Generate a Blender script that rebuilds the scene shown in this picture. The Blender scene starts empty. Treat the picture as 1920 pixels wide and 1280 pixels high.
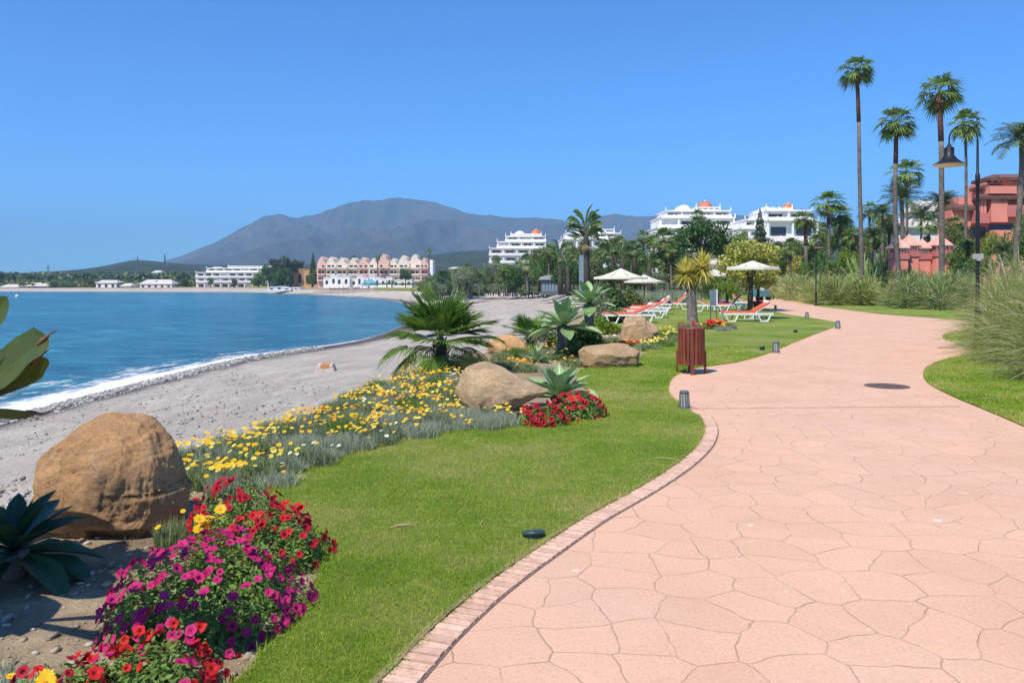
import bpy, math, random
import numpy as np
from mathutils import Vector, Matrix, noise
R = math.radians
random.seed(7); rng = np.random.default_rng(7)
scene = bpy.context.scene
C = scene.collection
# ---------------------------------------------------------------- camera
F = 1493.0; HZ = 525.0; EYE = 1.65
cd = bpy.data.cameras.new('camera'); cam = bpy.data.objects.new('camera', cd); C.objects.link(cam)
cam.location = (0, 0, EYE); cam.rotation_euler = (R(90), 0, 0)
cd.sensor_width = 36; cd.lens = 36 * F / 1920; cd.shift_y = -(640 - HZ) / 1920
cd.clip_start = 0.05; cd.clip_end = 20000
scene.camera = cam
# ---------------------------------------------------------------- sky, sun, exposure
SUN_EL = 55.0; SUN_AZ = 217.0
w = bpy.data.worlds.new("World"); scene.world = w; w.use_nodes = True
wn = w.node_tree.nodes; wl = w.node_tree.links
sky = wn.new('ShaderNodeTexSky'); sky.sky_type = 'NISHITA'; sky.sun_disc = False
sky.sun_elevation = R(SUN_EL); sky.sun_rotation = R(SUN_AZ)
sky.air_density = 0.85; sky.dust_density = 0.0; sky.ozone_density = 6.0; sky.altitude = 0
bg = wn['Background']; bg.inputs[1].default_value = 0.12
_g = wn.new('ShaderNodeGamma'); _g.inputs[1].default_value = 0.95; wl.new(sky.outputs[0], _g.inputs[0])   # clear saturated blue of a dry day
_m = wn.new('ShaderNodeMix'); _m.data_type = 'RGBA'; _m.blend_type = 'MULTIPLY'; _m.inputs[0].default_value = 1.0
wl.new(_g.outputs[0], _m.inputs[6]); _m.inputs[7].default_value = (.48, 1.03, 1.56, 1); wl.new(_m.outputs[2], bg.inputs[0])
sd = bpy.data.lights.new('sun', 'SUN'); sd.energy = 5.0; sd.angle = R(0.5); sd.color = (1.0, 0.92, 0.80)
so = bpy.data.objects.new('sun', sd); C.objects.link(so)
_v = Vector((math.sin(R(SUN_AZ)) * math.cos(R(SUN_EL)), math.cos(R(SUN_AZ)) * math.cos(R(SUN_EL)), math.sin(R(SUN_EL))))
so.rotation_euler = _v.to_track_quat('Z', 'Y').to_euler(); so.location = (-20, -20, 40)
vs = scene.view_settings; vs.view_transform = 'Standard'; vs.look = 'None'; vs.exposure = 0.28; vs.gamma = 1
# ---------------------------------------------------------------- pixel of the photo -> point of the place
def PX(px, Y): return (px - 960) / F * Y
def PZ(py, Y): return EYE - (py - HZ) / F * Y
def at(px, py, z=0.0):
    Y = (EYE - z) * F / (py - HZ); return Vector((PX(px, Y), Y, z))
# ---------------------------------------------------------------- objects
def tag(o, label=None, cat=None, group=None, kind=None):
    if label: o['label'] = label
    if cat: o['category'] = cat
    if group: o['group'] = group
    if kind: o['kind'] = kind
    return o
def thing(name, loc, label, cat, rz=0, group=None):
    o = bpy.data.objects.new(name, None); C.objects.link(o); o.empty_display_size = 0.2
    o.location = loc; o.rotation_euler = (0, 0, rz)
    return tag(o, label, cat, group)
def link(name, me, parent=None, loc=None):
    o = bpy.data.objects.new(name, me); C.objects.link(o)
    if parent: o.parent = parent
    if loc is not None: o.location = loc
    return o
def dup(o, parent=None, label=None, loc=None, rz=None, s=None, group=None):
    c = o.copy(); C.objects.link(c); c.parent = parent
    for ch in list(o.children): dup(ch, c)
    if label: c['label'] = label
    if group: c['group'] = group
    if loc is not None: c.location = loc
    if rz is not None: c.rotation_euler = (0, 0, rz)
    if s is not None: c.scale = (s, s, s) if not hasattr(s, '__len__') else s
    return c
def npmesh(name, V, faces, mats=(), midx=None, smooth=False):
    """V (n,3); faces: array (m,k) or list of such arrays"""
    V = np.asarray(V, dtype=np.float32)
    if not isinstance(faces, list): faces = [faces]
    faces = [np.asarray(f, dtype=np.int32) for f in faces if len(f)]
    me = bpy.data.meshes.new(name)
    me.vertices.add(len(V)); me.vertices.foreach_set('co', V.ravel())
    loops = np.concatenate([f.ravel() for f in faces])
    starts = []; off = 0
    for f in faces:
        starts.append(off + np.arange(len(f)) * f.shape[1]); off += f.size
    starts = np.concatenate(starts).astype(np.int32)
    me.loops.add(len(loops)); me.loops.foreach_set('vertex_index', loops)
    me.polygons.add(len(starts)); me.polygons.foreach_set('loop_start', starts)
    for m in mats: me.materials.append(m)
    if midx is not None: me.polygons.foreach_set('material_index', np.asarray(midx, dtype=np.int32))
    if smooth: me.polygons.foreach_set('use_smooth', np.ones(len(starts), dtype=bool))
    me.update(calc_edges=True); me.validate()
    return me
class MB:
    def __init__(s): s.v = []; s.f = []; s.m = []
    def add(s, vs, fs, m=0):
        b = len(s.v); s.v += [tuple(v) for v in vs]
        s.f += [tuple(b + i for i in f) for f in fs]; s.m += [m] * len(fs); return s
    def box(s, x0, x1, y0, y1, z0, z1, m=0, rot=0, c=None):
        P = [(x, y, z) for z in (z0, z1) for y in (y0, y1) for x in (x0, x1)]
        if rot:
            cx, cy = c if c else ((x0 + x1) / 2, (y0 + y1) / 2); ca, sa = math.cos(rot), math.sin(rot)
            P = [(cx + (x - cx) * ca - (y - cy) * sa, cy + (x - cx) * sa + (y - cy) * ca, z) for x, y, z in P]
        return s.add(P, [(0, 2, 3, 1), (4, 5, 7, 6), (0, 1, 5, 4), (2, 6, 7, 3), (0, 4, 6, 2), (1, 3, 7, 5)], m)
    def tube(s, pts, rad, n=8, m=0, caps=True):
        pts = [Vector(p) for p in pts]
        if not hasattr(rad, '__len__'): rad = [rad] * len(pts)
        rings = []; up = None
        for i, p in enumerate(pts):
            a = pts[max(i - 1, 0)]; b = pts[min(i + 1, len(pts) - 1)]; t = (b - a).normalized()
            if up is None: up = t.orthogonal().normalized()
            up = (up - t * up.dot(t)).normalized(); sd_ = t.cross(up)
            rings.append([p + (up * math.cos(2 * math.pi * k / n) + sd_ * math.sin(2 * math.pi * k / n)) * rad[i] for k in range(n)])
        vs = [v for r in rings for v in r]; fs = []
        for i in range(len(pts) - 1):
            for k in range(n):
                fs.append((i * n + k, i * n + (k + 1) % n, (i + 1) * n + (k + 1) % n, (i + 1) * n + k))
        if caps: fs.append(tuple(range(n))[::-1]); fs.append(tuple(range((len(pts) - 1) * n, len(pts) * n)))
        return s.add(vs, fs, m)
    def lathe(s, prof, n=24, c=(0, 0, 0), m=0, sx=1, sy=1):
        vs = []; fs = []
        for r, z in prof:
            for k in range(n):
                a = 2 * math.pi * k / n; vs.append((c[0] + r * math.cos(a) * sx, c[1] + r * math.sin(a) * sy, c[2] + z))
        for i in range(len(prof) - 1):
            for k in range(n):
                fs.append((i * n + k, i * n + (k + 1) % n, (i + 1) * n + (k + 1) % n, (i + 1) * n + k))
        return s.add(vs, fs, m)
    def prism(s, poly, y0, y1, m=0):   # poly in x,z extruded along y
        n = len(poly)
        vs = [(x, y0, z) for x, z in poly] + [(x, y1, z) for x, z in poly]
        fs = [tuple(range(n)), tuple(range(2 * n - 1, n - 1, -1))] + [(i, i + n, (i + 1) % n + n, (i + 1) % n) for i in range(n)]
        return s.add(vs, fs, m)
    def mesh(s, name, mats, smooth=False, bevel=0):
        me = bpy.data.meshes.new(name); me.from_pydata(s.v, [], s.f)
        for mm in (mats if isinstance(mats, (list, tuple)) else [mats]): me.materials.append(mm)
        for p, i in zip(me.polygons, s.m): p.material_index = i
        if smooth: me.polygons.foreach_set('use_smooth', [True] * len(me.polygons))
        me.update(); me.validate()
        return me
    def build(s, name, mats, parent=None, smooth=False, bevel=0, loc=None):
        o = link(name, s.mesh(name, mats, smooth), parent, loc)
        if bevel:
            b = o.modifiers.new('bevel', 'BEVEL'); b.width = bevel; b.segments = 2; b.limit_method = 'ANGLE'
        if smooth == 'auto':
            pass
        return o
# ---------------------------------------------------------------- materials
def newmat(name):
    m = bpy.data.materials.new(name); m.use_nodes = True
    nt = m.node_tree; return m, nt.nodes, nt.links, nt.nodes['Principled BSDF']
def ramp(nn, stops, interp='LINEAR'):
    r = nn.new('ShaderNodeValToRGB'); r.color_ramp.interpolation = interp
    e = r.color_ramp.elements
    while len(e) > 1: e.remove(e[-1])
    e[0].position = stops[0][0]; e[0].color = (*stops[0][1], 1)
    for p, c in stops[1:]:
        x = e.new(p); x.color = (*c, 1)
    return r
def noi(nn, nl, scale, detail=4, coord=None, rough=0.55, dist=0):
    n = nn.new('ShaderNodeTexNoise'); n.inputs['Scale'].default_value = scale; n.inputs['Detail'].default_value = detail
    n.inputs['Roughness'].default_value = rough; n.inputs['Distortion'].default_value = dist
    if coord is not None: nl.new(coord, n.inputs['Vector'])
    return n
def mixc(nn, nl, fac, a, b, mode='MIX'):
    m = nn.new('ShaderNodeMix'); m.data_type = 'RGBA'; m.blend_type = mode
    for sock, v in ((m.inputs[0], fac), (m.inputs[6], a), (m.inputs[7], b)):
        if isinstance(v, bpy.types.NodeSocket): nl.new(v, sock)
        elif isinstance(v, tuple): sock.default_value = (*v, 1)
        else: sock.default_value = v
    return m.outputs[2]
def math_(nn, nl, op, a, b=0.0, clamp=False):
    m = nn.new('ShaderNodeMath'); m.operation = op; m.use_clamp = clamp
    for s, v in ((m.inputs[0], a), (m.inputs[1], b)):
        if isinstance(v, bpy.types.NodeSocket): nl.new(v, s)
        else: s.default_value = v
    return m.outputs[0]
def bump(nn, nl, bs, h, strength=0.4, dist=0.02, prev=None):
    b = nn.new('ShaderNodeBump'); b.inputs['Strength'].default_value = strength; b.inputs['Distance'].default_value = dist
    nl.new(h, b.inputs['Height'])
    if prev: nl.new(prev, b.inputs['Normal'])
    nl.new(b.outputs[0], bs.inputs['Normal']); return b.outputs[0]
def plain(name, c1, c2=None, scale=3, rough=0.7, bmp=0.15, bscale=60, metal=0, spec=0.4, bdist=0.005):
    m, nn, nl, bs = newmat(name)
    tc = nn.new('ShaderNodeTexCoord').outputs['Object']
    if c2 is None: c2 = tuple(x * 0.8 for x in c1)
    n = noi(nn, nl, scale, 6, tc); r = ramp(nn, [(0.35, c2), (0.65, c1)]); nl.new(n.outputs[0], r.inputs[0])
    nl.new(r.outputs[0], bs.inputs['Base Color'])
    bs.inputs['Roughness'].default_value = rough; bs.inputs['Metallic'].default_value = metal
    bs.inputs['Specular IOR Level'].default_value = spec
    if bmp:
        n2 = noi(nn, nl, bscale, 4, tc); bump(nn, nl, bs, n2.outputs[0], bmp, bdist)
    return m
def leafmat(name, cols, trans=0.35, rough=0.5, big=None, spec=0.35):
    """leaf colour varies from leaf to leaf (random per island)"""
    m, nn, nl, bs = newmat(name)
    g = nn.new('ShaderNodeNewGeometry')
    k = len(cols); r = ramp(nn, [(i / max(k - 1, 1), c) for i, c in enumerate(cols)])
    nl.new(g.outputs['Random Per Island'], r.inputs[0]); col = r.outputs[0]
    if big:
        n = noi(nn, nl, big, 3, nn.new('ShaderNodeTexCoord').outputs['Object'])
        col = mixc(nn, nl, math_(nn, nl, 'MULTIPLY', math_(nn, nl, 'SUBTRACT', n.outputs[0], 0.35), 1.6, True), col, tuple(min(1, c * 1.5) for c in cols[-1]))
    nl.new(col, bs.inputs['Base Color']); bs.inputs['Roughness'].default_value = rough
    bs.inputs['Specular IOR Level'].default_value = spec
    tr = nn.new('ShaderNodeBsdfTranslucent'); nl.new(col, tr.inputs[0])
    mx = nn.new('ShaderNodeMixShader'); mx.inputs[0].default_value = trans
    nl.new(bs.outputs[0], mx.inputs[1]); nl.new(tr.outputs[0], mx.inputs[2])
    nl.new(mx.outputs[0], nn['Material Output'].inputs[0])
    return m
M = {}
M['white'] = plain('white_render', (.86, .85, .82), (.76, .75, .72), .4, .8, .1, 8)
M['white_far'] = plain('white_plaster', (.87, .86, .83), (.78, .77, .75), .15, .8, .05, 3)
M['roof_white'] = plain('pale_roof_tile', (.66, .62, .56), (.50, .46, .42), 1.2, .8, .3, 6, bdist=.03)
M['cream'] = plain('cream_plaster', (.80, .70, .56), (.72, .62, .50), .2, .85, .05, 3)
M['blush'] = plain('blush_plaster', (.72, .50, .40), (.66, .45, .36), .2, .85, .05, 3)
M['ochre'] = plain('ochre_plaster', (.62, .38, .16), (.54, .33, .14), .3, .85, .05, 3)
M['yellow'] = plain('yellow_plaster', (.75, .52, .08), (.68, .46, .07), .3, .85, .05, 3)
M['pink'] = plain('pink_plaster', (.80, .29, .22), (.70, .24, .185), .35, .85, .12, 12)
M['pinkdark'] = plain('deep_pink_plaster', (.58, .19, .17), (.50, .16, .145), .5, .85, .12, 12)
M['pinkroof'] = plain('salmon_roof', (.74, .40, .31), (.64, .33, .26), 1, .8, .2, 15)
M['tile'] = plain('brown_roof_tile', (.16, .08, .06), (.10, .05, .045), 2, .8, .3, 8, bdist=.03)
M['glass'] = plain('window_glass', (.05, .06, .07), (.035, .04, .05), 1, .15, 0)
M['dome'] = plain('orange_dome_tile', (.62, .20, .09), (.50, .14, .06), .8, .55, .3, 5, bdist=.05)
M['black'] = plain('black_iron', (.015, .015, .018), (.01, .01, .012), 8, .45, .1, 80)
M['grey_metal'] = plain('grey_metal', (.13, .15, .17), (.10, .12, .13), 6, .5, .05, 60)
M['lampinner'] = plain('cream_enamel', (.75, .68, .52), (.7, .62, .47), 4, .5, 0)
M['dirty_glass'] = plain('frosted_glass', (.50, .50, .47), (.38, .38, .36), 30, .3, 0)
M['umbrella'] = leafmat('cream_canvas', [(.86, .82, .70), (.88, .84, .73)], .3, .9)
M['plastic'] = plain('white_plastic', (.80, .80, .78), (.74, .74, .72), 3, .4, 0)
M['orange'] = plain('orange_cushion', (.72, .12, .04), (.64, .10, .035), 5, .85, .1, 50)
M['redcloth'] = plain('coral_cushion', (.78, .15, .08), (.68, .12, .07), 5, .85, .1, 50)
M['blue'] = plain('blue_towel', (.03, .07, .45), (.02, .05, .36), 5, .9, .1, 50)
M['purple'] = plain('purple_towel', (.16, .08, .35), (.11, .05, .27), 5, .9, .1, 50)
M['teal'] = plain('teal_paint', (.06, .24, .24), (.05, .20, .20), 2, .35, 0)
M['rubber'] = plain('black_rubber', (.02, .02, .02), None, 5, .8, 0)
M['panel'] = plain('blue_grey_panel', (.20, .28, .33), (.17, .24, .29), 2, .6, 0)
M['deck'] = plain('reddish_deck', (.12, .05, .045), (.08, .035, .03), 2, .8, .1, 5)
M['rust'] = plain('rusty_concrete', (.62, .50, .40), (.55, .25, .10), 2.2, .9, .4, 20)
M['stone_grey'] = plain('grey_concrete', (.42, .41, .39), (.32, .31, .30), 1, .9, .2, 10)
M['trunk'] = plain('palm_trunk_bark', (.20, .17, .145), (.11, .09, .08), 3.5, .9, .8, 14, bdist=.06)
M['trunkred'] = plain('red_brown_boots', (.22, .085, .05), (.12, .05, .035), 5, .9, .8, 14, bdist=.06)
M['bark'] = plain('dark_bark', (.09, .07, .055), (.05, .04, .035), 5, .9, .6, 20, bdist=.03)
M['greybark'] = plain('grey_bark', (.24, .21, .19), (.12, .10, .09), 7, .9, .8, 22, bdist=.04)
# wood slats with grain
def woodmat():
    m, nn, nl, bs = newmat('reddish_hardwood')
    tc = nn.new('ShaderNodeTexCoord').outputs['Object']; mp = nn.new('ShaderNodeMapping'); nl.new(tc, mp.inputs[0]); mp.inputs['Scale'].default_value = (30, 30, 1.6)
    n = noi(nn, nl, 1.5, 6, mp.outputs[0], dist=.6)
    g = nn.new('ShaderNodeNewGeometry')
    r = ramp(nn, [(.3, (.10, .022, .010)), (.55, (.20, .05, .022)), (.75, (.28, .085, .04))]); nl.new(n.outputs[0], r.inputs[0])
    tone = ramp(nn, [(0, (.75, .75, .75)), (1, (1.2, 1.15, 1.1))]); nl.new(g.outputs['Random Per Island'], tone.inputs[0])
    nl.new(mixc(nn, nl, 1.0, r.outputs[0], tone.outputs[0], 'MULTIPLY'), bs.inputs['Base Color'])
    bs.inputs['Roughness'].default_value = .5; bump(nn, nl, bs, n.outputs[0], .2, .003); return m
M['wood'] = woodmat()
M['paleconc'] = plain('pale_concrete', (.62, .55, .46), (.48, .40, .32), 3, .9, .4, 20)
M['rustor'] = plain('rust_stain', (.60, .28, .12), (.48, .20, .08), 4, .9, .4, 20)
def pathmat():
    m, nn, nl, bs = newmat('stamped_pink_concrete')
    tc = nn.new('ShaderNodeTexCoord').outputs['Object']
    wob = noi(nn, nl, 1.3, 2, tc)
    wv = nn.new('ShaderNodeVectorMath'); wv.operation = 'MULTIPLY_ADD'
    nl.new(wob.outputs['Color'], wv.inputs[0]); wv.inputs[1].default_value = (.28, .28, 0)
    nl.new(tc, wv.inputs[2])
    wob2 = noi(nn, nl, 9, 2, tc)
    wv2 = nn.new('ShaderNodeVectorMath'); wv2.operation = 'MULTIPLY_ADD'
    nl.new(wob2.outputs['Color'], wv2.inputs[0]); wv2.inputs[1].default_value = (.035, .035, 0); nl.new(wv.outputs[0], wv2.inputs[2])
    vo = nn.new('ShaderNodeTexVoronoi'); vo.feature = 'DISTANCE_TO_EDGE'; vo.voronoi_dimensions = '2D'
    vo.inputs['Scale'].default_value = 3.0; vo.inputs['Randomness'].default_value = .78; nl.new(wv2.outputs[0], vo.inputs['Vector'])
    # joint: 1 on joint, 0 on slab; faint in places
    fade = noi(nn, nl, 1.1, 3, tc, .6)
    wd = math_(nn, nl, 'MULTIPLY', fade.outputs[0], .033)
    j = math_(nn, nl, 'SUBTRACT', 1.0, math_(nn, nl, 'DIVIDE', vo.outputs['Distance'], wd), True)
    jf = math_(nn, nl, 'MULTIPLY', j, math_(nn, nl, 'MULTIPLY', math_(nn, nl, 'SUBTRACT', noi(nn, nl, 2.6, 3, tc).outputs[0], .30), 4.0, True), True)
    n1 = noi(nn, nl, .9, 5, tc); r1 = ramp(nn, [(.3, (.63, .385, .255)), (.7, (.70, .44, .30))]); nl.new(n1.outputs[0], r1.inputs[0])
    v2 = nn.new('ShaderNodeTexVoronoi'); v2.voronoi_dimensions = '2D'; v2.inputs['Scale'].default_value = 3.0; v2.inputs['Randomness'].default_value = .78
    nl.new(wv2.outputs[0], v2.inputs['Vector'])
    sl = ramp(nn, [(0, (.96, .95, .94)), (.5, (1, 1, 1)), (1, (1.035, 1.025, 1.02))]); nl.new(v2.outputs['Color'], sl.inputs[0])
    col = mixc(nn, nl, 1.0, r1.outputs[0], sl.outputs[0], 'MULTIPLY')
    n3 = noi(nn, nl, 55, 5, tc, .7); r3 = ramp(nn, [(.30, (.80, .78, .76)), (.5, (1, 1, 1)), (.75, (1.08, 1.07, 1.06))]); nl.new(n3.outputs[0], r3.inputs[0])
    col = mixc(nn, nl, 1.0, col, r3.outputs[0], 'MULTIPLY')
    # grey weathering far patches
    n4 = noi(nn, nl, .35, 6, tc, .65); col = mixc(nn, nl, math_(nn, nl, 'MULTIPLY', math_(nn, nl, 'SUBTRACT', n4.outputs[0], .5), 1.5, True), col, (.60, .42, .37))
    # bleached worn chips
    n5 = noi(nn, nl, 7, 3, tc, .5); chip = math_(nn, nl, 'MULTIPLY', math_(nn, nl, 'SUBTRACT', n5.outputs[0], .68), 14, True)
    col = mixc(nn, nl, math_(nn, nl, 'MULTIPLY', chip, .55), col, (.82, .76, .72))
    col = mixc(nn, nl, math_(nn, nl, 'MULTIPLY', jf, .85), col, (.23, .15, .105))
    n7 = noi(nn, nl, 1.7, 7, tc, .75); col = mixc(nn, nl, math_(nn, nl, 'MULTIPLY', math_(nn, nl, 'SUBTRACT', n7.outputs[0], .58), 3.0, True), col, (.47, .31, .235))
    nl.new(col, bs.inputs['Base Color']); bs.inputs['Roughness'].default_value = .8; bs.inputs['Specular IOR Level'].default_value = .25
    sm = math_(nn, nl, 'MINIMUM', vo.outputs['Distance'], .028)
    b1 = bump(nn, nl, bs, sm, .6, .12)
    b2 = bump(nn, nl, bs, n3.outputs[0], .25, .006, b1)
    bump(nn, nl, bs, noi(nn, nl, 5, 4, tc).outputs[0], .35, .02, b2)
    return m
M['path'] = pathmat()
def lawnmat():
    m, nn, nl, bs = newmat('mown_turf')
    tc = nn.new('ShaderNodeTexCoord').outputs['Object']
    n1 = noi(nn, nl, .5, 7, tc, .68); r1 = ramp(nn, [(.34, (.12, .205, .022)), (.46, (.185, .265, .035)), (.56, (.26, .29, .07)), (.68, (.36, .32, .13))]); nl.new(n1.outputs[0], r1.inputs[0])
    n2 = noi(nn, nl, 28, 5, tc, .75); r2 = ramp(nn, [(.3, (.62, .62, .6)), (.7, (1.25, 1.25, 1.2))]); nl.new(n2.outputs[0], r2.inputs[0])
    nl.new(mixc(nn, nl, 1, r1.outputs[0], r2.outputs[0], 'MULTIPLY'), bs.inputs['Base Color'])
    bs.inputs['Roughness'].default_value = .9; bs.inputs['Specular IOR Level'].default_value = .15
    bump(nn, nl, bs, noi(nn, nl, 120, 4, tc, .8).outputs[0], .9, .02); return m
M['lawn'] = lawnmat()
def grassmat():
    m, nn, nl, bs = newmat('grass_blades')
    g = nn.new('ShaderNodeNewGeometry'); tc = nn.new('ShaderNodeTexCoord').outputs['Object']
    n1 = noi(nn, nl, .5, 7, tc, .68)
    f = math_(nn, nl, 'ADD', math_(nn, nl, 'MULTIPLY', math_(nn, nl, 'SUBTRACT', g.outputs['Random Per Island'], .5), .30), n1.outputs[0])
    n2 = noi(nn, nl, 3.2, 4, tc, .6); f = math_(nn, nl, 'ADD', f, math_(nn, nl, 'MULTIPLY', math_(nn, nl, 'SUBTRACT', n2.outputs[0], .5), .45))
    r = ramp(nn, [(.30, (.17, .32, .015)), (.46, (.29, .43, .030)), (.57, (.43, .47, .07)), (.70, (.56, .49, .16)), (.85, (.62, .50, .26))]); nl.new(f, r.inputs[0])
    nl.new(r.outputs[0], bs.inputs['Base Color']); bs.inputs['Roughness'].default_value = .55; bs.inputs['Specular IOR Level'].default_value = .25
    tr = nn.new('ShaderNodeBsdfTranslucent'); nl.new(r.outputs[0], tr.inputs[0]); mx = nn.new('ShaderNodeMixShader'); mx.inputs[0].default_value = .35
    nl.new(bs.outputs[0], mx.inputs[1]); nl.new(tr.outputs[0], mx.inputs[2]); nl.new(mx.outputs[0], nn['Material Output'].inputs[0]); return m
M['blades'] = grassmat()
def soilmat():
    m, nn, nl, bs = newmat('dry_soil')
    tc = nn.new('ShaderNodeTexCoord').outputs['Object']
    n = noi(nn, nl, 3, 8, tc, .7); r = ramp(nn, [(.3, (.20, .145, .09)), (.55, (.38, .29, .185)), (.75, (.52, .42, .29))]); nl.new(n.outputs[0], r.inputs[0])
    nl.new(r.outputs[0], bs.inputs['Base Color']); bs.inputs['Roughness'].default_value = .95; bs.inputs['Specular IOR Level'].default_value = .1
    b1 = bump(nn, nl, bs, n.outputs[0], .8, .08); bump(nn, nl, bs, noi(nn, nl, 40, 5, tc, .7).outputs[0], .8, .02, b1); return m
M['soil'] = soilmat()
def beachmat():
    m, nn, nl, bs = newmat('grey_sand_and_shingle')
    tc = nn.new('ShaderNodeTexCoord').outputs['Object']; uv = nn.new('ShaderNodeTexCoord').outputs['UV']
    sep = nn.new('ShaderNodeSeparateXYZ'); nl.new(uv, sep.inputs[0]); u = sep.outputs[0]
    n = noi(nn, nl, .25, 8, tc, .7); r = ramp(nn, [(.3, (.37, .325, .27)), (.5, (.47, .42, .355)), (.7, (.56, .51, .435))]); nl.new(n.outputs[0], r.inputs[0])
    st = nn.new('ShaderNodeMapping'); nl.new(uv, st.inputs[0]); st.inputs['Scale'].default_value = (14, 1.2, 1)
    ns = noi(nn, nl, 1.5, 6, st.outputs[0], .65, .8); col = mixc(nn, nl, math_(nn, nl, 'MULTIPLY', math_(nn, nl, 'SUBTRACT', ns.outputs[0], .45), 2.4, True), r.outputs[0], (.27, .245, .22))
    vo = nn.new('ShaderNodeTexVoronoi'); vo.inputs['Scale'].default_value = 9; nl.new(tc, vo.inputs['Vector'])
    pr = ramp(nn, [(0, (.45, .45, .47)), (.5, (1, 1, 1)), (1, (1.35, 1.33, 1.3))]); nl.new(vo.outputs['Color'], pr.inputs[0])
    peb = math_(nn, nl, 'MULTIPLY', math_(nn, nl, 'SUBTRACT', noi(nn, nl, .5, 4, tc).outputs[0], .38), 2.2, True)
    peb = math_(nn, nl, 'MULTIPLY', peb, .8)
    col = mixc(nn, nl, peb, col, mixc(nn, nl, 1, col, pr.outputs[0], 'MULTIPLY'))
    ng = noi(nn, nl, 30, 5, tc, .8); rg = ramp(nn, [(.3, (.75, .75, .75)), (.7, (1.18, 1.18, 1.16))]); nl.new(ng.outputs[0], rg.inputs[0])
    col = mixc(nn, nl, 1, col, rg.outputs[0], 'MULTIPLY')
    uu = math_(nn, nl, 'ADD', u, math_(nn, nl, 'MULTIPLY', math_(nn, nl, 'SUBTRACT', noi(nn, nl, .6, 5, tc).outputs[0], .5), .10))
    wet = math_(nn, nl, 'MULTIPLY', math_(nn, nl, 'SUBTRACT', uu, .84), 14, True)
    dark = mixc(nn, nl, 1, (.07, .068, .07), pr.outputs[0], 'MULTIPLY')
    col = mixc(nn, nl, wet, col, dark)
    damp = math_(nn, nl, 'MULTIPLY', math_(nn, nl, 'SUBTRACT', uu, .80), 6, True); col = mixc(nn, nl, math_(nn, nl, 'MULTIPLY', damp, .45), col, (.16, .13, .11))
    nl.new(col, bs.inputs['Base Color']); bs.inputs['Roughness'].default_value = .9; bs.inputs['Specular IOR Level'].default_value = .2
    b1 = bump(nn, nl, bs, noi(nn, nl, 1.4, 8, tc, .75).outputs[0], .7, .25); bump(nn, nl, bs, vo.outputs['Distance'], .6, .05, b1); return m
M['beach'] = beachmat()
def watermat():
    m, nn, nl, bs = newmat('sea_water')
    tc = nn.new('ShaderNodeTexCoord').outputs['Object']
    mp = nn.new('ShaderNodeMapping'); nl.new(tc, mp.inputs[0]); mp.inputs['Scale'].default_value = (1, 1, 1); mp.inputs['Rotation'].default_value = (0, 0, R(20))
    mp2 = nn.new('ShaderNodeMapping'); nl.new(tc, mp2.inputs[0]); mp2.inputs['Scale'].default_value = (.45, 1.6, 1); mp2.inputs['Rotation'].default_value = (0, 0, R(15))
    n = noi(nn, nl, .035, 6, mp.outputs[0], .6); r = ramp(nn, [(.3, (.012, .115, .185)), (.5, (.018, .155, .225)), (.7, (.03, .20, .265))]); nl.new(n.outputs[0], r.inputs[0])
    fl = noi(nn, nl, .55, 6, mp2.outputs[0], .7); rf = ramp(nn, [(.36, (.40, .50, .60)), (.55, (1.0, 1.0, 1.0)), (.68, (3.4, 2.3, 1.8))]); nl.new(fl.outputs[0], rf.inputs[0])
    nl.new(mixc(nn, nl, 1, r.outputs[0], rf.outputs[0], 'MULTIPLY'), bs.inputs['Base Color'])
    bs.inputs['Roughness'].default_value = .22; bs.inputs['IOR'].default_value = 1.33; bs.inputs['Specular IOR Level'].default_value = .28
    w1 = noi(nn, nl, .32, 5, mp2.outputs[0], .6); w2 = noi(nn, nl, 2.2, 5, mp2.outputs[0], .65)
    b1 = bump(nn, nl, bs, w1.outputs[0], 1.0, 1.1); bump(nn, nl, bs, w2.outputs[0], .9, .22, b1); return m
M['water'] = watermat()
def foammat():
    m, nn, nl, bs = newmat('sea_foam')
    uv = nn.new('ShaderNodeTexCoord').outputs['UV']; tc = nn.new('ShaderNodeTexCoord').outputs['Object']
    sep = nn.new('ShaderNodeSeparateXYZ'); nl.new(uv, sep.inputs[0]); v = sep.outputs[0]
    mp = nn.new('ShaderNodeMapping'); nl.new(uv, mp.inputs[0]); mp.inputs['Scale'].default_value = (7, .5, 1)
    n = noi(nn, nl, 1.0, 8, mp.outputs[0], .75, .6); n2 = noi(nn, nl, 1.1, 8, tc, .75)
    a = math_(nn, nl, 'ADD', math_(nn, nl, 'MULTIPLY', n.outputs[0], .6), math_(nn, nl, 'MULTIPLY', n2.outputs[0], .4))
    rv = ramp(nn, [(0, (.25,) * 3), (.04, (.9,) * 3), (.13, (.62,) * 3), (.3, (.52,) * 3), (.7, (.475,) * 3), (1, (.2,) * 3)]); nl.new(v, rv.inputs[0])
    al = math_(nn, nl, 'MULTIPLY', math_(nn, nl, 'SUBTRACT', math_(nn, nl, 'ADD', a, rv.outputs[0]), 1.0), 7, True)
    bs.inputs['Base Color'].default_value = (.85, .87, .88, 1); bs.inputs['Roughness'].default_value = .8
    nl.new(al, bs.inputs['Alpha']); bump(nn, nl, bs, a, .6, .2); return m
M['foam'] = foammat()
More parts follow.
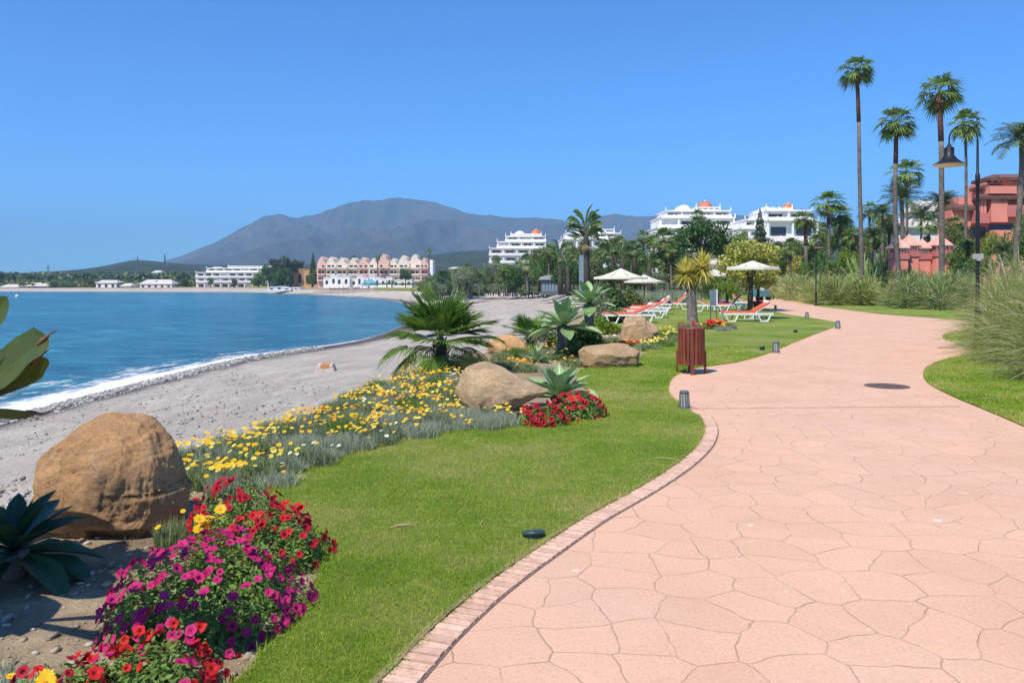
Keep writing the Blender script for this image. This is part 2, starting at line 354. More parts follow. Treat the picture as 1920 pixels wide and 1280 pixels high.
def rockmat(name, c1, c2, c3, dk):
    m, nn, nl, bs = newmat(name)
    tc = nn.new('ShaderNodeTexCoord').outputs['Object']
    n = noi(nn, nl, 2.2, 8, tc, .65, .5); r = ramp(nn, [(.28, c3), (.45, c1), (.66, c2)]); nl.new(n.outputs[0], r.inputs[0])
    n2 = noi(nn, nl, 30, 9, tc, .85); r2 = ramp(nn, [(.34, (.58, .55, .53)), (.46, (1, 1, 1)), (.64, (1.3, 1.3, 1.28))]); nl.new(n2.outputs[0], r2.inputs[0])
    col = mixc(nn, nl, 1, r.outputs[0], r2.outputs[0], 'MULTIPLY')
    # bedding streaks
    mp = nn.new('ShaderNodeMapping'); nl.new(tc, mp.inputs[0]); mp.inputs['Rotation'].default_value = (R(6), R(-24), 0); mp.inputs['Scale'].default_value = (1.0, 1.0, 6)
    n3 = noi(nn, nl, 1.6, 8, mp.outputs[0], .6, .9); s = math_(nn, nl, 'MULTIPLY', math_(nn, nl, 'SUBTRACT', n3.outputs[0], .55), 5, True)
    col = mixc(nn, nl, math_(nn, nl, 'MULTIPLY', s, .65), col, dk)
    n6 = noi(nn, nl, 5.5, 6, tc, .7, .4); col = mixc(nn, nl, math_(nn, nl, 'MULTIPLY', math_(nn, nl, 'SUBTRACT', n6.outputs[0], .57), 5, True), col, (.40, .36, .30)); vp = nn.new('ShaderNodeTexVoronoi'); vp.inputs['Scale'].default_value = 28; nl.new(tc, vp.inputs['Vector']); col = mixc(nn, nl, math_(nn, nl, 'MULTIPLY', math_(nn, nl, 'SUBTRACT', .16, vp.outputs['Distance']), 5, True), col, (.12, .08, .06))
    n4 = noi(nn, nl, 1.3, 4, tc); col = mixc(nn, nl, math_(nn, nl, 'MULTIPLY', math_(nn, nl, 'SUBTRACT', n4.outputs[0], .56), 4, True), col, (.24, .17, .13))
    nl.new(col, bs.inputs['Base Color']); bs.inputs['Roughness'].default_value = .9; bs.inputs['Specular IOR Level'].default_value = .15
    b1 = bump(nn, nl, bs, n3.outputs[0], .35, .035); b2 = bump(nn, nl, bs, n2.outputs[0], 1.0, .035, b1)
    vo = nn.new('ShaderNodeTexVoronoi'); vo.inputs['Scale'].default_value = 55; nl.new(tc, vo.inputs['Vector']); bump(nn, nl, bs, vo.outputs['Distance'], .35, .008, b2); return m
M['rock1'] = rockmat('orange_sandstone', (.64, .36, .165), (.74, .45, .22), (.50, .33, .21), (.30, .20, .14))
M['rock2'] = rockmat('tan_sandstone', (.60, .42, .24), (.70, .50, .30), (.50, .36, .22), (.22, .15, .09))
M['rock3'] = rockmat('brown_sandstone', (.46, .31, .17), (.56, .39, .22), (.33, .24, .16), (.14, .11, .09))
# foliage
M['petleaf'] = leafmat('petunia_leaf', [(.10, .19, .03), (.18, .30, .05), (.24, .36, .09)], .35)
M['silver'] = leafmat('silver_leaf', [(.22, .27, .15), (.36, .41, .27), (.50, .52, .40)], .25)
M['sage'] = leafmat('sage_leaf', [(.17, .25, .08), (.29, .37, .15), (.40, .44, .25)], .35)
M['darkleaf'] = leafmat('dark_leaf', [(.03, .075, .015), (.06, .13, .025), (.11, .19, .04)], .25)
M['midleaf'] = leafmat('green_leaf', [(.06, .12, .025), (.12, .21, .04), (.20, .29, .07)], .3)
M['limeleaf'] = leafmat('lime_leaf', [(.10, .19, .02), (.20, .32, .03), (.34, .42, .06)], .4)
M['varieg'] = leafmat('variegated_leaf', [(.16, .22, .03), (.36, .40, .06), (.58, .55, .13), (.74, .68, .28)], .35)
M['greyleaf'] = leafmat('grey_green_leaf', [(.13, .18, .09), (.22, .27, .15), (.32, .36, .22)], .25)
M['olive'] = leafmat('olive_leaf', [(.07, .10, .025), (.14, .18, .045), (.24, .25, .08)], .25)
M['pine'] = leafmat('pine_needle', [(.02, .045, .015), (.045, .08, .025), (.075, .11, .04)], .15)
M['palmleaf'] = leafmat('palm_frond', [(.06, .12, .02), (.13, .22, .04), (.28, .36, .12)], .3, .4)
M['palmdark'] = leafmat('fan_palm_frond', [(.06, .13, .015), (.12, .23, .03), (.24, .35, .07)], .3, .35)
M['palmyel'] = leafmat('yellowing_frond', [(.20, .26, .05), (.38, .38, .09), (.48, .36, .14)], .3, .5)
M['deadleaf'] = leafmat('dead_frond', [(.20, .13, .07), (.34, .24, .13), (.14, .09, .055)], .2, .8)
M['phoenix'] = leafmat('date_palm_frond', [(.05, .08, .025), (.10, .15, .05), (.18, .23, .10)], .25, .4)
M['yucca'] = leafmat('yellow_yucca_leaf', [(.42, .44, .06), (.74, .64, .12), (.84, .74, .28)], .35, .4)
M['yuccadead'] = leafmat('dry_yucca_leaf', [(.45, .26, .14), (.55, .38, .22), (.35, .2, .12)], .2, .8)
M['straw'] = leafmat('straw_grass', [(.22, .28, .06), (.34, .38, .11), (.50, .49, .21), (.68, .61, .37)], .35, .6)
M['strawgreen'] = leafmat('green_fountain_grass', [(.10, .18, .025), (.19, .29, .045), (.29, .37, .08), (.45, .45, .16)], .35, .6)
M['paleplume'] = leafmat('pale_plume', [(.42, .38, .22), (.58, .52, .36), (.66, .62, .47)], .3, .8)
M['banana'] = leafmat('broad_paddle_leaf', [(.09, .15, .04), (.17, .25, .08), (.30, .37, .17)], .35, .3)
M['cactus'] = leafmat('euphorbia_stem', [(.11, .17, .05), (.17, .24, .08), (.22, .30, .11)], 0, .7)
def agavemat(name, c1, c2, rib):
    m, nn, nl, bs = newmat(name)
    g = nn.new('ShaderNodeNewGeometry'); tc = nn.new('ShaderNodeTexCoord'); uvn = tc.outputs['UV']
    n = noi(nn, nl, 9, 4, tc.outputs['Object']); f = math_(nn, nl, 'ADD', math_(nn, nl, 'MULTIPLY', n.outputs[0], .5), math_(nn, nl, 'MULTIPLY', g.outputs['Random Per Island'], .5))
    r = ramp(nn, [(.25, c1), (.75, c2)]); nl.new(f, r.inputs[0]); nl.new(r.outputs[0], bs.inputs['Base Color'])
    bs.inputs['Roughness'].default_value = .38; bs.inputs['Specular IOR Level'].default_value = .4
    tr = nn.new('ShaderNodeBsdfTranslucent'); nl.new(r.outputs[0], tr.inputs[0]); mx = nn.new('ShaderNodeMixShader'); mx.inputs[0].default_value = rib
    nl.new(bs.outputs[0], mx.inputs[1]); nl.new(tr.outputs[0], mx.inputs[2]); nl.new(mx.outputs[0], nn['Material Output'].inputs[0])
    bump(nn, nl, bs, noi(nn, nl, 25, 3, tc.outputs['Object']).outputs[0], .1, .005); return m
M['agave'] = agavemat('pale_agave', (.19, .31, .12), (.34, .48, .22), .18)
M['agaveshade'] = agavemat('shaded_agave', (.025, .075, .035), (.05, .12, .05), .1)  # darker copy of the agave green, with shade put into the leaf colour
M['bigleaf'] = agavemat('broad_olive_leaf', (.035, .07, .010), (.10, .125, .018), .25)
M['browntip'] = plain('withered_tip', (.22, .11, .07), (.10, .05, .04), 40, .9, .3, 60)
# petals
def petal(name, c1, c2, t=.3):
    return leafmat(name, [c1, c2], t, .6, spec=.2)
M['magenta'] = petal('magenta_petal', (.42, .008, .105), (.62, .035, .19)); M['magdark'] = petal('purple_throat', (.14, .0, .06), (.18, .005, .08))
M['crimson'] = petal('crimson_petal', (.34, .006, .018), (.55, .02, .04)); M['crimdark'] = petal('crimson_throat', (.07, .0, .005), (.1, .005, .01))
M['redpet'] = petal('red_petal', (.55, .012, .015), (.75, .04, .035)); M['gold'] = petal('golden_petal', (.78, .42, .01), (.88, .58, .03))
M['lemon'] = petal('lemon_petal', (.80, .65, .04), (.85, .74, .18)); M['orangepet'] = petal('orange_petal', (.80, .25, .01), (.85, .38, .02))
M['cream_pet'] = petal('cream_petal', (.80, .76, .50), (.84, .82, .66)); M['disc'] = petal('flower_disc', (.45, .18, .01), (.6, .3, .02))
# ================================================================ THE SETTING
# shoreline S, foot of the vegetation G, far inland P : matching rows
ZS = -4.0
ROW = [  # Sx, Sy, Gx, Gy, Gz, Px, Py, Pz
 (-22, -60, -5, -30, 0, 900, -400, 0), (-22, -12, -4.2, -4, 0, 1500, -100, 0), (-21.5, 12, -3.9, 3.2, 0, 2500, 200, 0),
 (-21, 24, -3.42, 6.1, 0, 3000, 500, 0), (-20.9, 36, -2.95, 7.9, 0, 3500, 1000, 2), (-20.4, 48, -2.2, 11.2, 0, 3500, 1600, 2),
 (-19.2, 60, -.8, 17.6, 0, 3500, 2200, 4), (-14, 78, 2.2, 34, 0, 3300, 3000, 6), (-14.5, 114, 6, 62, -.2, 2900, 3800, 8),
 (-20.5, 160, 9, 112, -.7, 2300, 4600, 10), (-31, 211, 3, 172, -1.1, 1600, 5200, 12), (-56, 272, -26, 236, -1.7, 700, 5600, 12),
 (-92, 326, -72, 300, -2.1, -100, 5800, 12), (-137, 368, -128, 380, -2.3, -1000, 5800, 12), (-246, 386, -246, 404, -2.6, -2200, 5600, 12),
 (-600, 420, -590, 440, -2.7, -3600, 5000, 8), (-2600, 560, -2580, 585, -2.8, -6000, 3500, 4)]
def cr(p0, p1, p2, p3, t):
    return 0.5 * (2 * p1 + (-p0 + p2) * t + (2 * p0 - 5 * p1 + 4 * p2 - p3) * t * t + (-p0 + 3 * p1 - 3 * p2 + p3) * t ** 3)
A = np.array(ROW, float); rows = []
for i in range(len(A) - 1):
    nsub = 8 if i < 14 else 4
    for k in range(nsub):
        t = k / nsub
        if i < 13: r = cr(A[max(i - 1, 0)], A[i], A[i + 1], A[min(i + 2, len(A) - 1)], t)
        else: r = A[i] * (1 - t) + A[i + 1] * t
        rows.append(r)
rows.append(A[-1]); rows = np.array(rows)
S = rows[:, :2]; G = rows[:, 2:4]; GZ = rows[:, 4]; Pf = rows[:, 5:7]; PFZ = rows[:, 7]
GZ = np.minimum(GZ, 0)
US = [0, .012, .035, .06, .1, .16, .22, .3, .4, .5, .6, .7, .78, .84, .88, .91, .94, .97, 1.0, 1.04, 1.12, 1.35]
ZF = [0, .02, .12, .24, .30, .36, .42, .50, .60, .70, .79, .865, .90, .925, .945, .96, .972, .985, 1.0, 1.03, 1.15, 1.5]
V = []; UV = []; n = len(rows); kU = len(US)
for i in range(n):
    for u, zf in zip(US, ZF):
        x, y = G[i] + (S[i] - G[i]) * u
        z = GZ[i] + (ZS - GZ[i]) * zf - (0.03 if u == 0 else 0)
        if .05 < u < .85: z += .08 * noise.noise(Vector((x * .35, y * .35, 3))) + .05 * noise.noise(Vector((x * 1.1, y * 1.1, 9)))
        V.append((x, y, z)); UV.append((u, i * .35))
Fq = [(i * kU + j, i * kU + j + 1, (i + 1) * kU + j + 1, (i + 1) * kU + j) for i in range(n - 1) for j in range(kU - 1)]
def uvset(me, UV):
    lay = me.uv_layers.new(name='UVMap'); vi = np.empty(len(me.loops), dtype=np.int32); me.loops.foreach_get('vertex_index', vi)
    lay.data.foreach_set('uv', np.asarray(UV, dtype=np.float32)[vi].ravel())
me = npmesh('beach', V, np.array(Fq), [M['beach']], smooth=True); uvset(me, UV)
tag(link('beach', me), 'grey shingle beach curving round the bay', 'beach', kind='structure')
# inland ground
US2 = [0, .002, .006, .02, .06, .15, .35, .7, 1.0]; V = []
for i in range(n):
    for k, u in enumerate(US2):
        x, y = G[i] + (Pf[i] - G[i]) * u
        if i <= 80: z = GZ[i] - .03 if k == 0 else (-.03 * (1 - u) + PFZ[i] * max(0, u - .06) + (GZ[i] * .4 if k == 1 else 0))
        else: z = GZ[i] + (PFZ[i] - GZ[i]) * u ** .8 - .03
        V.append((x, y, z))
k2 = len(US2)
Fq = [(i * k2 + j, (i + 1) * k2 + j, (i + 1) * k2 + j + 1, i * k2 + j + 1) for i in range(n - 1) for j in range(k2 - 1)]
me = npmesh('ground', V, np.array(Fq), [M['soil']], smooth=True)
tag(link('ground', me), 'dry earth of the garden and the land behind', 'ground', kind='structure')
# sea
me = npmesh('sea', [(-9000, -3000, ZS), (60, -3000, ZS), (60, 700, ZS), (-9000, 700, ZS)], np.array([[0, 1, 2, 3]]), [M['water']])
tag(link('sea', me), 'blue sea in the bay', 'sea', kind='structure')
# foam along the shore
V = []; UV = []; idx = [i for i in range(n) if i < 112]
wid = np.interp([S[i][1] for i in idx], [0, 36, 44, 60, 70, 90, 160, 270, 400], [13, 12, 10, 5, 1.6, .8, .8, 2.0, 1.6])
VV = [0, .04, .09, .16, .26, .4, .55, .75, 1.0]
for a, i in enumerate(idx):
    d = (S[i] - G[i]) / np.linalg.norm(S[i] - G[i])
    t = S[min(i + 1, n - 1)] - S[max(i - 1, 0)]; t /= np.linalg.norm(t); nrm = np.array([-t[1], t[0]])
    if nrm.dot(d) < 0: nrm = -nrm
    for v in VV:
        p = S[i] + nrm * (v * wid[a] - .45 + .25 * noise.noise(Vector((S[i][1] * .35, 0, 1))))
        z = ZS + .02 + .03 * math.sin(min(v / .2, 1) * math.pi) * wid[a] / 4
        V.append((p[0], p[1], z)); UV.append((v, i * .6 + a * .0))
kv = len(VV)
Fq = [(i * kv + j, i * kv + j + 1, (i + 1) * kv + j + 1, (i + 1) * kv + j) for i in range(len(idx) - 1) for j in range(kv - 1)]
me = npmesh('surf', V, np.array(Fq), [M['foam']], smooth=True); uvset(me, UV)
tag(link('surf', me), 'white surf breaking along the shingle', 'surf', kind='structure')
# ---- lawns and path -------------------------------------------------------
def smooth_poly(pts, sub=5):
    out = []; m = len(pts)
    for i in range(m - 1):
        p0 = pts[max(i - 1, 0)]; p1 = pts[i]; p2 = pts[i + 1]; p3 = pts[min(i + 2, m - 1)]
        for k in range(sub): out.append(cr(np.array(p0), np.array(p1), np.array(p2), np.array(p3), k / sub))
    out.append(np.array(pts[-1])); return out
def gp(pl): return [tuple(at(x, y)[:2]) for x, y in pl]
lawn_left = smooth_poly([(-2.4, .6), (-1.62, 2.2)] + gp([(430, 1290), (490, 1225), (560, 1150), (597, 1085), (608, 1045), (590, 1005), (560, 975), (522, 945), (512, 915), (560, 888), (640, 862), (740, 832), (850, 812), (960, 803), (1060, 798), (1118, 780), (1132, 757), (1105, 735), (1085, 705), (1100, 692), (1150, 690), (1200, 672), (1235, 645), (1262, 636)]), 4)
lawn_right = smooth_poly([(-1.65, .6), (-.92, 2.35)] + gp([(698, 1290), (800, 1188), (900, 1103), (1000, 1033), (1100, 968), (1200, 913), (1270, 868), (1308, 832), (1318, 803), (1308, 780)]), 5)
lawn_right2 = smooth_poly(gp([(1290, 766), (1257, 746), (1250, 727), (1262, 706), (1300, 691), (1380, 679), (1440, 662), (1490, 641), (1535, 624), (1562, 614), (1570, 608), (1562, 603), (1520, 596), (1470, 588), (1430, 577), (1412, 566), (1418, 551), (1437, 537)]), 5)
def sheet(name, poly, z, mat, label):
    mb = MB(); mb.add([(p[0], p[1], z) for p in poly], [tuple(range(len(poly)))])
    me = mb.mesh(name, mat); return tag(link(name, me), label, name, kind='structure')
lawn_far = gp([(1437, 537)]) + [(30, 128), (9.5, 90), (5.5, 55), (4.0, 38), (3.3, 30), (3.6, 26), (4.2, 23.5)]
near_poly = [tuple(p) for p in lawn_left] + [tuple(p) for p in reversed(lawn_far)] + [tuple(p) for p in reversed(lawn_right2)][1:] + [tuple(p) for p in reversed(lawn_right)]
sheet('lawn', near_poly, .012, M['lawn'], 'mown lawn between the flower bed and the path')
path_right = smooth_poly([(3.2, .5), (4.55, 5)] + gp([(2000, 838), (1920, 800), (1850, 770), (1790, 745), (1745, 722), (1731, 705), (1738, 688), (1770, 674), (1815, 664), (1830, 650), (1795, 643), (1770, 635), (1772, 626), (1800, 620), (1840, 612), (1800, 601), (1720, 594), (1645, 588), (1575, 579), (1530, 573), (1495, 562), (1462, 556), (1464, 536)]), 5)
right_far = [(95, 240), (75, 224)]
path_poly = [tuple(p) for p in lawn_right] + [tuple(p) for p in lawn_right2] + [(75.2, 235), (79, 235)] + [tuple(p) for p in reversed(path_right)]
sheet('path', path_poly, .0, M['path'], 'winding pink stamped concrete promenade')
verge = [tuple(p) for p in path_right] + [(140, 224), (140, .5)]
sheet('verge', verge, .010, M['lawn'], 'grass verge on the inland side of the path')
# brick soldier course between lawn and path
mb = MB(); mm = MB()
pts = [np.array(p) for p in lawn_right]; L = [0]
for i in range(1, len(pts)): L.append(L[-1] + np.linalg.norm(pts[i] - pts[i - 1]))
def along(s):
    i = int(np.clip(np.searchsorted(L, s) - 1, 0, len(pts) - 2)); t = (s - L[i]) / (L[i + 1] - L[i])
    p = pts[i] * (1 - t) + pts[i + 1] * t; d = pts[i + 1] - pts[i]; d = d / np.linalg.norm(d); return p, d
s = .05; W = .160; prev = None
while s < L[-1] - .09:
    pa, da = along(s); pb, db = along(s + .0555); na = np.array([da[1], -da[0]]); nb = np.array([db[1], -db[0]])
    z = .012 + random.uniform(-.002, .003); g = .010 + random.uniform(-.003, .003)
    q = [pa + na * g, pa + na * (W + random.uniform(-.003, .003)), pb + nb * (W + random.uniform(-.003, .003)), pb + nb * g]
    b0 = [(x, y, -.02) for x, y in q]; t0 = [(x, y, z) for x, y in q]
    c = sum(q) / 4; t0 = [(c[0] + (x - c[0]) * .95, c[1] + (y - c[1]) * .95, z) for x, y in q]
    mb.add(b0 + t0, [(4, 5, 6, 7), (0, 1, 5, 4), (1, 2, 6, 5), (2, 3, 7, 6), (3, 0, 4, 7)])
    s += .066
def brickmat():
    m, nn, nl, bs = newmat('pink_brick'); g = nn.new('ShaderNodeNewGeometry'); tc = nn.new('ShaderNodeTexCoord').outputs['Object']
    r = ramp(nn, [(0, (.60, .375, .27)), (.5, (.70, .455, .325)), (1, (.76, .51, .38))]); nl.new(g.outputs['Random Per Island'], r.inputs[0])
    n = noi(nn, nl, 25, 6, tc, .7); rr = ramp(nn, [(.3, (.7, .68, .66)), (.6, (1.05, 1.05, 1.05))]); nl.new(n.outputs[0], rr.inputs[0])
    nl.new(mixc(nn, nl, 1, r.outputs[0], rr.outputs[0], 'MULTIPLY'), bs.inputs['Base Color']); bs.inputs['Roughness'].default_value = .9
    bump(nn, nl, bs, n.outputs[0], .4, .01); return m
M['brick'] = brickmat()
tag(mb.build('kerb', M['brick']), 'course of pink edging bricks along the lawn', 'kerb', kind='structure')
# mortar bed under the bricks, and a dark soil lip on the lawn side
mb = MB(); vs = []; k = 0
for p, q in zip(lawn_right[:-1], lawn_right[1:]):
    d = (q - p) / np.linalg.norm(q - p); nn_ = np.array([d[1], -d[0]])
    mb.add([(*(p + nn_ * .0), .004), (*(p + nn_ * (W + .009)), .004), (*(q + nn_ * (W + .009)), .004), (*(q + nn_ * .0), .004)], [(0, 1, 2, 3)])
M['mortar'] = plain('dark_mortar', (.24, .165, .13), (.15, .105, .085), 20, .95, .5, 60)
tag(mb.build('mortar', M['mortar']), 'dark mortar between the edging bricks', 'mortar', kind='structure')
mb = MB(); crv = [np.array(p) for p in lawn_right] 
for p, q in zip(crv[:-1], crv[1:]):
    d = (q - p) / np.linalg.norm(q - p); nn_ = np.array([-d[1], d[0]])
    a = .012 + .012 * noise.noise(Vector((p[0] * 9, p[1] * 9, 0))); b = .012 + .012 * noise.noise(Vector((q[0] * 9, q[1] * 9, 0)))
    mb.add([(*(p - nn_ * .012), .017), (*(p + nn_ * (.012 + abs(a))), .017), (*(q + nn_ * (.012 + abs(b))), .017), (*(q - nn_ * .012), .017)], [(0, 1, 2, 3)])
tag(mb.build('soil_edge', M['soil']), 'thin strip of bare soil between lawn and edging bricks', 'soil', kind='structure')
# construction joint across the path
mb = MB(); a = at(1300, 766); b = at(1800, 762); nseg = 24
for k in range(nseg):
    p = a.lerp(b, k / nseg); q = a.lerp(b, (k + 1) / nseg); h = .008 + .004 * noise.noise(p * 5)
    mb.add([(p.x, p.y - h, .004), (q.x, q.y - h, .004), (q.x, q.y + h, .004), (p.x, p.y + h, .004)], [(0, 1, 2, 3)])
M['joint'] = plain('path_joint', (.42, .27, .22), (.22, .15, .12), 9, .9, 0)
tag(mb.build('path_joint', M['joint']), 'straight joint line across the path', 'joint', kind='structure')
# ---- grass blades on the lawn (short, dense near, thinning away) ---------
def inpoly(P, poly):
    x, y = P[:, 0], P[:, 1]; ins = np.zeros(len(P), bool); m = len(poly); j = m - 1
    for i in range(m):
        xi, yi = poly[i]; xj, yj = poly[j]
        c = ((yi > y) != (yj > y)) & (x < (xj - xi) * (y - yi) / (yj - yi + 1e-12) + xi); ins ^= c; j = i
    return ins
def blades(P, h, wd, lean, z0=0.0, bend=.5, seg=2):
    """P (n,2 or 3) root points -> ribbons of seg quads ending in a point"""
    n = len(P); P3 = np.zeros((n, 3)); P3[:, :P.shape[1]] = P
    if P.shape[1] == 2: P3[:, 2] = z0
    a = rng.uniform(0, 2 * np.pi, n); la = rng.uniform(0, 1, n) * lean
    D = np.stack([np.cos(a), np.sin(a), np.zeros(n)], 1); b = rng.uniform(0, 2 * np.pi, n); Wd = np.stack([np.cos(b), np.sin(b), np.zeros(n)], 1)
    h = np.broadcast_to(h, (n,)); wd = np.broadcast_to(wd, (n,)); vs = []
    for k in range(seg):
        t = k / seg; c = P3 + D * (h * la * (t * (1 - bend) + t * t * bend))[:, None] + np.array([0, 0, 1]) * (h * t * (1 - .35 * la * t))[:, None]
        ww = (wd * (1 - .35 * t) / 2)[:, None]; vs += [c - Wd * ww, c + Wd * ww]
    tip = P3 + D * (h * la)[:, None] + np.array([0, 0, 1]) * (h * (1 - .35 * la))[:, None]; vs.append(tip)
    m = len(vs); V = np.stack(vs, 1).reshape(-1, 3); base = np.arange(n)[:, None] * m
    q = [base + np.array([[2 * k, 2 * k + 1, 2 * k + 3, 2 * k + 2]]) for k in range(seg - 1)]
    f4 = np.concatenate(q) if q else np.zeros((0, 4), int); f3 = base + np.array([[m - 3, m - 2, m - 1]])
    return V, [f4, f3]
def merge(parts):
    Vs = []; F4 = []; F3 = []; off = 0
    for V, fs in parts:
        for f in fs:
            if len(f) == 0: continue
            (F4 if f.shape[1] == 4 else F3).append(f + off)
        Vs.append(V); off += len(V)
    out = [np.concatenate(x) for x in (F4, F3) if x]; return np.concatenate(Vs), out
Np = 520000
Yr = 2.9 + (rng.uniform(0, 1, Np) ** 1.7) * 17; Xr = rng.uniform(-.68, .30, Np) * Yr
P = np.stack([Xr, Yr], 1); P = P[inpoly(P, near_poly)]
d = P[:, 1]
hh = np.interp(d, [3, 8, 20], [.018, .022, .035]) * rng.uniform(.6, 1.3, len(P)); ww = np.interp(d, [3, 8, 20], [.0032, .0055, .013])
P = np.column_stack([P, np.full(len(P), .011)])
V, fs = blades(P, hh, ww, 1.3, seg=1)
tag(link('grass', npmesh('grass', V, fs, [M['blades']])), 'short mown grass blades of the lawn', 'grass', kind='stuff')
lr = [np.array(p) for p in lawn_right]; ex = []
for poly in (lawn_right, lawn_right2, lawn_left):
    for p, q in zip(poly[:-1], poly[1:]):
        p = np.array(p); q = np.array(q); L_ = np.linalg.norm(q - p)
        if p[1] > 22 or p[1] < 2.5: continue
        m_ = int(L_ * 420); t = rng.uniform(0, 1, m_)[:, None]; ex.append(p + (q - p) * t + rng.normal(0, .014, (m_, 2)))
ex = np.concatenate(ex); ex = np.column_stack([ex, np.full(len(ex), .006)])
V, fs = blades(ex, rng.uniform(.02, .055, len(ex)), np.interp(ex[:, 1], [3, 10, 20], [.0035, .006, .012]), 1.6, seg=2)
tag(link('grass', npmesh('grass', V, fs, [M['blades']])), 'ragged longer grass along the edges of the lawn', 'grass', kind='stuff')
Np = 90000
Yr = 9 + rng.uniform(0, 1, Np) ** 1.5 * 16; Xr = rng.uniform(.40, .72, Np) * Yr; P = np.stack([Xr, Yr], 1); P = P[inpoly(P, verge)]
P = np.column_stack([P, np.full(len(P), .009)]); V, fs = blades(P, rng.uniform(.02, .05, len(P)), .010, 1.3, seg=1)
tag(link('grass', npmesh('grass', V, fs, [M['blades']])), 'short grass blades of the verge beside the path', 'grass', kind='stuff')
# ---- hills ---------------------------------------------------------------
def hillmat(name, cols, vgt, sc):
    m, nn, nl, bs = newmat(name); tc = nn.new('ShaderNodeTexCoord').outputs['Object']
    n = noi(nn, nl, sc, 9, tc, .65, .4); r = ramp(nn, [(.3, cols[0]), (.5, cols[1]), (.7, cols[2])]); nl.new(n.outputs[0], r.inputs[0])
    n2 = noi(nn, nl, sc * 9, 6, tc, .7); f = math_(nn, nl, 'MULTIPLY', math_(nn, nl, 'SUBTRACT', n2.outputs[0], .48), 5, True)
    nl.new(mixc(nn, nl, math_(nn, nl, 'MULTIPLY', f, .6), r.outputs[0], vgt), bs.inputs['Base Color']); bs.inputs['Roughness'].default_value = .95; bs.inputs['Specular IOR Level'].default_value = .05
    bump(nn, nl, bs, n2.outputs[0], .9, 30); return m
def hill(name, prof, Yb, Yf, label, mat, nx, ny, namp, freq, base=0):
    xs = np.linspace(prof[0][0], prof[-1][0], nx); hs = np.interp(xs, [p[0] for p in prof], [p[1] for p in prof])
    V = []
    ts = np.concatenate([np.linspace(0, 1, ny), [1.12, 1.35, 1.8]])
    for px, py in zip(xs, hs):
        for t in ts:
            Y = Yf + (Yb - Yf) * t; X = PX(px, Y); top = PZ(py, Yb) - base
            if t <= 1:
                g = t ** .85 * (1 - .12 * math.sin(t * math.pi))
                q = Vector((X * freq, Y * freq * .6, 1.7)); rd = 1 - abs(noise.fractal(q, 1.0, 2.1, 6)) * 1.6
                z = top * g * (1 + (rd - .75) * namp * math.sin(math.pi * t) ** .7) + top * .012 * noise.fractal(q * 6, .9, 2, 4) * min(1, t * 3)
            else: z = top * max(0, 1 - (t - 1) * 1.2)
            V.append((X, Y, z + base))
    k = len(ts); Fq = [(i * k + j, (i + 1) * k + j, (i + 1) * k + j + 1, i * k + j + 1) for i in range(nx - 1) for j in range(k - 1)]
    me = npmesh(name, V, np.array(Fq), [mat], smooth=True); return tag(link(name, me), label, name, kind='structure')
hm = hillmat('mountain_scrub', ((.055, .055, .035), (.10, .075, .052), (.17, .115, .08)), (.03, .045, .025), .003)
hill('mountain', [(250, 500), (300, 492), (320, 486), (345, 478), (400, 456), (440, 436), (470, 419), (492, 408), (508, 404), (527, 402), (540, 407), (553, 409), (572, 405), (602, 400), (625, 391), (645, 383), (672, 378), (700, 376), (730, 373), (750, 371), (768, 372), (790, 376), (815, 379), (835, 386), (855, 392), (872, 399), (895, 403), (920, 403), (945, 407), (970, 409), (1000, 408), (1030, 410), (1052, 413), (1070, 418)
    , (1084, 420), (1100, 413), (1120, 408), (1140, 403), (1154, 401), (1175, 405), (1200, 406), (1230, 405), (1280, 407), (1330, 405), (1385, 403), (1420, 408), (1470, 418), (1520, 424), (1590, 424), (1640, 432), (1750, 452), (1950, 480), (2300, 500)],
    4600, 2500, 'broad brown mountain rising behind the bay', hm, 460, 90, .75, .0021, 0)
hm2 = hillmat('wooded_hill_scrub', ((.045, .07, .022), (.08, .10, .04), (.16, .15, .08)), (.025, .045, .015), .008)
hill('hills', [(-900, 516), (-300, 514), (0, 513), (60, 511), (110, 508), (160, 504), (200, 498), (230, 491), (250, 487), (275, 488), (300, 491), (340, 494), (400, 497), (470, 497), (540, 494), (620, 495), (700, 496), (760, 487), (800, 479), (840, 474), (880, 470), (940, 468), (1000, 472), (1080, 476), (1200, 470), (1350, 462), (1500, 455), (1650, 450), (1800, 462), (2100, 480)],
    1500, 760, 'low wooded hills below the mountain', hm2, 300, 30, .5, .006, 0)
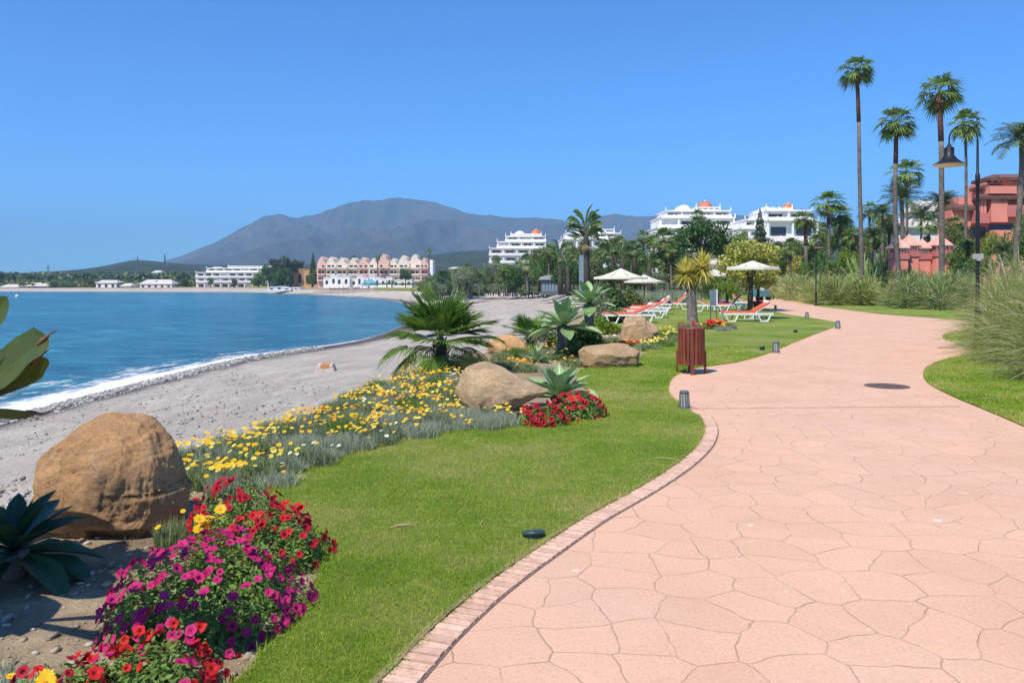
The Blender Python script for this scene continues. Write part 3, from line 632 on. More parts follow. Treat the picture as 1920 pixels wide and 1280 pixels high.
# ================================================================ PLANT BUILDERS
def nrm(v): return v / np.linalg.norm(v)
def curve_ribbon(pts, side, widths, fold=0.0, nrmls=None):
    pass
def agave_leaf(V, Fs, base, az, el, L, W, curl=.5, fold=.25, nt=9, twist=0.0, seed=0):
    """broad fleshy leaf, folded and pointed; appends to V, Fs"""
    d = np.array([math.cos(az) * math.cos(el), math.sin(az) * math.cos(el), math.sin(el)]); h = np.array([math.cos(az), math.sin(az), 0.]); up = np.array([0, 0, 1.])
    side = np.array([-math.sin(az), math.cos(az), 0.]); side = nrm(side + up * twist)
    b0 = len(V); p = np.array(base, float); e = el
    prof_t = [0, .12, .35, .55, .75, .9, 1]; prof_w = [.42, .38, .72, 1, .84, .42, .015]
    for i in range(nt + 1):
        t = i / nt; wv = W * np.interp(t, prof_t, prof_w) / 2
        dd = np.array([h[0] * math.cos(e), h[1] * math.cos(e), math.sin(e)]); nm = np.cross(side, dd); nm = nm if nm[2] > 0 or True else -nm
        if nm[2] < 0 and abs(e) < 1.5: nm = -nm
        wob = .06 * math.sin(t * 9 + seed) * wv
        V += [tuple(p - side * wv + nm * (fold * wv + wob)), tuple(p - side * wv * .5 + nm * fold * wv * .3), tuple(p - nm * wv * .06), tuple(p + side * wv * .5 + nm * fold * wv * .3), tuple(p + side * wv + nm * (fold * wv - wob))]
        p = p + dd * L / nt; e -= curl / nt
    for i in range(nt):
        for k in range(4):
            a = b0 + i * 5 + k; Fs.append((a, a + 1, a + 6, a + 5))
def agave(name, loc, r, label, stem=0.0, n=26, mat=None, group=None, seed=1, W=.30, lean=(0, 0), elmin=-.15, parent=None):
    rs = random.Random(seed); root = thing(name, loc, label, 'agave', 0, group)
    V = []; Fs = []; top = (lean[0], lean[1], stem)
    for i in range(n):
        t = i / n; az = i * 2.39996 + rs.uniform(-.25, .25); el = elmin + (1.35 - elmin) * t ** 1.2 + rs.uniform(-.1, .1)
        L = r * (1.0 - .35 * t) * rs.uniform(.88, 1.12); agave_leaf(V, Fs, (top[0], top[1], top[2] + t * r * .12), az, el, L, L * W * rs.uniform(.85, 1.15), curl=rs.uniform(.1, .6), fold=rs.uniform(.15, .5), seed=rs.random() * 6)
    link('leaves', npmesh('leaves', V, np.array(Fs), [mat or M['agave']], smooth=True), root)
    if stem > 0:
        mb = MB(); mb.tube([(0, 0, -.05), (lean[0] * .4 + .02, lean[1] * .4, stem * .5), (lean[0], lean[1], stem + r * .05)], [.07 * r / .45, .06 * r / .45, .075 * r / .45], 10)
        mb.build('stem', M['greybark'], root, True)
    return root
def fan_leaf(V, F4, F3, hub, d, R_, nseg=24, spread=2.0, droop=.25, gap=.25, fold=.06, joints=2, rs=random, up=(0, 0, 1), ragged=.12):
    """blade of a fan palm: folded segments radiating from hub round direction d"""
    d = nrm(np.array(d, float)); up = np.array(up, float); side = np.cross(d, up)
    if np.linalg.norm(side) < .05: side = np.array([1., 0, 0])
    side = nrm(side); nm = nrm(np.cross(side, d))
    for k in range(nseg):
        th = -spread + 2 * spread * (k + .5) / nseg; dth = spread / nseg
        L = R_ * (.72 + .28 * math.cos(th * .6)) * rs.uniform(1 - ragged, 1)
        c = d * math.cos(th) + side * math.sin(th); cup = nm * (.18 * abs(math.sin(th)))
        c = nrm(c + cup); q = nrm(np.cross(nm, c)); b = len(V)
        wid = L * .5 * math.tan(dth) * 1.05; dr = droop * rs.uniform(.5, 1.5)
        V.append(tuple(hub))
        stops = [.5] + [.5 + .5 * (j + 1) / joints for j in range(joints - 1)]
        for s_ in stops:
            ww = wid * (1 - gap * (s_ - .5) * 2.2) * (1 if s_ <= .5 else 1.15 - s_ * .55)
            dz = np.array([0, 0, -1]) * dr * L * max(0, s_ - .35) ** 2 * 1.6
            p = hub + c * L * s_ + dz
            V += [tuple(p - q * ww), tuple(p - nm * fold * L * .35), tuple(p + q * ww)]
        V.append(tuple(hub + c * L + np.array([0, 0, -1]) * dr * L * .68))
        F3 += [(b, b + 1, b + 2), (b, b + 2, b + 3)]
        m = len(stops)
        for j in range(m - 1):
            a = b + 1 + j * 3; F4 += [(a, a + 3, a + 4, a + 1), (a + 1, a + 4, a + 5, a + 2)]
        a = b + 1 + (m - 1) * 3; F3 += [(a, a + 3, a + 1), (a + 1, a + 3, a + 2)]
def strip(V, F4, pts, w, side=None):
    b = len(V)
    for i, p in enumerate(pts):
        ww = w * (1 - .5 * i / (len(pts) - 1)); s_ = side if side is not None else np.array([1., 0, 0])
        V += [tuple(p - s_ * ww), tuple(p + s_ * ww + np.array([0, 0, .3 * ww]))]
    for i in range(len(pts) - 1): a = b + 2 * i; F4.append((a, a + 1, a + 3, a + 2))
def arr(F): return np.array(F, dtype=int)
# --- crown meshes of unit radius, shared by copies
def wash_crown(seed, n=24, nseg=15, dead=5, wind=.25):
    rs = random.Random(seed); V = []; F4 = []; F3 = []; mi = []; 
    parts = []
    for i in range(n):
        az = i * 2.39996 + rs.uniform(-.3, .3); t = i / n
        el = -.75 + 2.1 * t + rs.uniform(-.12, .12); pl = rs.uniform(.40, .64) * (1 - .15 * t)
        h = np.array([math.cos(az), math.sin(az), 0]); d = h * math.cos(el) + np.array([0, 0, math.sin(el)]) + np.array([wind, 0, .0])
        d = nrm(d); hub = d * pl + np.array([0, 0, -.02])
        side = nrm(np.cross(d, [0, 0, 1.])) if abs(d[2]) < .98 else np.array([1., 0, 0])
        strip(V, F4, [d * 0.02, d * pl * .5 + np.array([0, 0, .02]), hub], .014, side)
        fd = nrm(d + np.array([0, 0, -.25 - .35 * (1 - t)]))
        fan_leaf(V, F4, F3, hub, fd, rs.uniform(.46, .60), nseg, 1.8, .5, .4, .05, 1, rs)
    return npmesh('palm_crown', V, [arr(F4), arr(F3)], [M['palmleaf']])
def dead_skirt(seed, n=14, r=.42, h=.55):
    rs = random.Random(seed); V = []; F4 = []; F3 = []
    for i in range(n):
        az = i * 2.4 + rs.uniform(-.3, .3); el = -1.15 + rs.uniform(-.2, .35); h_ = np.array([math.cos(az), math.sin(az), 0]); d = h_ * math.cos(el) + np.array([0, 0, math.sin(el)])
        hub = d * rs.uniform(.12, .3) + np.array([0, 0, -rs.uniform(0, .25)]); fan_leaf(V, F4, F3, hub, d, rs.uniform(.3, .42), 8, 1.1, .3, .3, .05, 1, rs)
    return npmesh('dead_skirt', V, [arr(F4), arr(F3)], [M['deadleaf']])
def feather_crown(seed, n=34, nl=22, mat='phoenix', wind=.1, arch=1.5):
    rs = random.Random(seed); V = []; F4 = []; F3 = []
    for i in range(n):
        az = i * 2.39996 + rs.uniform(-.2, .2); t = (i + .5) / n; el = -.25 + 1.65 * t; p = np.zeros(3); L = rs.uniform(.9, 1.1) * (1.05 - .25 * t); st = 9; e = el; pts = []
        for k in range(st + 1):
            pts.append(p.copy()); dd = np.array([math.cos(az) * math.cos(e), math.sin(az) * math.cos(e), math.sin(e)]) + np.array([wind * k / st, 0, 0]); p = p + dd * L / st; e -= arch * (.4 + k / st) / st
        side = np.array([-math.sin(az), math.cos(az), 0]); strip(V, F4, pts, .012, side)
        for k in range(nl):
            s_ = .12 + .86 * k / nl; j = min(int(s_ * st), st - 1); f = s_ * st - j; q = pts[j] * (1 - f) + pts[j + 1] * f; tang = nrm(pts[j + 1] - pts[j])
            ll = .34 * math.sin(math.pi * min(s_ * .85 + .12, 1)) ** .6 * rs.uniform(.85, 1.1)
            for sg in (-1, 1):
                dv = nrm(side * sg * .8 + tang * .75 + np.array([0, 0, rs.uniform(-.35, .25)])); b = len(V); ww = tang * .016
                mid = q + dv * ll * .5; V += [tuple(q - ww), tuple(q + ww), tuple(mid + ww * .8), tuple(mid - ww * .8), tuple(q + dv * ll + np.array([0, 0, -.12 * ll]))]
                F4.append((b, b + 1, b + 2, b + 3)); F3.append((b + 3, b + 2, b + 4))
    return npmesh('date_crown', V, [arr(F4), arr(F3)], [M[mat]])
def leafquads(P, N, size, asp=.55, jit=.9):
    """one diamond leaf at each P, facing roughly N"""
    n = len(P); N = N + rng.normal(0, jit, (n, 3)); N /= np.linalg.norm(N, axis=1)[:, None] + 1e-9
    T = rng.normal(0, 1, (n, 3)); T -= N * (T * N).sum(1)[:, None]; T /= np.linalg.norm(T, axis=1)[:, None] + 1e-9; B = np.cross(N, T)
    s = np.broadcast_to(size, (n,))[:, None] * rng.uniform(.6, 1.3, (n, 1))
    V = np.stack([P - T * s, P - B * s * asp, P + T * s, P + B * s * asp], 1).reshape(-1, 3)
    return V, [np.arange(4 * n).reshape(n, 4)]
def lobed_points(n, lobes, rs, flat=.8, shell=.35):
    """points near the surfaces of several lobes; lobes: (x,y,z,r)"""
    lob = np.array(lobes); wt = lob[:, 3] ** 2; k = rng.choice(len(lob), n, p=wt / wt.sum())
    D = rng.normal(0, 1, (n, 3)); D /= np.linalg.norm(D, axis=1)[:, None]
    rr = lob[k, 3] * (1 - shell * rng.uniform(0, 1, n) ** 1.5) * (1 + .12 * np.sin(D[:, 0] * 7 + k) * np.sin(D[:, 2] * 6 + 2 * k))
    P = lob[k, :3] + D * rr[:, None] * np.array([1, 1, flat]); return P, D
def broad_crown(seed, n=3000, mat='midleaf', size=.07, lobes=None, flat=.85, name='crown', shell=.4, spread=.62, lr=(.25, .48), nl=16):
    rs = random.Random(seed)
    if lobes is None:
        lobes = [(0, 0, 0, .55)]
        for i in range(nl):
            a = i * 2.4; t = rs.uniform(-.75, .95); rr = spread * math.sqrt(1 - t * t * .7); lobes.append((rr * math.cos(a), rr * math.sin(a), t * .6, rs.uniform(*lr)))
    P, D = lobed_points(n, lobes, rs, flat, shell); V, fs = leafquads(P, D, size)
    return npmesh(name, V, fs, [M[mat]] if isinstance(mat, str) else mat)
def conifer_crown(seed, n=6500, mat='pine', size=.07, h=2.6):
    z = rng.uniform(0, 1, n) ** 1.15; tier = .82 + .18 * np.cos(z * 2 * np.pi * 11); r = (1 - z) ** .8 * .62 * tier * rng.uniform(.35, 1, n) ** .5
    a = rng.uniform(0, 2 * np.pi, n); r *= 1 + .22 * np.sin(a * 5 + z * 30)
    P = np.stack([r * np.cos(a), r * np.sin(a), z * h - r * .25], 1); N = np.stack([np.cos(a), np.sin(a), .6 + 0 * a], 1)
    V, fs = leafquads(P, N, size * (1.2 - z), .4); return npmesh('conifer_crown', V, fs, [M[mat]])
def banana_crown(seed, n=16, mat='banana'):
    """strelitzia / banana style paddles in a fan; unit size"""
    rs = random.Random(seed); V = []; Fs = []
    for i in range(n):
        az = rs.choice([0, math.pi]) + rs.uniform(-.9, .9); el = rs.uniform(.35, 1.5); h = np.array([math.cos(az), math.sin(az), 0]); d = h * math.cos(el) + np.array([0, 0, math.sin(el)])
        st = d * rs.uniform(.25, .5); e0 = el - .3; strip(V, [], [np.zeros(3), st], .02)
        del V[-4:]
        agave_leaf(V, Fs, st, az + rs.uniform(-.3, .3), e0, rs.uniform(.5, .75), rs.uniform(.17, .26), curl=rs.uniform(.5, 1.5), fold=rs.uniform(.1, .7), nt=6, twist=rs.uniform(-1, 1), seed=i)
        mb = MB(); mb.tube([(0, 0, -.1), tuple(st * 1.1)], [.025, .012], 4, caps=False); b = len(V); V += mb.v; Fs += [tuple(b + q for q in f) for f in mb.f]
    return npmesh('paddle_crown', V, arr(Fs), [M[mat]])
def spiky_head(seed, n=180, L=1.0, w=.05, mat='yucca', elmin=-.9, curl=.5):
    rs = random.Random(seed); V = []; F4 = []; F3 = []
    for i in range(n):
        t = (i + .5) / n; az = i * 2.39996; el = elmin + (1.5 - elmin) * t + rs.uniform(-.15, .15); d = np.array([math.cos(az) * math.cos(el), math.sin(az) * math.cos(el), math.sin(el)])
        side = nrm(np.cross(d, [.01, 0, 1.])); l = L * rs.uniform(.75, 1.05); b = len(V); dn = np.array([0, 0, -1.]) * rs.uniform(0, curl) * l
        m1 = d * l * .45 + dn * .12; V += [tuple(d * .05 - side * w * .6), tuple(d * .05 + side * w * .6), tuple(m1 + side * w), tuple(m1 - side * w), tuple(d * l + dn * .55)]
        F4.append((b, b + 1, b + 2, b + 3)); F3.append((b + 3, b + 2, b + 4))
    return npmesh('spiky_head', V, [arr(F4), arr(F3)], [M[mat]])
def tuft(n, r, h, w, mat, lean=1.0, spread=.35, seg=3, name='tuft', zbase=0, bend=.6, ry=None):
    a = rng.uniform(0, 2 * np.pi, n); q = np.sqrt(rng.uniform(0, 1, n)) * spread * r; P = np.stack([q * np.cos(a), q * np.sin(a) * ((ry or r) / r), np.full(n, zbase)], 1)
    V, fs = blades(P, h * rng.uniform(.55, 1.1, n), w, lean, bend=bend, seg=seg); return npmesh(name, V, fs, [M[mat]])
# --- rocks
def rock(name, loc, sx, sy, sz, mat, label, seed, ctrl=None, sub=6, rough=1.0, rz=0, group=None):
    import bmesh
    bm = bmesh.new(); bmesh.ops.create_icosphere(bm, subdivisions=sub, radius=1)
    off = Vector((seed * 3.1, seed * 1.7, seed * .9)); rr_ = random.Random(seed * 7); planes = []
    for _ in range(16): planes.append((Vector((rr_.gauss(0, 1), rr_.gauss(0, 1), rr_.gauss(0, .8))).normalized(), rr_.uniform(.80, .98)))
    for v in bm.verts:
        p = v.co.copy()
        q = Vector([math.copysign(abs(c) ** .82, c) for c in p])       # boxier
        k = 1 + rough * (.16 * noise.noise(p * 1.3 + off) + .07 * noise.noise(p * 3 + off) + .022 * noise.noise(p * 8 + off) + .010 * noise.fractal(p * 18 + off, 1, 2, 4))
        ph = (p.z * .85 - p.x * .5 + .35 * noise.noise(p * 1.6 + off)) * 3.4 + seed; fr_ = ph - math.floor(ph); st = rough * .034 * (fr_ if fr_ < .85 else (1 - fr_) * 5.67) * (.5 + noise.noise(p * 1.1 + off * 2)) - .012 * rough * max(0, 1 - abs(noise.noise(p * 1.7 + off)) * 22) + .006 * rough * noise.fractal(p * 22, 1, 2, 5)       # bedding ledges
        q = q * (k + st)
        for n_, d_ in planes:      # broken faces
            e_ = q.dot(n_) - d_ - .02 * noise.noise(p * 5 + off)
            if e_ > 0: q -= n_ * e_ * .8
        if ctrl: q = ctrl(q)
        v.co = Vector((q.x * sx, q.y * sy, q.z * sz))
    for f in bm.faces: f.smooth = True
    me = bpy.data.meshes.new(name); bm.to_mesh(me); bm.free(); me.materials.append(mat)
    o = link(name, me, None, loc); o.rotation_euler = (0, 0, rz); return tag(o, label, 'rock', group)
# ================================================================ FOREGROUND
def c1(q):   # big boulder: domed, wide flat base, undercut at the lower right
    q = q.copy()
    if q.z < 0: q.z *= .75; q.x *= 1.06 - .06 * min(-q.z, 1)
    if q.z > .1 and q.x > .2: q.z -= .10 * (q.x - .2)
    if q.z > 0: f_ = math.sqrt(max(.05, 1 - (q.z * .78) ** 2)); q.x *= .42 + .58 * f_; q.y *= .4 + .6 * f_; q.x += -.10 * q.z
    if q.z < -.35 and q.x > -.1 and q.y < 0: q.y *= .78
    return q
rock('boulder', (-2.71, 5.46, .23), .425, .44, .545, M['rock1'], 'largest boulder, orange sandstone dome beside the dark agave and purple petunias', 3, c1, sub=7)
def c2(q):   # hump at the left, long nose falling to the right
    q = q.copy(); t = (q.x + 1) / 2
    q.z *= np.interp(t, [0, .15, .35, .6, .85, 1], [.75, 1.15, .95, .62, .42, .25])
    if q.z < 0: q.x *= 1 + .28 * q.z if q.x < 0 else 1 + .12 * q.z
    return q
rock('boulder', (-.16, 10.1, .25), .60, .42, .40, M['rock2'], 'tan boulder with a hump and long nose between yellow flowers and agave', 8, c2, rough=.8)
rock('boulder', (1.85, 15.3, .16), .60, .40, .27, M['rock3'], 'low flat brown boulder lying on the lawn edge', 14, None, rough=.9)
rock('boulder', (3.40, 21.4, .24), .53, .45, .40, M['rock3'], 'round brown boulder in front of the white lounger', 21, lambda q: Vector((q.x, q.y, q.z * (1.15 if q.x < 0.3 else .85))))
rock('boulder', (-.10, 18.2, .12), .50, .35, .26, M['rock1'], 'smooth orange boulder behind the fan palm', 33)
# bare soil with clods and pebbles at the lower left
import bmesh
def pebbles(name, n, xr, yr, rr, mat, label, poly=None, z=0):
    bm = bmesh.new(); bmesh.ops.create_icosphere(bm, subdivisions=1, radius=1); bv = np.array([v.co for v in bm.verts]); bf = np.array([[v.index for v in f.verts] for f in bm.faces]); bm.free()
    P = np.stack([rng.uniform(*xr, n), rng.uniform(*yr, n)], 1)
    if poly is not None: P = P[inpoly(P, poly)]
    n = len(P); s = rr[0] + (rr[1] - rr[0]) * rng.uniform(0, 1, n) ** 3; sc = np.stack([s * rng.uniform(.7, 1.3, n), s * rng.uniform(.7, 1.3, n), s * rng.uniform(.4, .8, n)], 1)
    V = bv[None] * sc[:, None] * (1 + .25 * rng.normal(0, 1, (n, len(bv), 1))); V[:, :, 0] += P[:, :1]; V[:, :, 1] += P[:, 1:]; V[:, :, 2] += z + s[:, None] * .15
    Fx = (bf[None] + (np.arange(n) * len(bv))[:, None, None]).reshape(-1, 3); return tag(link(name, npmesh(name, V.reshape(-1, 3), Fx, [mat], smooth=False)), label, name, kind='stuff')
pm = leafmat('pebble', [(.20, .15, .11), (.36, .29, .21), (.50, .44, .36)], 0, .95)
bedpoly = gp([(-60, 1290), (-60, 860), (340, 850), (480, 820), (600, 775), (700, 730), (830, 690), (1080, 700), (1100, 745), (1118, 780), (960, 803), (850, 812), (740, 832), (640, 862), (560, 888), (512, 915), (560, 975), (608, 1045), (560, 1150), (490, 1225), (430, 1290)])
pebbles('clods', 5200, (-4.2, .9), (2.6, 9), (.004, .03), pm, 'loose clods and pebbles of the flower bed', bedpoly, -.028)
sp = leafmat('dark_shingle', [(.12, .115, .11), (.22, .21, .20), (.36, .34, .31), (.52, .49, .45)], 0, .9)
def shorepebbles():
    bm = bmesh.new(); bmesh.ops.create_icosphere(bm, subdivisions=1, radius=1); bv = np.array([v.co for v in bm.verts]); bf = np.array([[v.index for v in f.verts] for f in bm.faces]); bm.free()
    n = 9000; i = rng.uniform(16, 52, n); u = rng.normal(.955, .028, n); n2 = 3500; i = np.concatenate([i, rng.uniform(14, 46, n2)]); u = np.concatenate([u, rng.uniform(.1, .95, n2)]); n += n2
    i0 = i.astype(int); f = (i - i0)[:, None]; Sx = S[i0] * (1 - f) + S[i0 + 1] * f; Gx = G[i0] * (1 - f) + G[i0 + 1] * f; P = Gx + (Sx - Gx) * u[:, None]; z = np.interp(u, US, ZF) * ZS
    s = .03 + .10 * rng.uniform(0, 1, n) ** 3; s[-n2:] *= .45; sc = np.stack([s * rng.uniform(.7, 1.3, n), s * rng.uniform(.7, 1.3, n), s * .6], 1)
    V = bv[None] * sc[:, None] * (1 + .2 * rng.normal(0, 1, (n, len(bv), 1))); V[:, :, 0] += P[:, :1]; V[:, :, 1] += P[:, 1:]; V[:, :, 2] += z[:, None] + .02
    Fx = (bf[None] + (np.arange(n) * len(bv))[:, None, None]).reshape(-1, 3); tag(link('shingle', npmesh('shingle', V.reshape(-1, 3), Fx, [sp])), 'dark wet stones along the water line', 'shingle', kind='stuff')
shorepebbles()
# --- dark agave low in the corner
agave('agave_plant', (-2.78, 4.45, .05), .47, 'dark green agave rosette in shade at the foot of the big boulder', 0.06, 30, M['agaveshade'], seed=5, W=.34, elmin=-.25)
# --- tall broad leaved plant reaching in from the left edge
BX, BY = 3.22, 3.62; root = thing('broadleaf_plant', (-BX, BY, 0), 'tall plant at the left edge, olive leaves with withered tips', 'plant')
mb = MB(); mb.tube([(0, 0, -.1), (.02, .03, .5), (-.02, 0, 1.0), (0, .02, 1.25)], [.06, .055, .05, .06], 10); mb.build('stem', M['greybark'], root, True)
def free_leaf(root, name, pts, W, mat, nrmv, tip=True, fold=.3, wav=.08):
    """leaf along world points pts (relative to root), blade normal nrmv"""
    P = [np.array(p, float) for p in pts]; nt = 22; V = []; Fs = []; nv = nrm(np.array(nrmv, float)); m = len(P) - 1
    for i in range(nt + 1):
        t = i / nt; s_ = t * m; j = min(int(s_), m - 1); f = s_ - j; p = cr(P[max(j - 1, 0)], P[j], P[j + 1], P[min(j + 2, m)], f); q = cr(P[max(j - 1, 0)], P[j], P[j + 1], P[min(j + 2, m)], min(f + .05, 1.02)); d = nrm(q - p + 1e-6)
        sd_ = nrm(np.cross(nv, d)); ww = W * np.interp(t, [0, .15, .4, .62, .82, .94, 1], [.22, .3, .85, 1, .74, .34, .02]) / 2; wb = wav * ww * math.sin(t * 15)
        for k, a in enumerate((-1, -.6, -.2, 0, .2, .6, 1)): V.append(tuple(p + sd_ * ww * a + nv * (fold * ww * abs(a) ** 1.4 + wb * a)))
    for i in range(nt):
        for k in range(6): a = i * 7 + k; Fs.append((a, a + 1, a + 8, a + 7))
    o = link(name, npmesh(name, V, arr(Fs), [mat], smooth=True), root)
    mr = MB(); mr.tube([tuple(V[i * 7 + 3]) for i in range(0, nt - 1, 2)], [.0035 * (1 - .8 * i / nt) for i in range(0, nt - 1, 2)], 5); mr.build('midrib', M['limeleaf'], o, True)
    if tip:
        e = P[-1]; d = nrm(P[-1] - P[-2]); mb = MB(); mb.tube([tuple(e - d * .05), tuple(e - d * .02 + nv * .004), tuple(e + d * .01 + nv * .006), tuple(e + d * .035 + np.array([.01, 0, .006]))], [.006, .010, .004, .001], 6); mb.build('withered_tip', M['browntip'], o, True)
    return o
def rel(px, py, Y): return (PX(px, Y) + BX, Y - BY, PZ(py, Y))
free_leaf(root, 'leaf', [rel(-395, 720, 3.2), rel(-200, 745, 3.05), rel(-20, 712, 2.95), rel(62, 655, 2.9), rel(90, 632, 2.9)], .20, M['bigleaf'], (.05, -.75, .65))
free_leaf(root, 'leaf', [rel(-395, 730, 3.2), rel(-180, 772, 3.1), rel(-10, 735, 3.0), rel(50, 690, 2.98), rel(76, 668, 2.98)], .16, M['bigleaf'], (.15, .5, .8), fold=.5)
free_leaf(root, 'leaf', [rel(-395, 740, 3.25), rel(-200, 775, 3.15), rel(-60, 768, 3.05), rel(20, 768, 3.0), rel(74, 773, 3.0)], .13, M['bigleaf'], (.1, -.45, -.85), tip=True)
free_leaf(root, 'leaf', [rel(-395, 700, 3.2), rel(-220, 640, 3.2), rel(-70, 640, 3.2), rel(-12, 600, 3.2), rel(14, 556, 3.2)], .20, M['bigleaf'], (-.2, -.8, .3), tip=False)
for k, (az, el, L) in enumerate([(.2, .1, .95), (.75, .35, .95), (1.3, .2, 1.0), (1.9, .5, .9), (2.6, .3, .9), (3.4, .2, .9), (4.1, .4, .9), (-.75, .25, .75), (-1.3, .5, .7), (.5, -.15, .8), (1.1, 1.0, .7), (2.9, 1.1, .7), (0.1, .9, .6), (1.6, .9, .7), (2.2, .05, .9), (1.6, -.1, .9), (.9, .6, .75), (5.2, .3, .7), (4.6, .8, .7), (3.8, .7, .8), (.45, .5, .7), (2.5, .75, .8)]):
    if az < .6 or (az < 1.2 and el < .3): el = min(el, -.0) ; L = .72
    V = []; Fs = []; agave_leaf(V, Fs, (0, 0, 1.2), az, el, L * .95, .27, curl=.7, fold=.3, seed=k)
    link('leaf', npmesh('leaf', V, arr(Fs), [M['bigleaf']], smooth=True), root)
# --- petunias
def bloom(mat, dark, r, petals=5, depth=.35, notch=.16):
    V = []; Fs = []; mi = []; n = petals * 4
    for ring, (rr, z) in enumerate([(.10, -depth), (.32, -depth * .35), (.7, .02), (1.0, .0)]):
        for k in range(n):
            a = 2 * math.pi * k / n; s_ = 1 - (notch * (1 - abs(math.cos(a * petals / 2))) ** .8 if ring == 3 else 0); zz = z + (.06 * math.cos(a * petals) if ring == 3 else 0) + (random.uniform(-.05, .05) if ring == 3 else 0)
            V.append((rr * s_ * math.cos(a) * r, rr * s_ * math.sin(a) * r, zz * r))
    for ring in range(3):
        for k in range(n): Fs.append((ring * n + k, ring * n + (k + 1) % n, (ring + 1) * n + (k + 1) % n, (ring + 1) * n + k)); mi.append(1 if ring == 0 else 0)
    me = npmesh('blossom', V, arr(Fs), [mat, dark], mi, smooth=False); return me
def daisy(mat, r, n=13, cup=.25, disc='disc'):
    V = []; F3 = []; F4 = []; mi4 = []
    for k in range(n):
        a = 2 * math.pi * k / n + random.uniform(-.05, .05); d = np.array([math.cos(a), math.sin(a), 0]); s_ = np.array([-math.sin(a), math.cos(a), 0]); b = len(V); L = r * random.uniform(.85, 1.05); w = r * .21
        V += [tuple(d * .15 * r - s_ * w * .4), tuple(d * .15 * r + s_ * w * .4), tuple(d * L * .7 + s_ * w + np.array([0, 0, cup * r * .5])), tuple(d * L * .7 - s_ * w + np.array([0, 0, cup * r * .5])), tuple(d * L + np.array([0, 0, cup * r * .6]))]
        F4.append((b, b + 1, b + 2, b + 3)); F3.append((b + 3, b + 2, b + 4))
    b = len(V); m = 8
    for k in range(m): V.append((.24 * r * math.cos(2 * math.pi * k / m), .24 * r * math.sin(2 * math.pi * k / m), .05 * r))
    V.append((0, 0, .13 * r)); 
    for k in range(m): F3.append((b + k, b + (k + 1) % m, b + m))
    return npmesh('blossom', V, [arr(F4), arr(F3)], [M[mat], M[disc]], [0] * len(F4) + [0] * (len(F3) - m) + [1] * m)
def orient(o, nv, rs):
    q = Vector(nv).to_track_quat('Z', 'Y'); o.rotation_euler = (q @ Matrix.Rotation(rs.uniform(0, 6.28), 3, 'Z').to_quaternion()).to_euler()
BL = {c: [bloom(M[a], M[b], 1.0) for _ in range(3)] for c, a, b in (('magenta', 'magenta', 'magdark'), ('crimson', 'crimson', 'crimdark'), ('red', 'redpet', 'crimson'))}
for c in ('gold', 'lemon', 'orangepet', 'cream_pet'): BL[c] = [daisy(c, 1.0) for _ in range(3)]
def dome_pts(n, rx, ry, h, rs, inner=0.0, bias=1):
    D = rng.normal(0, 1, (n, 3)); D[:, 2] = np.abs(D[:, 2]) * bias; D /= np.linalg.norm(D, axis=1)[:, None]
    k = 1 - inner * rng.uniform(0, 1, n) ** 1.4; bump_ = 1 + .13 * np.sin(D[:, 0] * 6 + 1) * np.sin(D[:, 1] * 5) + .08 * np.sin(D[:, 0] * 13 + D[:, 2] * 11)
    P = D * k[:, None] * bump_[:, None] * np.array([rx, ry, h]); N = D / np.array([rx, ry, h]); N /= np.linalg.norm(N, axis=1)[:, None]; return P, N
def petunia(loc, rx, ry, h, cols, nb, label, seed, rb=.034, nl=2600, group='petunia clumps', name='petunia_clump', leaf=.019, pref=None):
    rs = random.Random(seed); root = thing(name, loc, label, 'flowers', 0, group)
    P, N = dome_pts(nl, rx, ry, h, rs, .55, .8); P[:, 2] = np.maximum(P[:, 2] - .015, .005); N[:, 2] += .5; V, fs = leafquads(P, N, leaf, .5, .6)
    link('foliage', npmesh('foliage', V, fs, [M['petleaf']]), root)
    Q = []; tries = 0; extra = max(0, nb - 100)
    while len(Q) < nb and tries < 9000:
        tries += 1; P, N = dome_pts(1, rx * 1.02, ry * 1.02, h * 1.06, rs, .04, .9)
        p = P[0]
        if noise.noise(Vector(p * 7 + seed)) < -.22: continue
        if all(np.linalg.norm(p - q[0]) > rb * .95 for q in Q): Q.append((p, N[0]))
    mass = []
    for qi, (p, nv) in enumerate(Q):
        if qi >= 100: mass.append((p, nv)); continue
        c = rs.choice(cols) if pref is None else pref(p, rs)
        o = link('blossom', rs.choice(BL[c]), root, tuple(p + nv * rb * .3)); s = rb * rs.uniform(.6, 1.15); o.scale = (s, s, s * rs.uniform(.8, 1.6))
        orient(o, nv + np.array([rs.uniform(-.9, .9), rs.uniform(-.9, .5), rs.uniform(-.3, .6)]), rs)
    if mass:
        Vs = []; fs = []; off = 0
        for p, nv in mass:
            me0 = rs.choice(BL[cols[0]]); s = rb * rs.uniform(.7, 1.0); q = (Vector(nv) + Vector((rs.uniform(-.5, .5), rs.uniform(-.7, .2), .2))).to_track_quat('Z', 'Y')
            for v in me0.vertices: Vs.append(tuple(Vector(p) + q @ (v.co * s)))
            for f in me0.polygons: fs.append(tuple(off + i for i in f.vertices))
            off += len(me0.vertices)
        link('blossoms', npmesh('blossoms', Vs, arr(fs), [me0.materials[0]]), root)['kind'] = 'stuff'
    return root
petunia((-1.52, 3.95, -.03), .47, .52, .36, ['magenta'], 330, 'big purple petunia clump in front of the large boulder', 11, rb=.029, nl=7500, leaf=.016, pref=lambda p, rs: 'magenta' if p[1] > -.38 or rs.random() < .4 else 'red')
petunia((-1.80, 5.25, -.03), .32, .34, .34, ['crimson'], 150, 'dark crimson petunias right of the large boulder, beside yellow daisies', 12, nl=4200, rb=.029, leaf=.016)
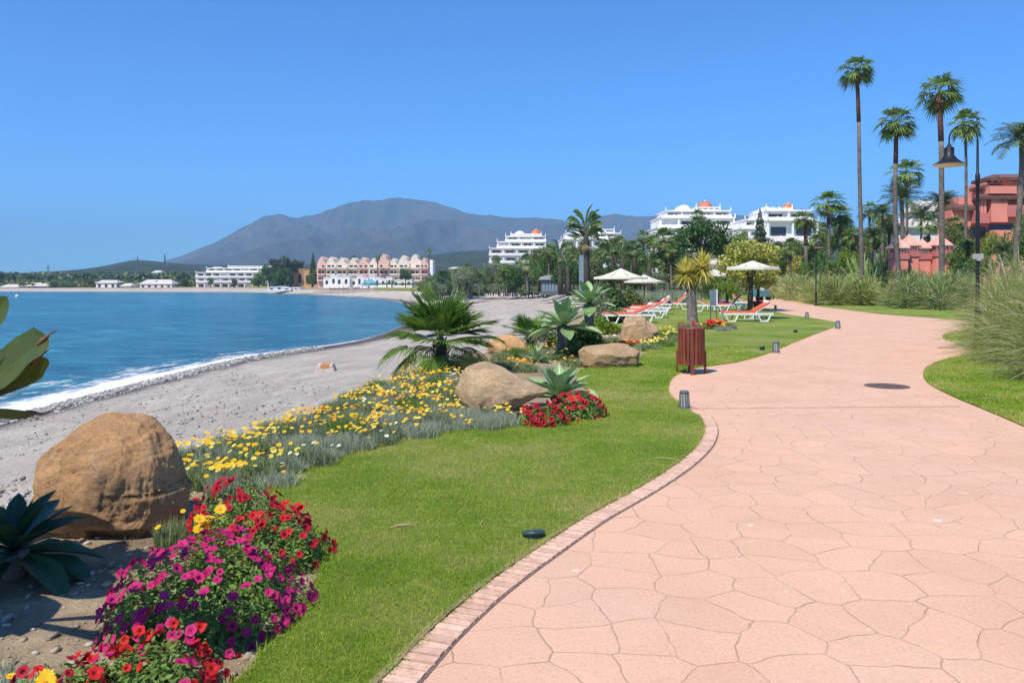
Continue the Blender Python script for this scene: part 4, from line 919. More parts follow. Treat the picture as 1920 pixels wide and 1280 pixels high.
petunia((-1.40, 4.74, -.03), .30, .36, .30, ['crimson', 'red'], 140, 'crimson petunia clump touching the lawn edge', 13, rb=.029, nl=4000, leaf=.016)
petunia((-1.46, 3.16, -.03), .30, .26, .22, ['red'], 90, 'bright red petunia clump at the bottom of the photo', 14, rb=.028, nl=3800, leaf=.016, pref=lambda p, rs: 'red' if rs.random() < .85 else 'magenta')
petunia((-1.70, 3.02, -.03), .22, .18, .22, ['red', 'crimson'], 50, 'small red petunias at the bottom left with a yellow daisy', 15, rb=.028, nl=2600, leaf=.016, pref=lambda p, rs: rs.choice(['red', 'crimson', 'red', 'magenta']))
petunia((.34, 9.12, -.03), .30, .26, .24, ['crimson'], 80, 'crimson red petunias below the tan boulder nose', 16, rb=.036, nl=3000)
petunia((.80, 9.65, -.03), .34, .34, .31, ['crimson', 'crimson', 'red'], 98, 'crimson red petunias in front of the pale agave', 17, rb=.036, nl=3600)
# --- silvery daisy clumps of the bed
LC = [('sage', 900, .010), ('silver', 1000, .009), ('petleaf', 900, .010), ('greyleaf', 900, .010)]
TUFT = {}
for k, (m, n_, w_) in enumerate(LC):
    TUFT[m] = []
    for j in range(2):
        a = rng.uniform(0, 2 * np.pi, n_); q = np.sqrt(rng.uniform(0, 1, n_)) * .9; P = np.stack([q * np.cos(a), q * np.sin(a), 0 * q], 1)
        hh_ = (.55 + .5 * np.sqrt(np.maximum(0, 1 - q ** 2))) * rng.uniform(.5, 1.05, n_); V, fs = blades(P, hh_, w_ * 4.5 * (1 if m != 'silver' else .75), .75, seg=2); TUFT[m].append(npmesh('foliage', V, fs, [M[m]]))
def clump(x, y, r, h, leaf, fl, nf, label, rs, name='daisy_clump', group='daisy clumps', z=-.03, fr=.024):
    root = thing(name, (x, y, z), label, 'flowers', 0, group)
    o = link('foliage', rs.choice(TUFT[leaf]), root); o.scale = (r, r, h); o.rotation_euler = (0, 0, rs.uniform(0, 6.28))
    for k in range(nf):
        a = rs.uniform(0, 6.28); q = math.sqrt(rs.random()) * r * .95; zz = h * (.55 + .5 * math.sqrt(max(0, 1 - (q / r) ** 2))) * rs.uniform(.9, 1.2)
        b = link('blossom', rs.choice(BL[rs.choice(fl)]), root, (q * math.cos(a), q * math.sin(a), zz)); s = fr * rs.uniform(.8, 1.2); b.scale = (s, s, s); orient(b, (rs.uniform(-.5, .3), rs.uniform(-.8, .1), 1), rs)
    return root
rs = random.Random(99)
bed2 = gp([(345, 905), (340, 868), (400, 842), (480, 822), (600, 777), (700, 732), (800, 700), (850, 705), (870, 770), (990, 790), (960, 803), (850, 810), (740, 830), (640, 860), (560, 886), (515, 912), (480, 925), (400, 935)])
cands = []
bx = [p[0] for p in bed2]; by = [p[1] for p in bed2]
for _ in range(6000):
    p = np.array([rs.uniform(min(bx), max(bx)), rs.uniform(min(by), max(by))])
    if inpoly(p[None], bed2)[0] and all(np.linalg.norm(p - q) > .225 for q in cands): cands.append(p)
nm_f = {'gold': 'golden', 'lemon': 'lemon yellow', 'orangepet': 'orange', 'cream_pet': 'cream white'}
nm_l = {'sage': 'sage green', 'silver': 'silvery', 'petleaf': 'fresh green', 'greyleaf': 'grey green'}
def whereis(px, py):
    if px < 470: return 'behind the large boulder'
    if px < 640: return 'in the narrow bed' if py < 830 else 'by the lawn past the petunias'
    if px < 800: return 'mid bed by the shingle' if py < 780 else 'mid bed by the lawn'
    return 'below the fan palm' if py < 740 else 'by the tan boulder'
for x, y in cands:
    px = 960 + x / y * F; py = HZ + EYE * F / y
    lawnside = py > np.interp(px, [345, 500, 640, 740, 850, 960], [925, 890, 838, 805, 785, 775])
    near = px < 500
    if near: leaf = rs.choice(['sage', 'petleaf', 'silver', 'sage']); fl = ['gold', 'lemon', 'gold']; nf = rs.randint(9, 16)
    elif lawnside: leaf = rs.choice(['silver', 'silver', 'greyleaf']); fl = ['lemon', 'gold', 'cream_pet'] if px < 740 else ['lemon', 'gold']; nf = rs.choice([0, 0, 1, 3, 6]) 
    else:
        leaf = rs.choice(['sage', 'petleaf', 'greyleaf', 'silver']); fl = ['gold', 'orangepet', 'lemon', 'gold'] if rs.random() < .92 else ['cream_pet', 'lemon']; nf = rs.choice([0, 2, 6, 10, 14, 18])
    where = whereis(px, py); fn = nm_f[max(set(fl), key=fl.count)]
    lab = f'{nm_l[leaf]} clump ' + ('without blossom ' if nf == 0 else f'with {fn} daisies ' if nf > 4 else f'with few {fn} daisies ') + where
    clump(x, y, rs.uniform(.15, .23), rs.uniform(.13, .24), leaf, fl, nf, lab, rs)
clump(-1.95, 3.12, .17, .10, 'silver', ['orangepet', 'gold'], 2, 'silvery leaves with orange daisy at the bottom left corner', rs)
clump(-2.22, 3.25, .2, .09, 'silver', ['orangepet'], 1, 'silvery leaf mat in the very corner of the bed', rs)
clump(-2.0, 2.9, .2, .09, 'silver', ['orangepet', 'gold'], 2, 'silvery leaf mat with one orange daisy at the bottom', rs)
clump(-1.68, 4.5, .13, .33, 'petleaf', ['gold'], 8, 'golden daisies standing between purple and crimson petunias', rs, fr=.036)
clump(-1.72, 2.88, .08, .24, 'petleaf', ['gold'], 3, 'golden daisies among the small red petunias', rs, fr=.04)
clump(-2.15, 5.05, .12, .2, 'sage', ['gold'], 2, 'small weeds with one orange daisy against the large boulder', rs)
# dry litter at the foot of the boulder, weeds
P = np.stack([rng.uniform(-2.5, -1.8, 500), rng.uniform(4.45, 5.1, 500)], 1); V, fs = blades(P, .05, .004, 3.5, seg=1, z0=-.02)
V[:, 2] *= .6; tag(link('dry_litter', npmesh('dry_litter', V, fs, [M['deadleaf']])), 'dry straw litter on the soil below the large boulder', 'litter', kind='stuff')
# --- fan palm
def big_fan_palm(loc, s, label, seed, n=20, nseg=38, name='fan_palm', dead=5):
    rs = random.Random(seed); root = thing(name, loc, label, 'palm')
    mb = MB(); mb.tube([(0, 0, -.1), (.01, 0, .2 * s), (0, 0, .45 * s), (0, 0, .56 * s)], [.10 * s, .11 * s, .085 * s, .05 * s], 12)
    for k in range(40):
        a = k * 2.4; z = .05 + .45 * k / 40; mb.tube([(.08 * s * math.cos(a), .08 * s * math.sin(a), z * s), (.13 * s * math.cos(a), .13 * s * math.sin(a), (z + .08) * s)], [.018 * s, .006 * s], 5)
    mb.build('trunk', M['bark'], root, True)
    c0 = np.array([0, 0, .50 * s])
    def leaf(az, el, pl, R_, mat, droop, nm='frond', spread=1.75):
        V = []; F4 = []; F3 = []; h = np.array([math.cos(az), math.sin(az), 0]); d = nrm(h * math.cos(el) + np.array([0, 0, math.sin(el)])); hub = c0 + d * pl * s + np.array([0, 0, -.03 * s])
        side = nrm(np.cross(d, [0, 0.01, 1.])); strip(V, F4, [c0 + d * .02, c0 + d * pl * .5 * s + np.array([0, 0, .02]), hub], .012 * s, side)
        fan_leaf(V, F4, F3, hub, nrm(d + np.array([0, 0, -.12])), R_ * s, nseg, spread, droop, .35, .05, 3, rs, ragged=.15)
        link(nm, npmesh(nm, V, [arr(F4), arr(F3)], [M[mat]]), root)
    for i in range(n):
        t = i / n; leaf(i * 2.39996 + rs.uniform(-.2, .2), .12 + 1.25 * t + rs.uniform(-.1, .1), rs.uniform(.28, .40), rs.uniform(.56, .68), 'palmdark', .22)
    for i in range(dead): leaf(3.3 + i * 1.25, -.35 + rs.uniform(-.15, .15), .38, .5, 'palmyel' if i % 2 == 0 else 'palmdark', .75)
    for i in range(dead): leaf(.3 + i * 1.3, -.95, .28, .4, 'deadleaf', .6, 'dead_frond', 1.2)
    leaf(3.45, -.12, .48, .52, 'palmdark', .6); leaf(3.25, -.55, .42, .48, 'palmyel', .7); leaf(.05, .12, .62, .42, 'palmdark', .4)
    return root
big_fan_palm((-1.28, 14.2, -.05), 1.22, 'fan palm with dark green fronds at the edge of the shingle', 4)
big_fan_palm((.42, 18.6, -.1), .85, 'smaller fan palm half hidden behind the tall pale agave', 9, n=10, nseg=22, dead=2)
# --- agaves
agave('agave_plant', (.60, 10.35, -.02), .66, 'pale green agave between the tan boulder and red petunias', 0.12, 22, seed=2, W=.40, elmin=.05)
agave('agave_plant', (1.05, 17.0, 0), .88, 'tall pale agave on a bare stem behind the boulders', .62, 26, seed=6, W=.36, lean=(.05, 0))
agave('agave_plant', (1.78, 18.6, 0), .82, 'tallest pale agave on a thick stem beside the umbrella', 1.05, 22, seed=7, W=.36, lean=(.02, 0))
agave('agave_plant', (.50, 16.2, -.05), .46, 'small grey agave behind the orange daisies', .05, 20, seed=8, W=.22)
agave('agave_plant', (1.28, 16.6, -.05), .55, 'dark green agave shaded under the tall agaves', .10, 22, M['agaveshade'], seed=9, W=.32)
# ================================================================ MIDDLE DISTANCE
def slat_bin():
    X, Y = PX(1296, 14.1), 14.1; root = thing('litter_bin', (X, Y, 0), 'round litter bin of reddish wooden slats on four legs', 'bin')
    r = .225; n = 20; mb = MB()
    for k in range(n):
        a = 2 * math.pi * (k + .5) / n; w = .056
        ca, sa = math.cos(a), math.sin(a); t = .011; P = []
        for z in (.16, .80):
            for rr in (r - t, r + t):
                for s_ in (-1, 1): P.append((rr * ca - s_ * w / 2 * sa, rr * sa + s_ * w / 2 * ca, z))
        mb.add(P, [(0, 1, 3, 2), (4, 6, 7, 5), (2, 3, 7, 6), (0, 4, 5, 1), (0, 2, 6, 4), (1, 5, 7, 3)])
    mb.build('slats', M['wood'], root, bevel=.003)
    mb = MB(); mb.lathe([(.205, .20), (.205, .78), (.195, .78), (.195, .20), (.0, .19)], 28); mb.build('liner', M['rubber'], root, True)
    mb = MB()
    for z in (.24, .73): mb = MB(); mb.lathe([(r - .016, z), (r - .016, z + .03), (r - .012, z + .03), (r - .012, z)], 28); mb.build('hoop', M['grey_metal'], root)
    mb = MB(); mb.lathe([(.235, .79), (.237, .805), (.20, .815), (.17, .81), (.17, .79)], 32); mb.build('rim', M['wood'], root, True)
    for k, a in enumerate((-1.72, -.15, 1.42, 2.99)):
        mb = MB(); ca, sa = math.cos(a), math.sin(a); rr = .243; w = .07; P = []
        for z in (0, .40):
            for q in (rr - .02, rr + .018):
                for s_ in (-1, 1): P.append((q * ca - s_ * w / 2 * sa, q * sa + s_ * w / 2 * ca, z))
        mb.add(P, [(0, 1, 3, 2), (4, 6, 7, 5), (2, 3, 7, 6), (0, 4, 5, 1), (0, 2, 6, 4), (1, 5, 7, 3)]); mb.build('leg', M['wood'], root, bevel=.003)
slat_bin()
# bollard lights
def bollard(loc, label, rz=0):
    root = thing('path_light', loc, label, 'path light', rz, 'lantern shaped path lights')
    mb = MB(); mb.lathe([(0, 0), (.075, 0), (.075, .012), (.0, .018)], 16); mb.build('base', M['stone_grey'], root, True)
    mb = MB(); mb.lathe([(.0, .20), (.058, .20), (.061, .212), (.05, .228), (.0, .233)], 20); mb.build('cap', M['grey_metal'], root, True)
    mb = MB()
    for k in range(12):
        a = 2 * math.pi * k / 12; mb.tube([(.072 * math.cos(a), .072 * math.sin(a), .012), (.056 * math.cos(a), .056 * math.sin(a), .205)], .0055, 5)
    mb.lathe([(.066, .012), (.078, .012), (.077, .028), (.065, .028)], 20); mb.build('cage', M['grey_metal'], root)
    mb = MB(); mb.lathe([(.05, .02), (.05, .20)], 16); mb.build('lens', M['dirty_glass'], root, True)
    return root
p = at(1283, 766); b0 = bollard((p.x, p.y, .005), 'nearest lantern path light, at the kink of the lawn')
for px, py, s_, lab in ((1455, 661, 1.05, 'path light on the lawn edge just beyond the litter bin'), (1571, 616, 1.1, 'path light at the outermost bend of the lawn'), (1513, 597, 1.1, 'path light between the far bend and the orange lounger'), (1454, 580, 1.0, 'farthest path light, right of the white lounger')):
    p = at(px, py); dup(b0, None, lab, (p.x, p.y, .005), s=s_ * 1.05)
def spot(loc, label, rz, s=1):
    root = thing('ground_spotlight', loc, label, 'spotlight', rz, 'ground spotlights'); Rm = Matrix.Rotation(R(-14), 4, 'X')
    mb = MB(); mb.lathe([(0, .085), (.068, .085), (.074, .078), (.074, .066), (.060, .060), (.055, .01), (.04, -.03), (0, -.04)], 28); mb.v = [tuple(Rm @ Vector(v)) for v in mb.v]; mb.build('housing', M['grey_green'], root, True)
    mb = MB(); mb.lathe([(.0, .091), (.052, .090), (.056, .086)], 28); mb.v = [tuple(Rm @ Vector(v)) for v in mb.v]; mb.build('lid', M['grey_green'], root, True)
    mb = MB(); mb.tube([(0, 0, -.1), (0, 0, .0)], .02, 8); mb.build('spike', M['black'], root); root.scale = (s,) * 3; return root
M['grey_green'] = plain('grey_green_plastic', (.045, .085, .085), (.03, .06, .06), 5, .4, .05, 80)
p = at(1002, 1010); sp0 = spot((p.x, p.y, -.035), 'dark green ground spotlight beside the brick edging', .3)
p = at(1430, 657); dup(sp0, None, 'small ground spotlight beside the second path light', (p.x, p.y, .01), rz=1)
p = at(1492, 624); dup(sp0, None, 'small ground spotlight alone on the lawn before the far bend', (p.x, p.y, .01), rz=2)
# dry stems lying on the lawn and path
def stem(px, py, L, a, label, w=.006, g='dry stems on the lawn'):
    p = at(px, py); mb = MB(); c, s_ = math.cos(a), math.sin(a)
    mb.tube([(-L / 2 * c, -L / 2 * s_, .012), (-L / 6 * c, -L / 6 * s_ + .01, .024), (L / 6 * c, L / 6 * s_ + .004, .026), (L / 2 * c, L / 2 * s_, .014)], [w * .5, w, w * .9, w * .3], 5)
    tag(mb.build('dry_stem', M['deadstem'], loc=(p.x, p.y, .005)), label, 'dry stem', g)
M['deadstem'] = plain('straw_stem', (.52, .42, .25), (.40, .30, .16), 9, .8, 0)
stem(755, 992, .17, .25, 'thick straw stem lying on the near lawn'); stem(1252, 865, .28, -.5, 'thin straw stem by the curve of the brick edging', .004); stem(1125, 790, .12, 0, 'short straw stem on the lawn right of the red petunias', .004)
stem(1820, 735, .5, .1, 'long straw on the verge under the big grass', .005); stem(1775, 722, .35, -.2, 'curved straw at the tip of the verge', .004); stem(1850, 750, .45, 0, 'straw on the verge near the path edge', .004); stem(1300, 768, .14, .5, 'twig beside the nearest path light', .006)
stem(905, 985, .05, 1, 'tiny straw bit left of the ground spotlight', .004); stem(1220, 898, .06, .5, 'small straw near the brick edging', .004)
# manhole and drain
def manhole(px, py, r, label, name='manhole_cover'):
    p = at(px, py); root = thing(name, (p.x, p.y, 0), label, 'manhole'); mb = MB(); mb.lathe([(r, .001), (r, .007), (r * .93, .007), (r * .93, .005), (0, .005)], 40); mb.build('frame', M['iron'], root)
    mb = MB(); st = r / 8
    for i in range(-8, 9):
        for j in range(-8, 9):
            if (i * i + j * j) * st * st < (r * .88) ** 2: mb.box(i * st - st * .33, i * st + st * .33, j * st - st * .33, j * st + st * .33, .0052, .009)
    mb.build('grid', M['iron'], root)
M['iron'] = plain('weathered_iron', (.17, .12, .11), (.11, .085, .08), 12, .8, .2, 60)
manhole(1663, 724, .33, 'round cast iron manhole cover in the pink path')
p = at(1775, 652); mb = MB(); mb.box(-.22, .22, -.06, .06, .001, .007)
for k in range(14): mb.box(-.20 + k * .03, -.186 + k * .03, -.05, .05, .0072, .010)
tag(mb.build('drain_grate', M['iron'], loc=(p.x, p.y, 0)), 'narrow drain grate at the right edge of the path', 'grate')
# --- street lamps
def lamp(loc, rz, label, H=5.15, r=.34):
    """post with a swan neck and a hanging bell shade"""
    root = thing('street_lamp', loc, label, 'street lamp', rz, 'swan neck street lamps'); off = -.64
    mb = MB(); mb.lathe([(.11, 0), (.11, .08), (.075, .12), (.065, .9), (.075, .92), (.075, .98), (.045, 1.02), (.038, 2.2), (.043, 2.25), (.043, 3.2), (.036, 3.25), (.036, 3.78), (.050, 3.8), (.050, 4.02), (.030, 4.05), (.023, H - .34)], 16); mb.build('post', M['black'], root, True)
    pts = [(0, 0, H - .36)] + [(off / 2 + .32 * math.cos(t), 0, H - .34 + .32 * math.sin(t)) for t in np.linspace(.05, math.pi - .05, 14)] + [(off, 0, H - .36), (off, 0, H - .46)]
    mb = MB(); mb.tube(pts, .017, 10); mb.build('arm', M['black'], root, True)
    z = H - .90; mb = MB(); mb.lathe([(.022, .46), (.035, .45), (.05, .40), (.10, .37), (.105, .355), (.10, .20), (.12, .18), (.16, .12), (.23, .06), (r * .95, .005), (r, 0), (r * .98, -.008), (.2, .05), (.1, .1)], 28, c=(off, 0, z)); mb.build('shade', M['black'], root, True)
    mb = MB(); mb.lathe([(r * .985, -.01), (r * .9, -.035), (r * .5, -.055), (0, -.06)], 28, c=(off, 0, z)); mb.build('lens', M['lampinner'], root, True)
    return root
l0 = lamp((PX(1833, 17.9), 17.9, 0), 0, 'tall black swan neck street lamp nearest the camera, at the right')
mb = MB(); mb.box(-.14, .10, -.06, -.045, 2.12, 2.24); mb.box(-.05, .05, -.07, -.04, 2.08, 2.12)
ob = mb.build('name_plate', M['stone_grey'], l0)
for px, Y, rz, sc, lab in ((1530, 51, math.pi / 2, .88, 'street lamp with its shade facing us, standing in the far grass hedge'), (1473, 75, math.pi / 2, .82, 'street lamp at the far end of the grass hedge'), (1488, 98, math.pi / 2, .85, 'smallest, farthest street lamp beyond the hedge')):
    dup(l0, None, lab, (PX(px, Y), Y, 0), rz=rz, s=sc)
# --- sun umbrellas
def umbrella(loc, r, H, label, rz=0, tall=.42, tiers=1):
    root = thing('sun_umbrella', loc, label, 'umbrella', rz, 'cream sun umbrellas'); mb = MB(); n = 8
    V = [(0, 0, H)]; 
    for rr, dz in ((.33, .42), (.66, .80), (1.0, 1.0)):
        for k in range(n * 2):
            a = math.pi * k / n; q = rr * (1 if k % 2 == 0 else .945); V.append((r * q * math.cos(a), r * q * math.sin(a), H - tall * dz + (.02 if k % 2 else 0) * rr))
    for k in range(n * 2): V.append((r * (1 if k % 2 == 0 else .945) * math.cos(math.pi * k / n), r * (1 if k % 2 == 0 else .945) * math.sin(math.pi * k / n), H - tall - .09))
    m = n * 2; Fs = [(0, 1 + k, 1 + (k + 1) % m) for k in range(m)]
    for j in range(3): Fs += [(1 + j * m + k, 1 + (j + 1) * m + k, 1 + (j + 1) * m + (k + 1) % m, 1 + j * m + (k + 1) % m) for k in range(m)]
    mb.add(V, Fs); mb.build('canopy', M['umbrella'], root)
    mb = MB(); mb.tube([(0, 0, 0), (0, 0, H + .06)], .028, 8); mb.build('pole', M['bark'], root)
    mb = MB()
    for k in range(n):
        a = 2 * math.pi * k / n; mb.tube([(r * .98 * math.cos(a), r * .98 * math.sin(a), H - tall - .02), (0, 0, H - .05)], .010, 4); mb.tube([(0, 0, H - .75), (r * .5 * math.cos(a), r * .5 * math.sin(a), H - tall * .6)], .009, 4)
    mb.build('ribs', M['bark'], root)
    mb = MB(); mb.lathe([(0, 0), (.28, 0), (.28, .05), (.05, .10), (.05, .3), (0, .3)], 16); mb.build('foot', M['stone_grey'], root); return root
umbrella((PX(1164, 40), 40, 0), 1.42, 2.24, 'cream umbrella above the row of red loungers on the left', .2, .46)
umbrella((PX(1208, 47), 47, 0), 1.2, 1.98, 'cream umbrella partly hidden behind the left umbrella', .5, .4)
umbrella((PX(1411, 33.5), 33.5, 0), 1.12, 2.47, 'cream umbrella in front of the variegated tree', .1, .30)
umbrella((PX(1340, 52), 52, 0), 1.15, 2.36, 'cream umbrella peeping out behind the yellow yucca', .1, .38)
# --- loungers
def lounger(loc, rz, label, cush='orange', back=.85):
    root = thing('sun_lounger', loc, label, 'sun lounger', rz, 'white plastic sun loungers with cushions'); L = 1.95; W2 = .33; z = .33
    for s_ in (-1, 1):     # side rail with the two trapezoid leg loops
        mb = MB(); y = s_ * W2; mb.box(-L / 2, L / 2, y - .03, y + .03, z - .045, z + .03)
        for cx in (-.66, .62): mb.tube([(cx - .26, y, z - .02), (cx - .13, y, .03), (cx + .13, y, .03), (cx + .26, y, z - .02)], .033, 6)
        for cx in (-.16, .18): mb.box(cx - .02, cx + .02, y - .02, y + .02, .12, z - .04)
        mb.build('side_frame', M['plastic'], root)
    mb = MB()
    for k in range(12): mb.box(-L / 2 + .04 + k * .1, -L / 2 + .115 + k * .1, -W2 + .03, W2 - .03, z - .01, z + .018)
    mb.box(-L / 2 + .04, L / 2 - .02, -.02, .02, z - .02, z + .0); mb.box(L / 2 - .06, L / 2, -W2, W2, z - .03, z + .03); mb.build('slats', M['plastic'], root)
    hx = .28; ca, sa = math.cos(back * .62), math.sin(back * .62); bl = .70; mb = MB()
    mb.prism([(hx, z + .02), (hx + bl * ca, z + .02 + bl * sa), (hx + bl * ca - .02, z + .045 + bl * sa), (hx - .01, z + .05)], -W2 + .04, W2 - .04); mb.build('backrest', M['plastic'], root)
    mb = MB(); mb.box(-L / 2 + .04, hx - .02, -W2 + .05, W2 - .05, z + .03, z + .09)
    mb.prism([(hx - .02, z + .055), (hx + bl * ca - .02, z + .055 + bl * sa), (hx + bl * ca - .055, z + .115 + bl * sa), (hx - .04, z + .115)], -W2 + .05, W2 - .05)
    o = mb.build('cushion', M[cush], root, bevel=.015)
    mb = MB(); mb.prism([(hx + bl * ca - .12, z + .10 + bl * sa - .08), (hx + bl * ca - .01, z + .08 + bl * sa), (hx + bl * ca - .04, z + .17 + bl * sa), (hx + bl * ca - .15, z + .15 + bl * sa - .06)], -W2 + .1, W2 - .1); mb.build('headrest', M['plastic'], root, bevel=.01)
    return root
p = at(1399, 603); lounger((p.x, p.y, 0), 0, 'white lounger with orange cushion on the open lawn beyond the bin', 'orange')
p = at(1166, 606); lounger((p.x + .25, p.y, 0), .05, 'white lounger with red cushion behind the round boulder', 'redcloth', .72)
p = at(1192, 596); lounger((p.x + .35, p.y, 0), -.1, 'second red lounger of the left row, behind the first', 'redcloth', .8)
p = at(1205, 589); lounger((p.x + .4, p.y, 0), -.25, 'third red lounger of the left row', 'redcloth', .85)
p = at(1225, 581); lounger((p.x, p.y, 0), 0, 'fourth lounger of the left row, beside the blue towel', 'redcloth', .72)
p = at(1262, 580); lo5 = lounger((p.x, p.y, 0), -.1, 'red lounger under the yucca, farthest of the left row', 'redcloth', 1.2)
p = at(1332, 584); lounger((p.x, p.y, 0), 3.0, 'white lounger half hidden behind the yucca trunk and panel', 'redcloth', .72)
p = at(1362, 581); lounger((p.x + .1, p.y, 0), -.2, 'red lounger with a purple towel behind the blue panel', 'redcloth', 1.35)
p = at(1402, 577); lounger((p.x, p.y, 0), 2.9, 'red lounger between the two trunks of the variegated tree', 'redcloth', .8)
def towel(px, py, dx, z, mat, label, s=1.0):
    p = at(px, py); n = 10; V = []
    for i in range(n + 1):
        for j in range(5):
            u = i / n; x = (u - .5) * .8 * s; y = (j / 4 - .5) * .5 * s; zz = (.18 if u < .3 else .18 - (u - .3) * .1) + .04 * math.sin(u * 9 + j) ; zz = zz if u < .7 else zz - (u - .7) * .6
            V.append((x, y, zz + z))
    Fq = [(i * 5 + j, i * 5 + j + 1, i * 5 + j + 6, i * 5 + j + 5) for i in range(n) for j in range(4)]
    o = link('towel', npmesh('towel', V, arr(Fq), [M[mat]], smooth=True), None, (p.x + dx, p.y, 0)); sm = o.modifiers.new('thick', 'SOLIDIFY'); sm.thickness = .015; tag(o, label, 'towel')
towel(1246, 581, 0, .34, 'blue', 'bright blue towel draped over a lounger in the left row', 1.1)
towel(1352, 581, 0, .34, 'purple', 'purple towel lying on the red lounger behind the blue panel', 1.3)
# --- information panel
root = thing('notice_panel', (PX(1338, 32), 32, 0), 'blue grey notice panel with white edge standing on the lawn', 'notice panel', .35)
mb = MB(); mb.box(-.17, .11, -.02, .02, .62, 1.25); mb.build('board', M['panel'], root); mb = MB(); mb.box(.11, .18, -.03, .03, .58, 1.27); mb.build('edge', M['plastic'], root)
for x in (-.14, .13): mb = MB(); mb.box(x - .02, x + .02, -.015, .015, 0, .66); mb.build('leg', M['grey_metal'], root)
# --- yellow yucca with two heads
Y = 28.4; root = thing('yucca', (PX(1298, Y), Y, 0), 'two headed yellow yucca with a stout grey trunk on the lawn', 'yucca')
mb = MB(); mb.tube([(0.02, 0, -.1), (0.02, 0, .12), (0, 0, .3), (-.02, 0, .9), (-.04, 0, 1.3)], [.27, .21, .185, .17, .16], 14)
mb.tube([(-.04, 0, 1.2), (-.14, 0, 1.55), (-.2, 0, 1.85)], [.15, .11, .09], 10); mb.tube([(-.04, 0, 1.2), (.15, .1, 1.6), (.36, .15, 2.0)], [.14, .11, .09], 10)
mb.v = [tuple(Vector(v) * (1 + .0 * v[2]) + Vector((noise.noise(Vector(v) * 9), noise.noise(Vector(v) * 9 + Vector((5, 0, 0))), 0)) * .02) for v in mb.v]; mb.build('trunk', M['greybark'], root, True)
for k, (x, y, z, s_) in enumerate(((-.22, 0, 1.88, .78), (.40, .15, 2.08, .86), (.12, .3, 1.75, .55))):
    o = link('leaf_head', spiky_head(30 + k, 260, 1.0, .028, 'yucca', -.8, .45), root, (x, y, z)); o.scale = (s_,) * 3
    o = link('dry_leaves', spiky_head(60 + k, 70, .75, .03, 'yuccadead', -1.45, .5), root, (x, y, z - .06)); o.scale = (s_ * .8, s_ * .8, s_)
rs = random.Random(5)
clump(PX(1290, 27.6), 27.6, .4, .22, 'sage', ['crimson', 'gold'], 12, 'small planting with dark red flowers round the yucca foot', rs, fr=.06)
clump(PX(1341, 26.5), 26.5, .36, .30, 'petleaf', ['red', 'orangepet', 'crimson'], 26, 'round clump of red flowers left of the orange lounger', rs, fr=.08, name='flower_clump')
clump(PX(1356, 25.7), 25.7, .3, .26, 'silver', ['lemon'], 3, 'grey green tuft beside the round red flower clump', rs, fr=.05)
clump(PX(1366, 26.6), 26.6, .3, .26, 'greyleaf', ['gold'], 4, 'grey tuft with yellow flowers right of the red clump', rs, fr=.05)
clump(PX(1326, 27), 27, .3, .2, 'sage', ['gold'], 4, 'low green tuft between yucca and red flower clump', rs, fr=.05)
for i, (px, py, r_, h_, lf, fl, nf, lab) in enumerate([
    (1215, 655, .34, .22, 'sage', ['lemon'], 14, 'yellow flowered clump at the left of the strip behind the brown boulder'), (1240, 650, .34, .24, 'petleaf', ['lemon', 'gold'], 16, 'yellow flowered clump in the middle of the strip behind the lawn'),
    (1262, 640, .34, .26, 'sage', ['lemon'], 14, 'yellow flowered clump left of the litter bin'), (1228, 643, .3, .2, 'greyleaf', ['lemon'], 6, 'grey green clump right of the round boulder'), (1252, 630, .3, .26, 'petleaf', ['gold', 'lemon'], 16, 'golden flowered clump behind the litter bin'),
    (1180, 652, .22, .2, 'petleaf', ['red', 'orangepet'], 14, 'small red flowers between the two brown boulders'), (1162, 655, .2, .2, 'petleaf', ['red'], 10, 'small red flowers left of the round boulder'), (1150, 640, .25, .2, 'sage', ['cream_pet'], 4, 'pale flowered clump left of the round boulder'),
    (960, 690, .24, .2, 'greyleaf', ['orangepet', 'gold'], 16, 'orange daisies behind the hump of the tan boulder'), (985, 694, .24, .2, 'sage', ['orangepet', 'gold'], 16, 'orange daisies above the nose of the tan boulder'), (935, 688, .24, .2, 'sage', ['orangepet', 'gold'], 14, 'orange daisies over the left of the tan boulder'),
    (1050, 672, .3, .2, 'sage', ['gold', 'lemon'], 16, 'golden daisies left of the flat brown boulder'), (1075, 684, .26, .2, 'sage', ['gold'], 12, 'golden daisies touching the flat brown boulder'), (1030, 660, .3, .2, 'silver', ['gold'], 6, 'silvery clump with golden daisies behind the pale agave'),
    (965, 668, .3, .28, 'petleaf', ['orangepet'], 2, 'green tuft in front of the orange boulder'), (940, 672, .25, .2, 'sage', ['orangepet'], 2, 'sage tuft left of the orange boulder'), (1000, 672, .3, .22, 'greyleaf', ['gold'], 3, 'grey tuft beside the small grey agave'),
    (1040, 700, .25, .2, 'silver', ['lemon'], 3, 'silvery clump behind the leaves of the pale agave'), (860, 688, .25, .22, 'sage', ['orangepet', 'gold'], 12, 'orange daisies at the foot of the fan palm'), (895, 680, .25, .2, 'sage', ['orangepet'], 8, 'orange daisies right of the fan palm trunk'),
    (905, 778, .17, .2, 'silver', ['lemon', 'orangepet'], 5, 'silvery tuft left below the tan boulder'), (940, 785, .2, .17, 'silver', ['lemon'], 3, 'round grey cushion right below the tan boulder')]):
    p = at(px, py); clump(p.x, p.y, r_, h_, lf, fl, nf, lab, rs, fr=.04 if py < 670 else .026)
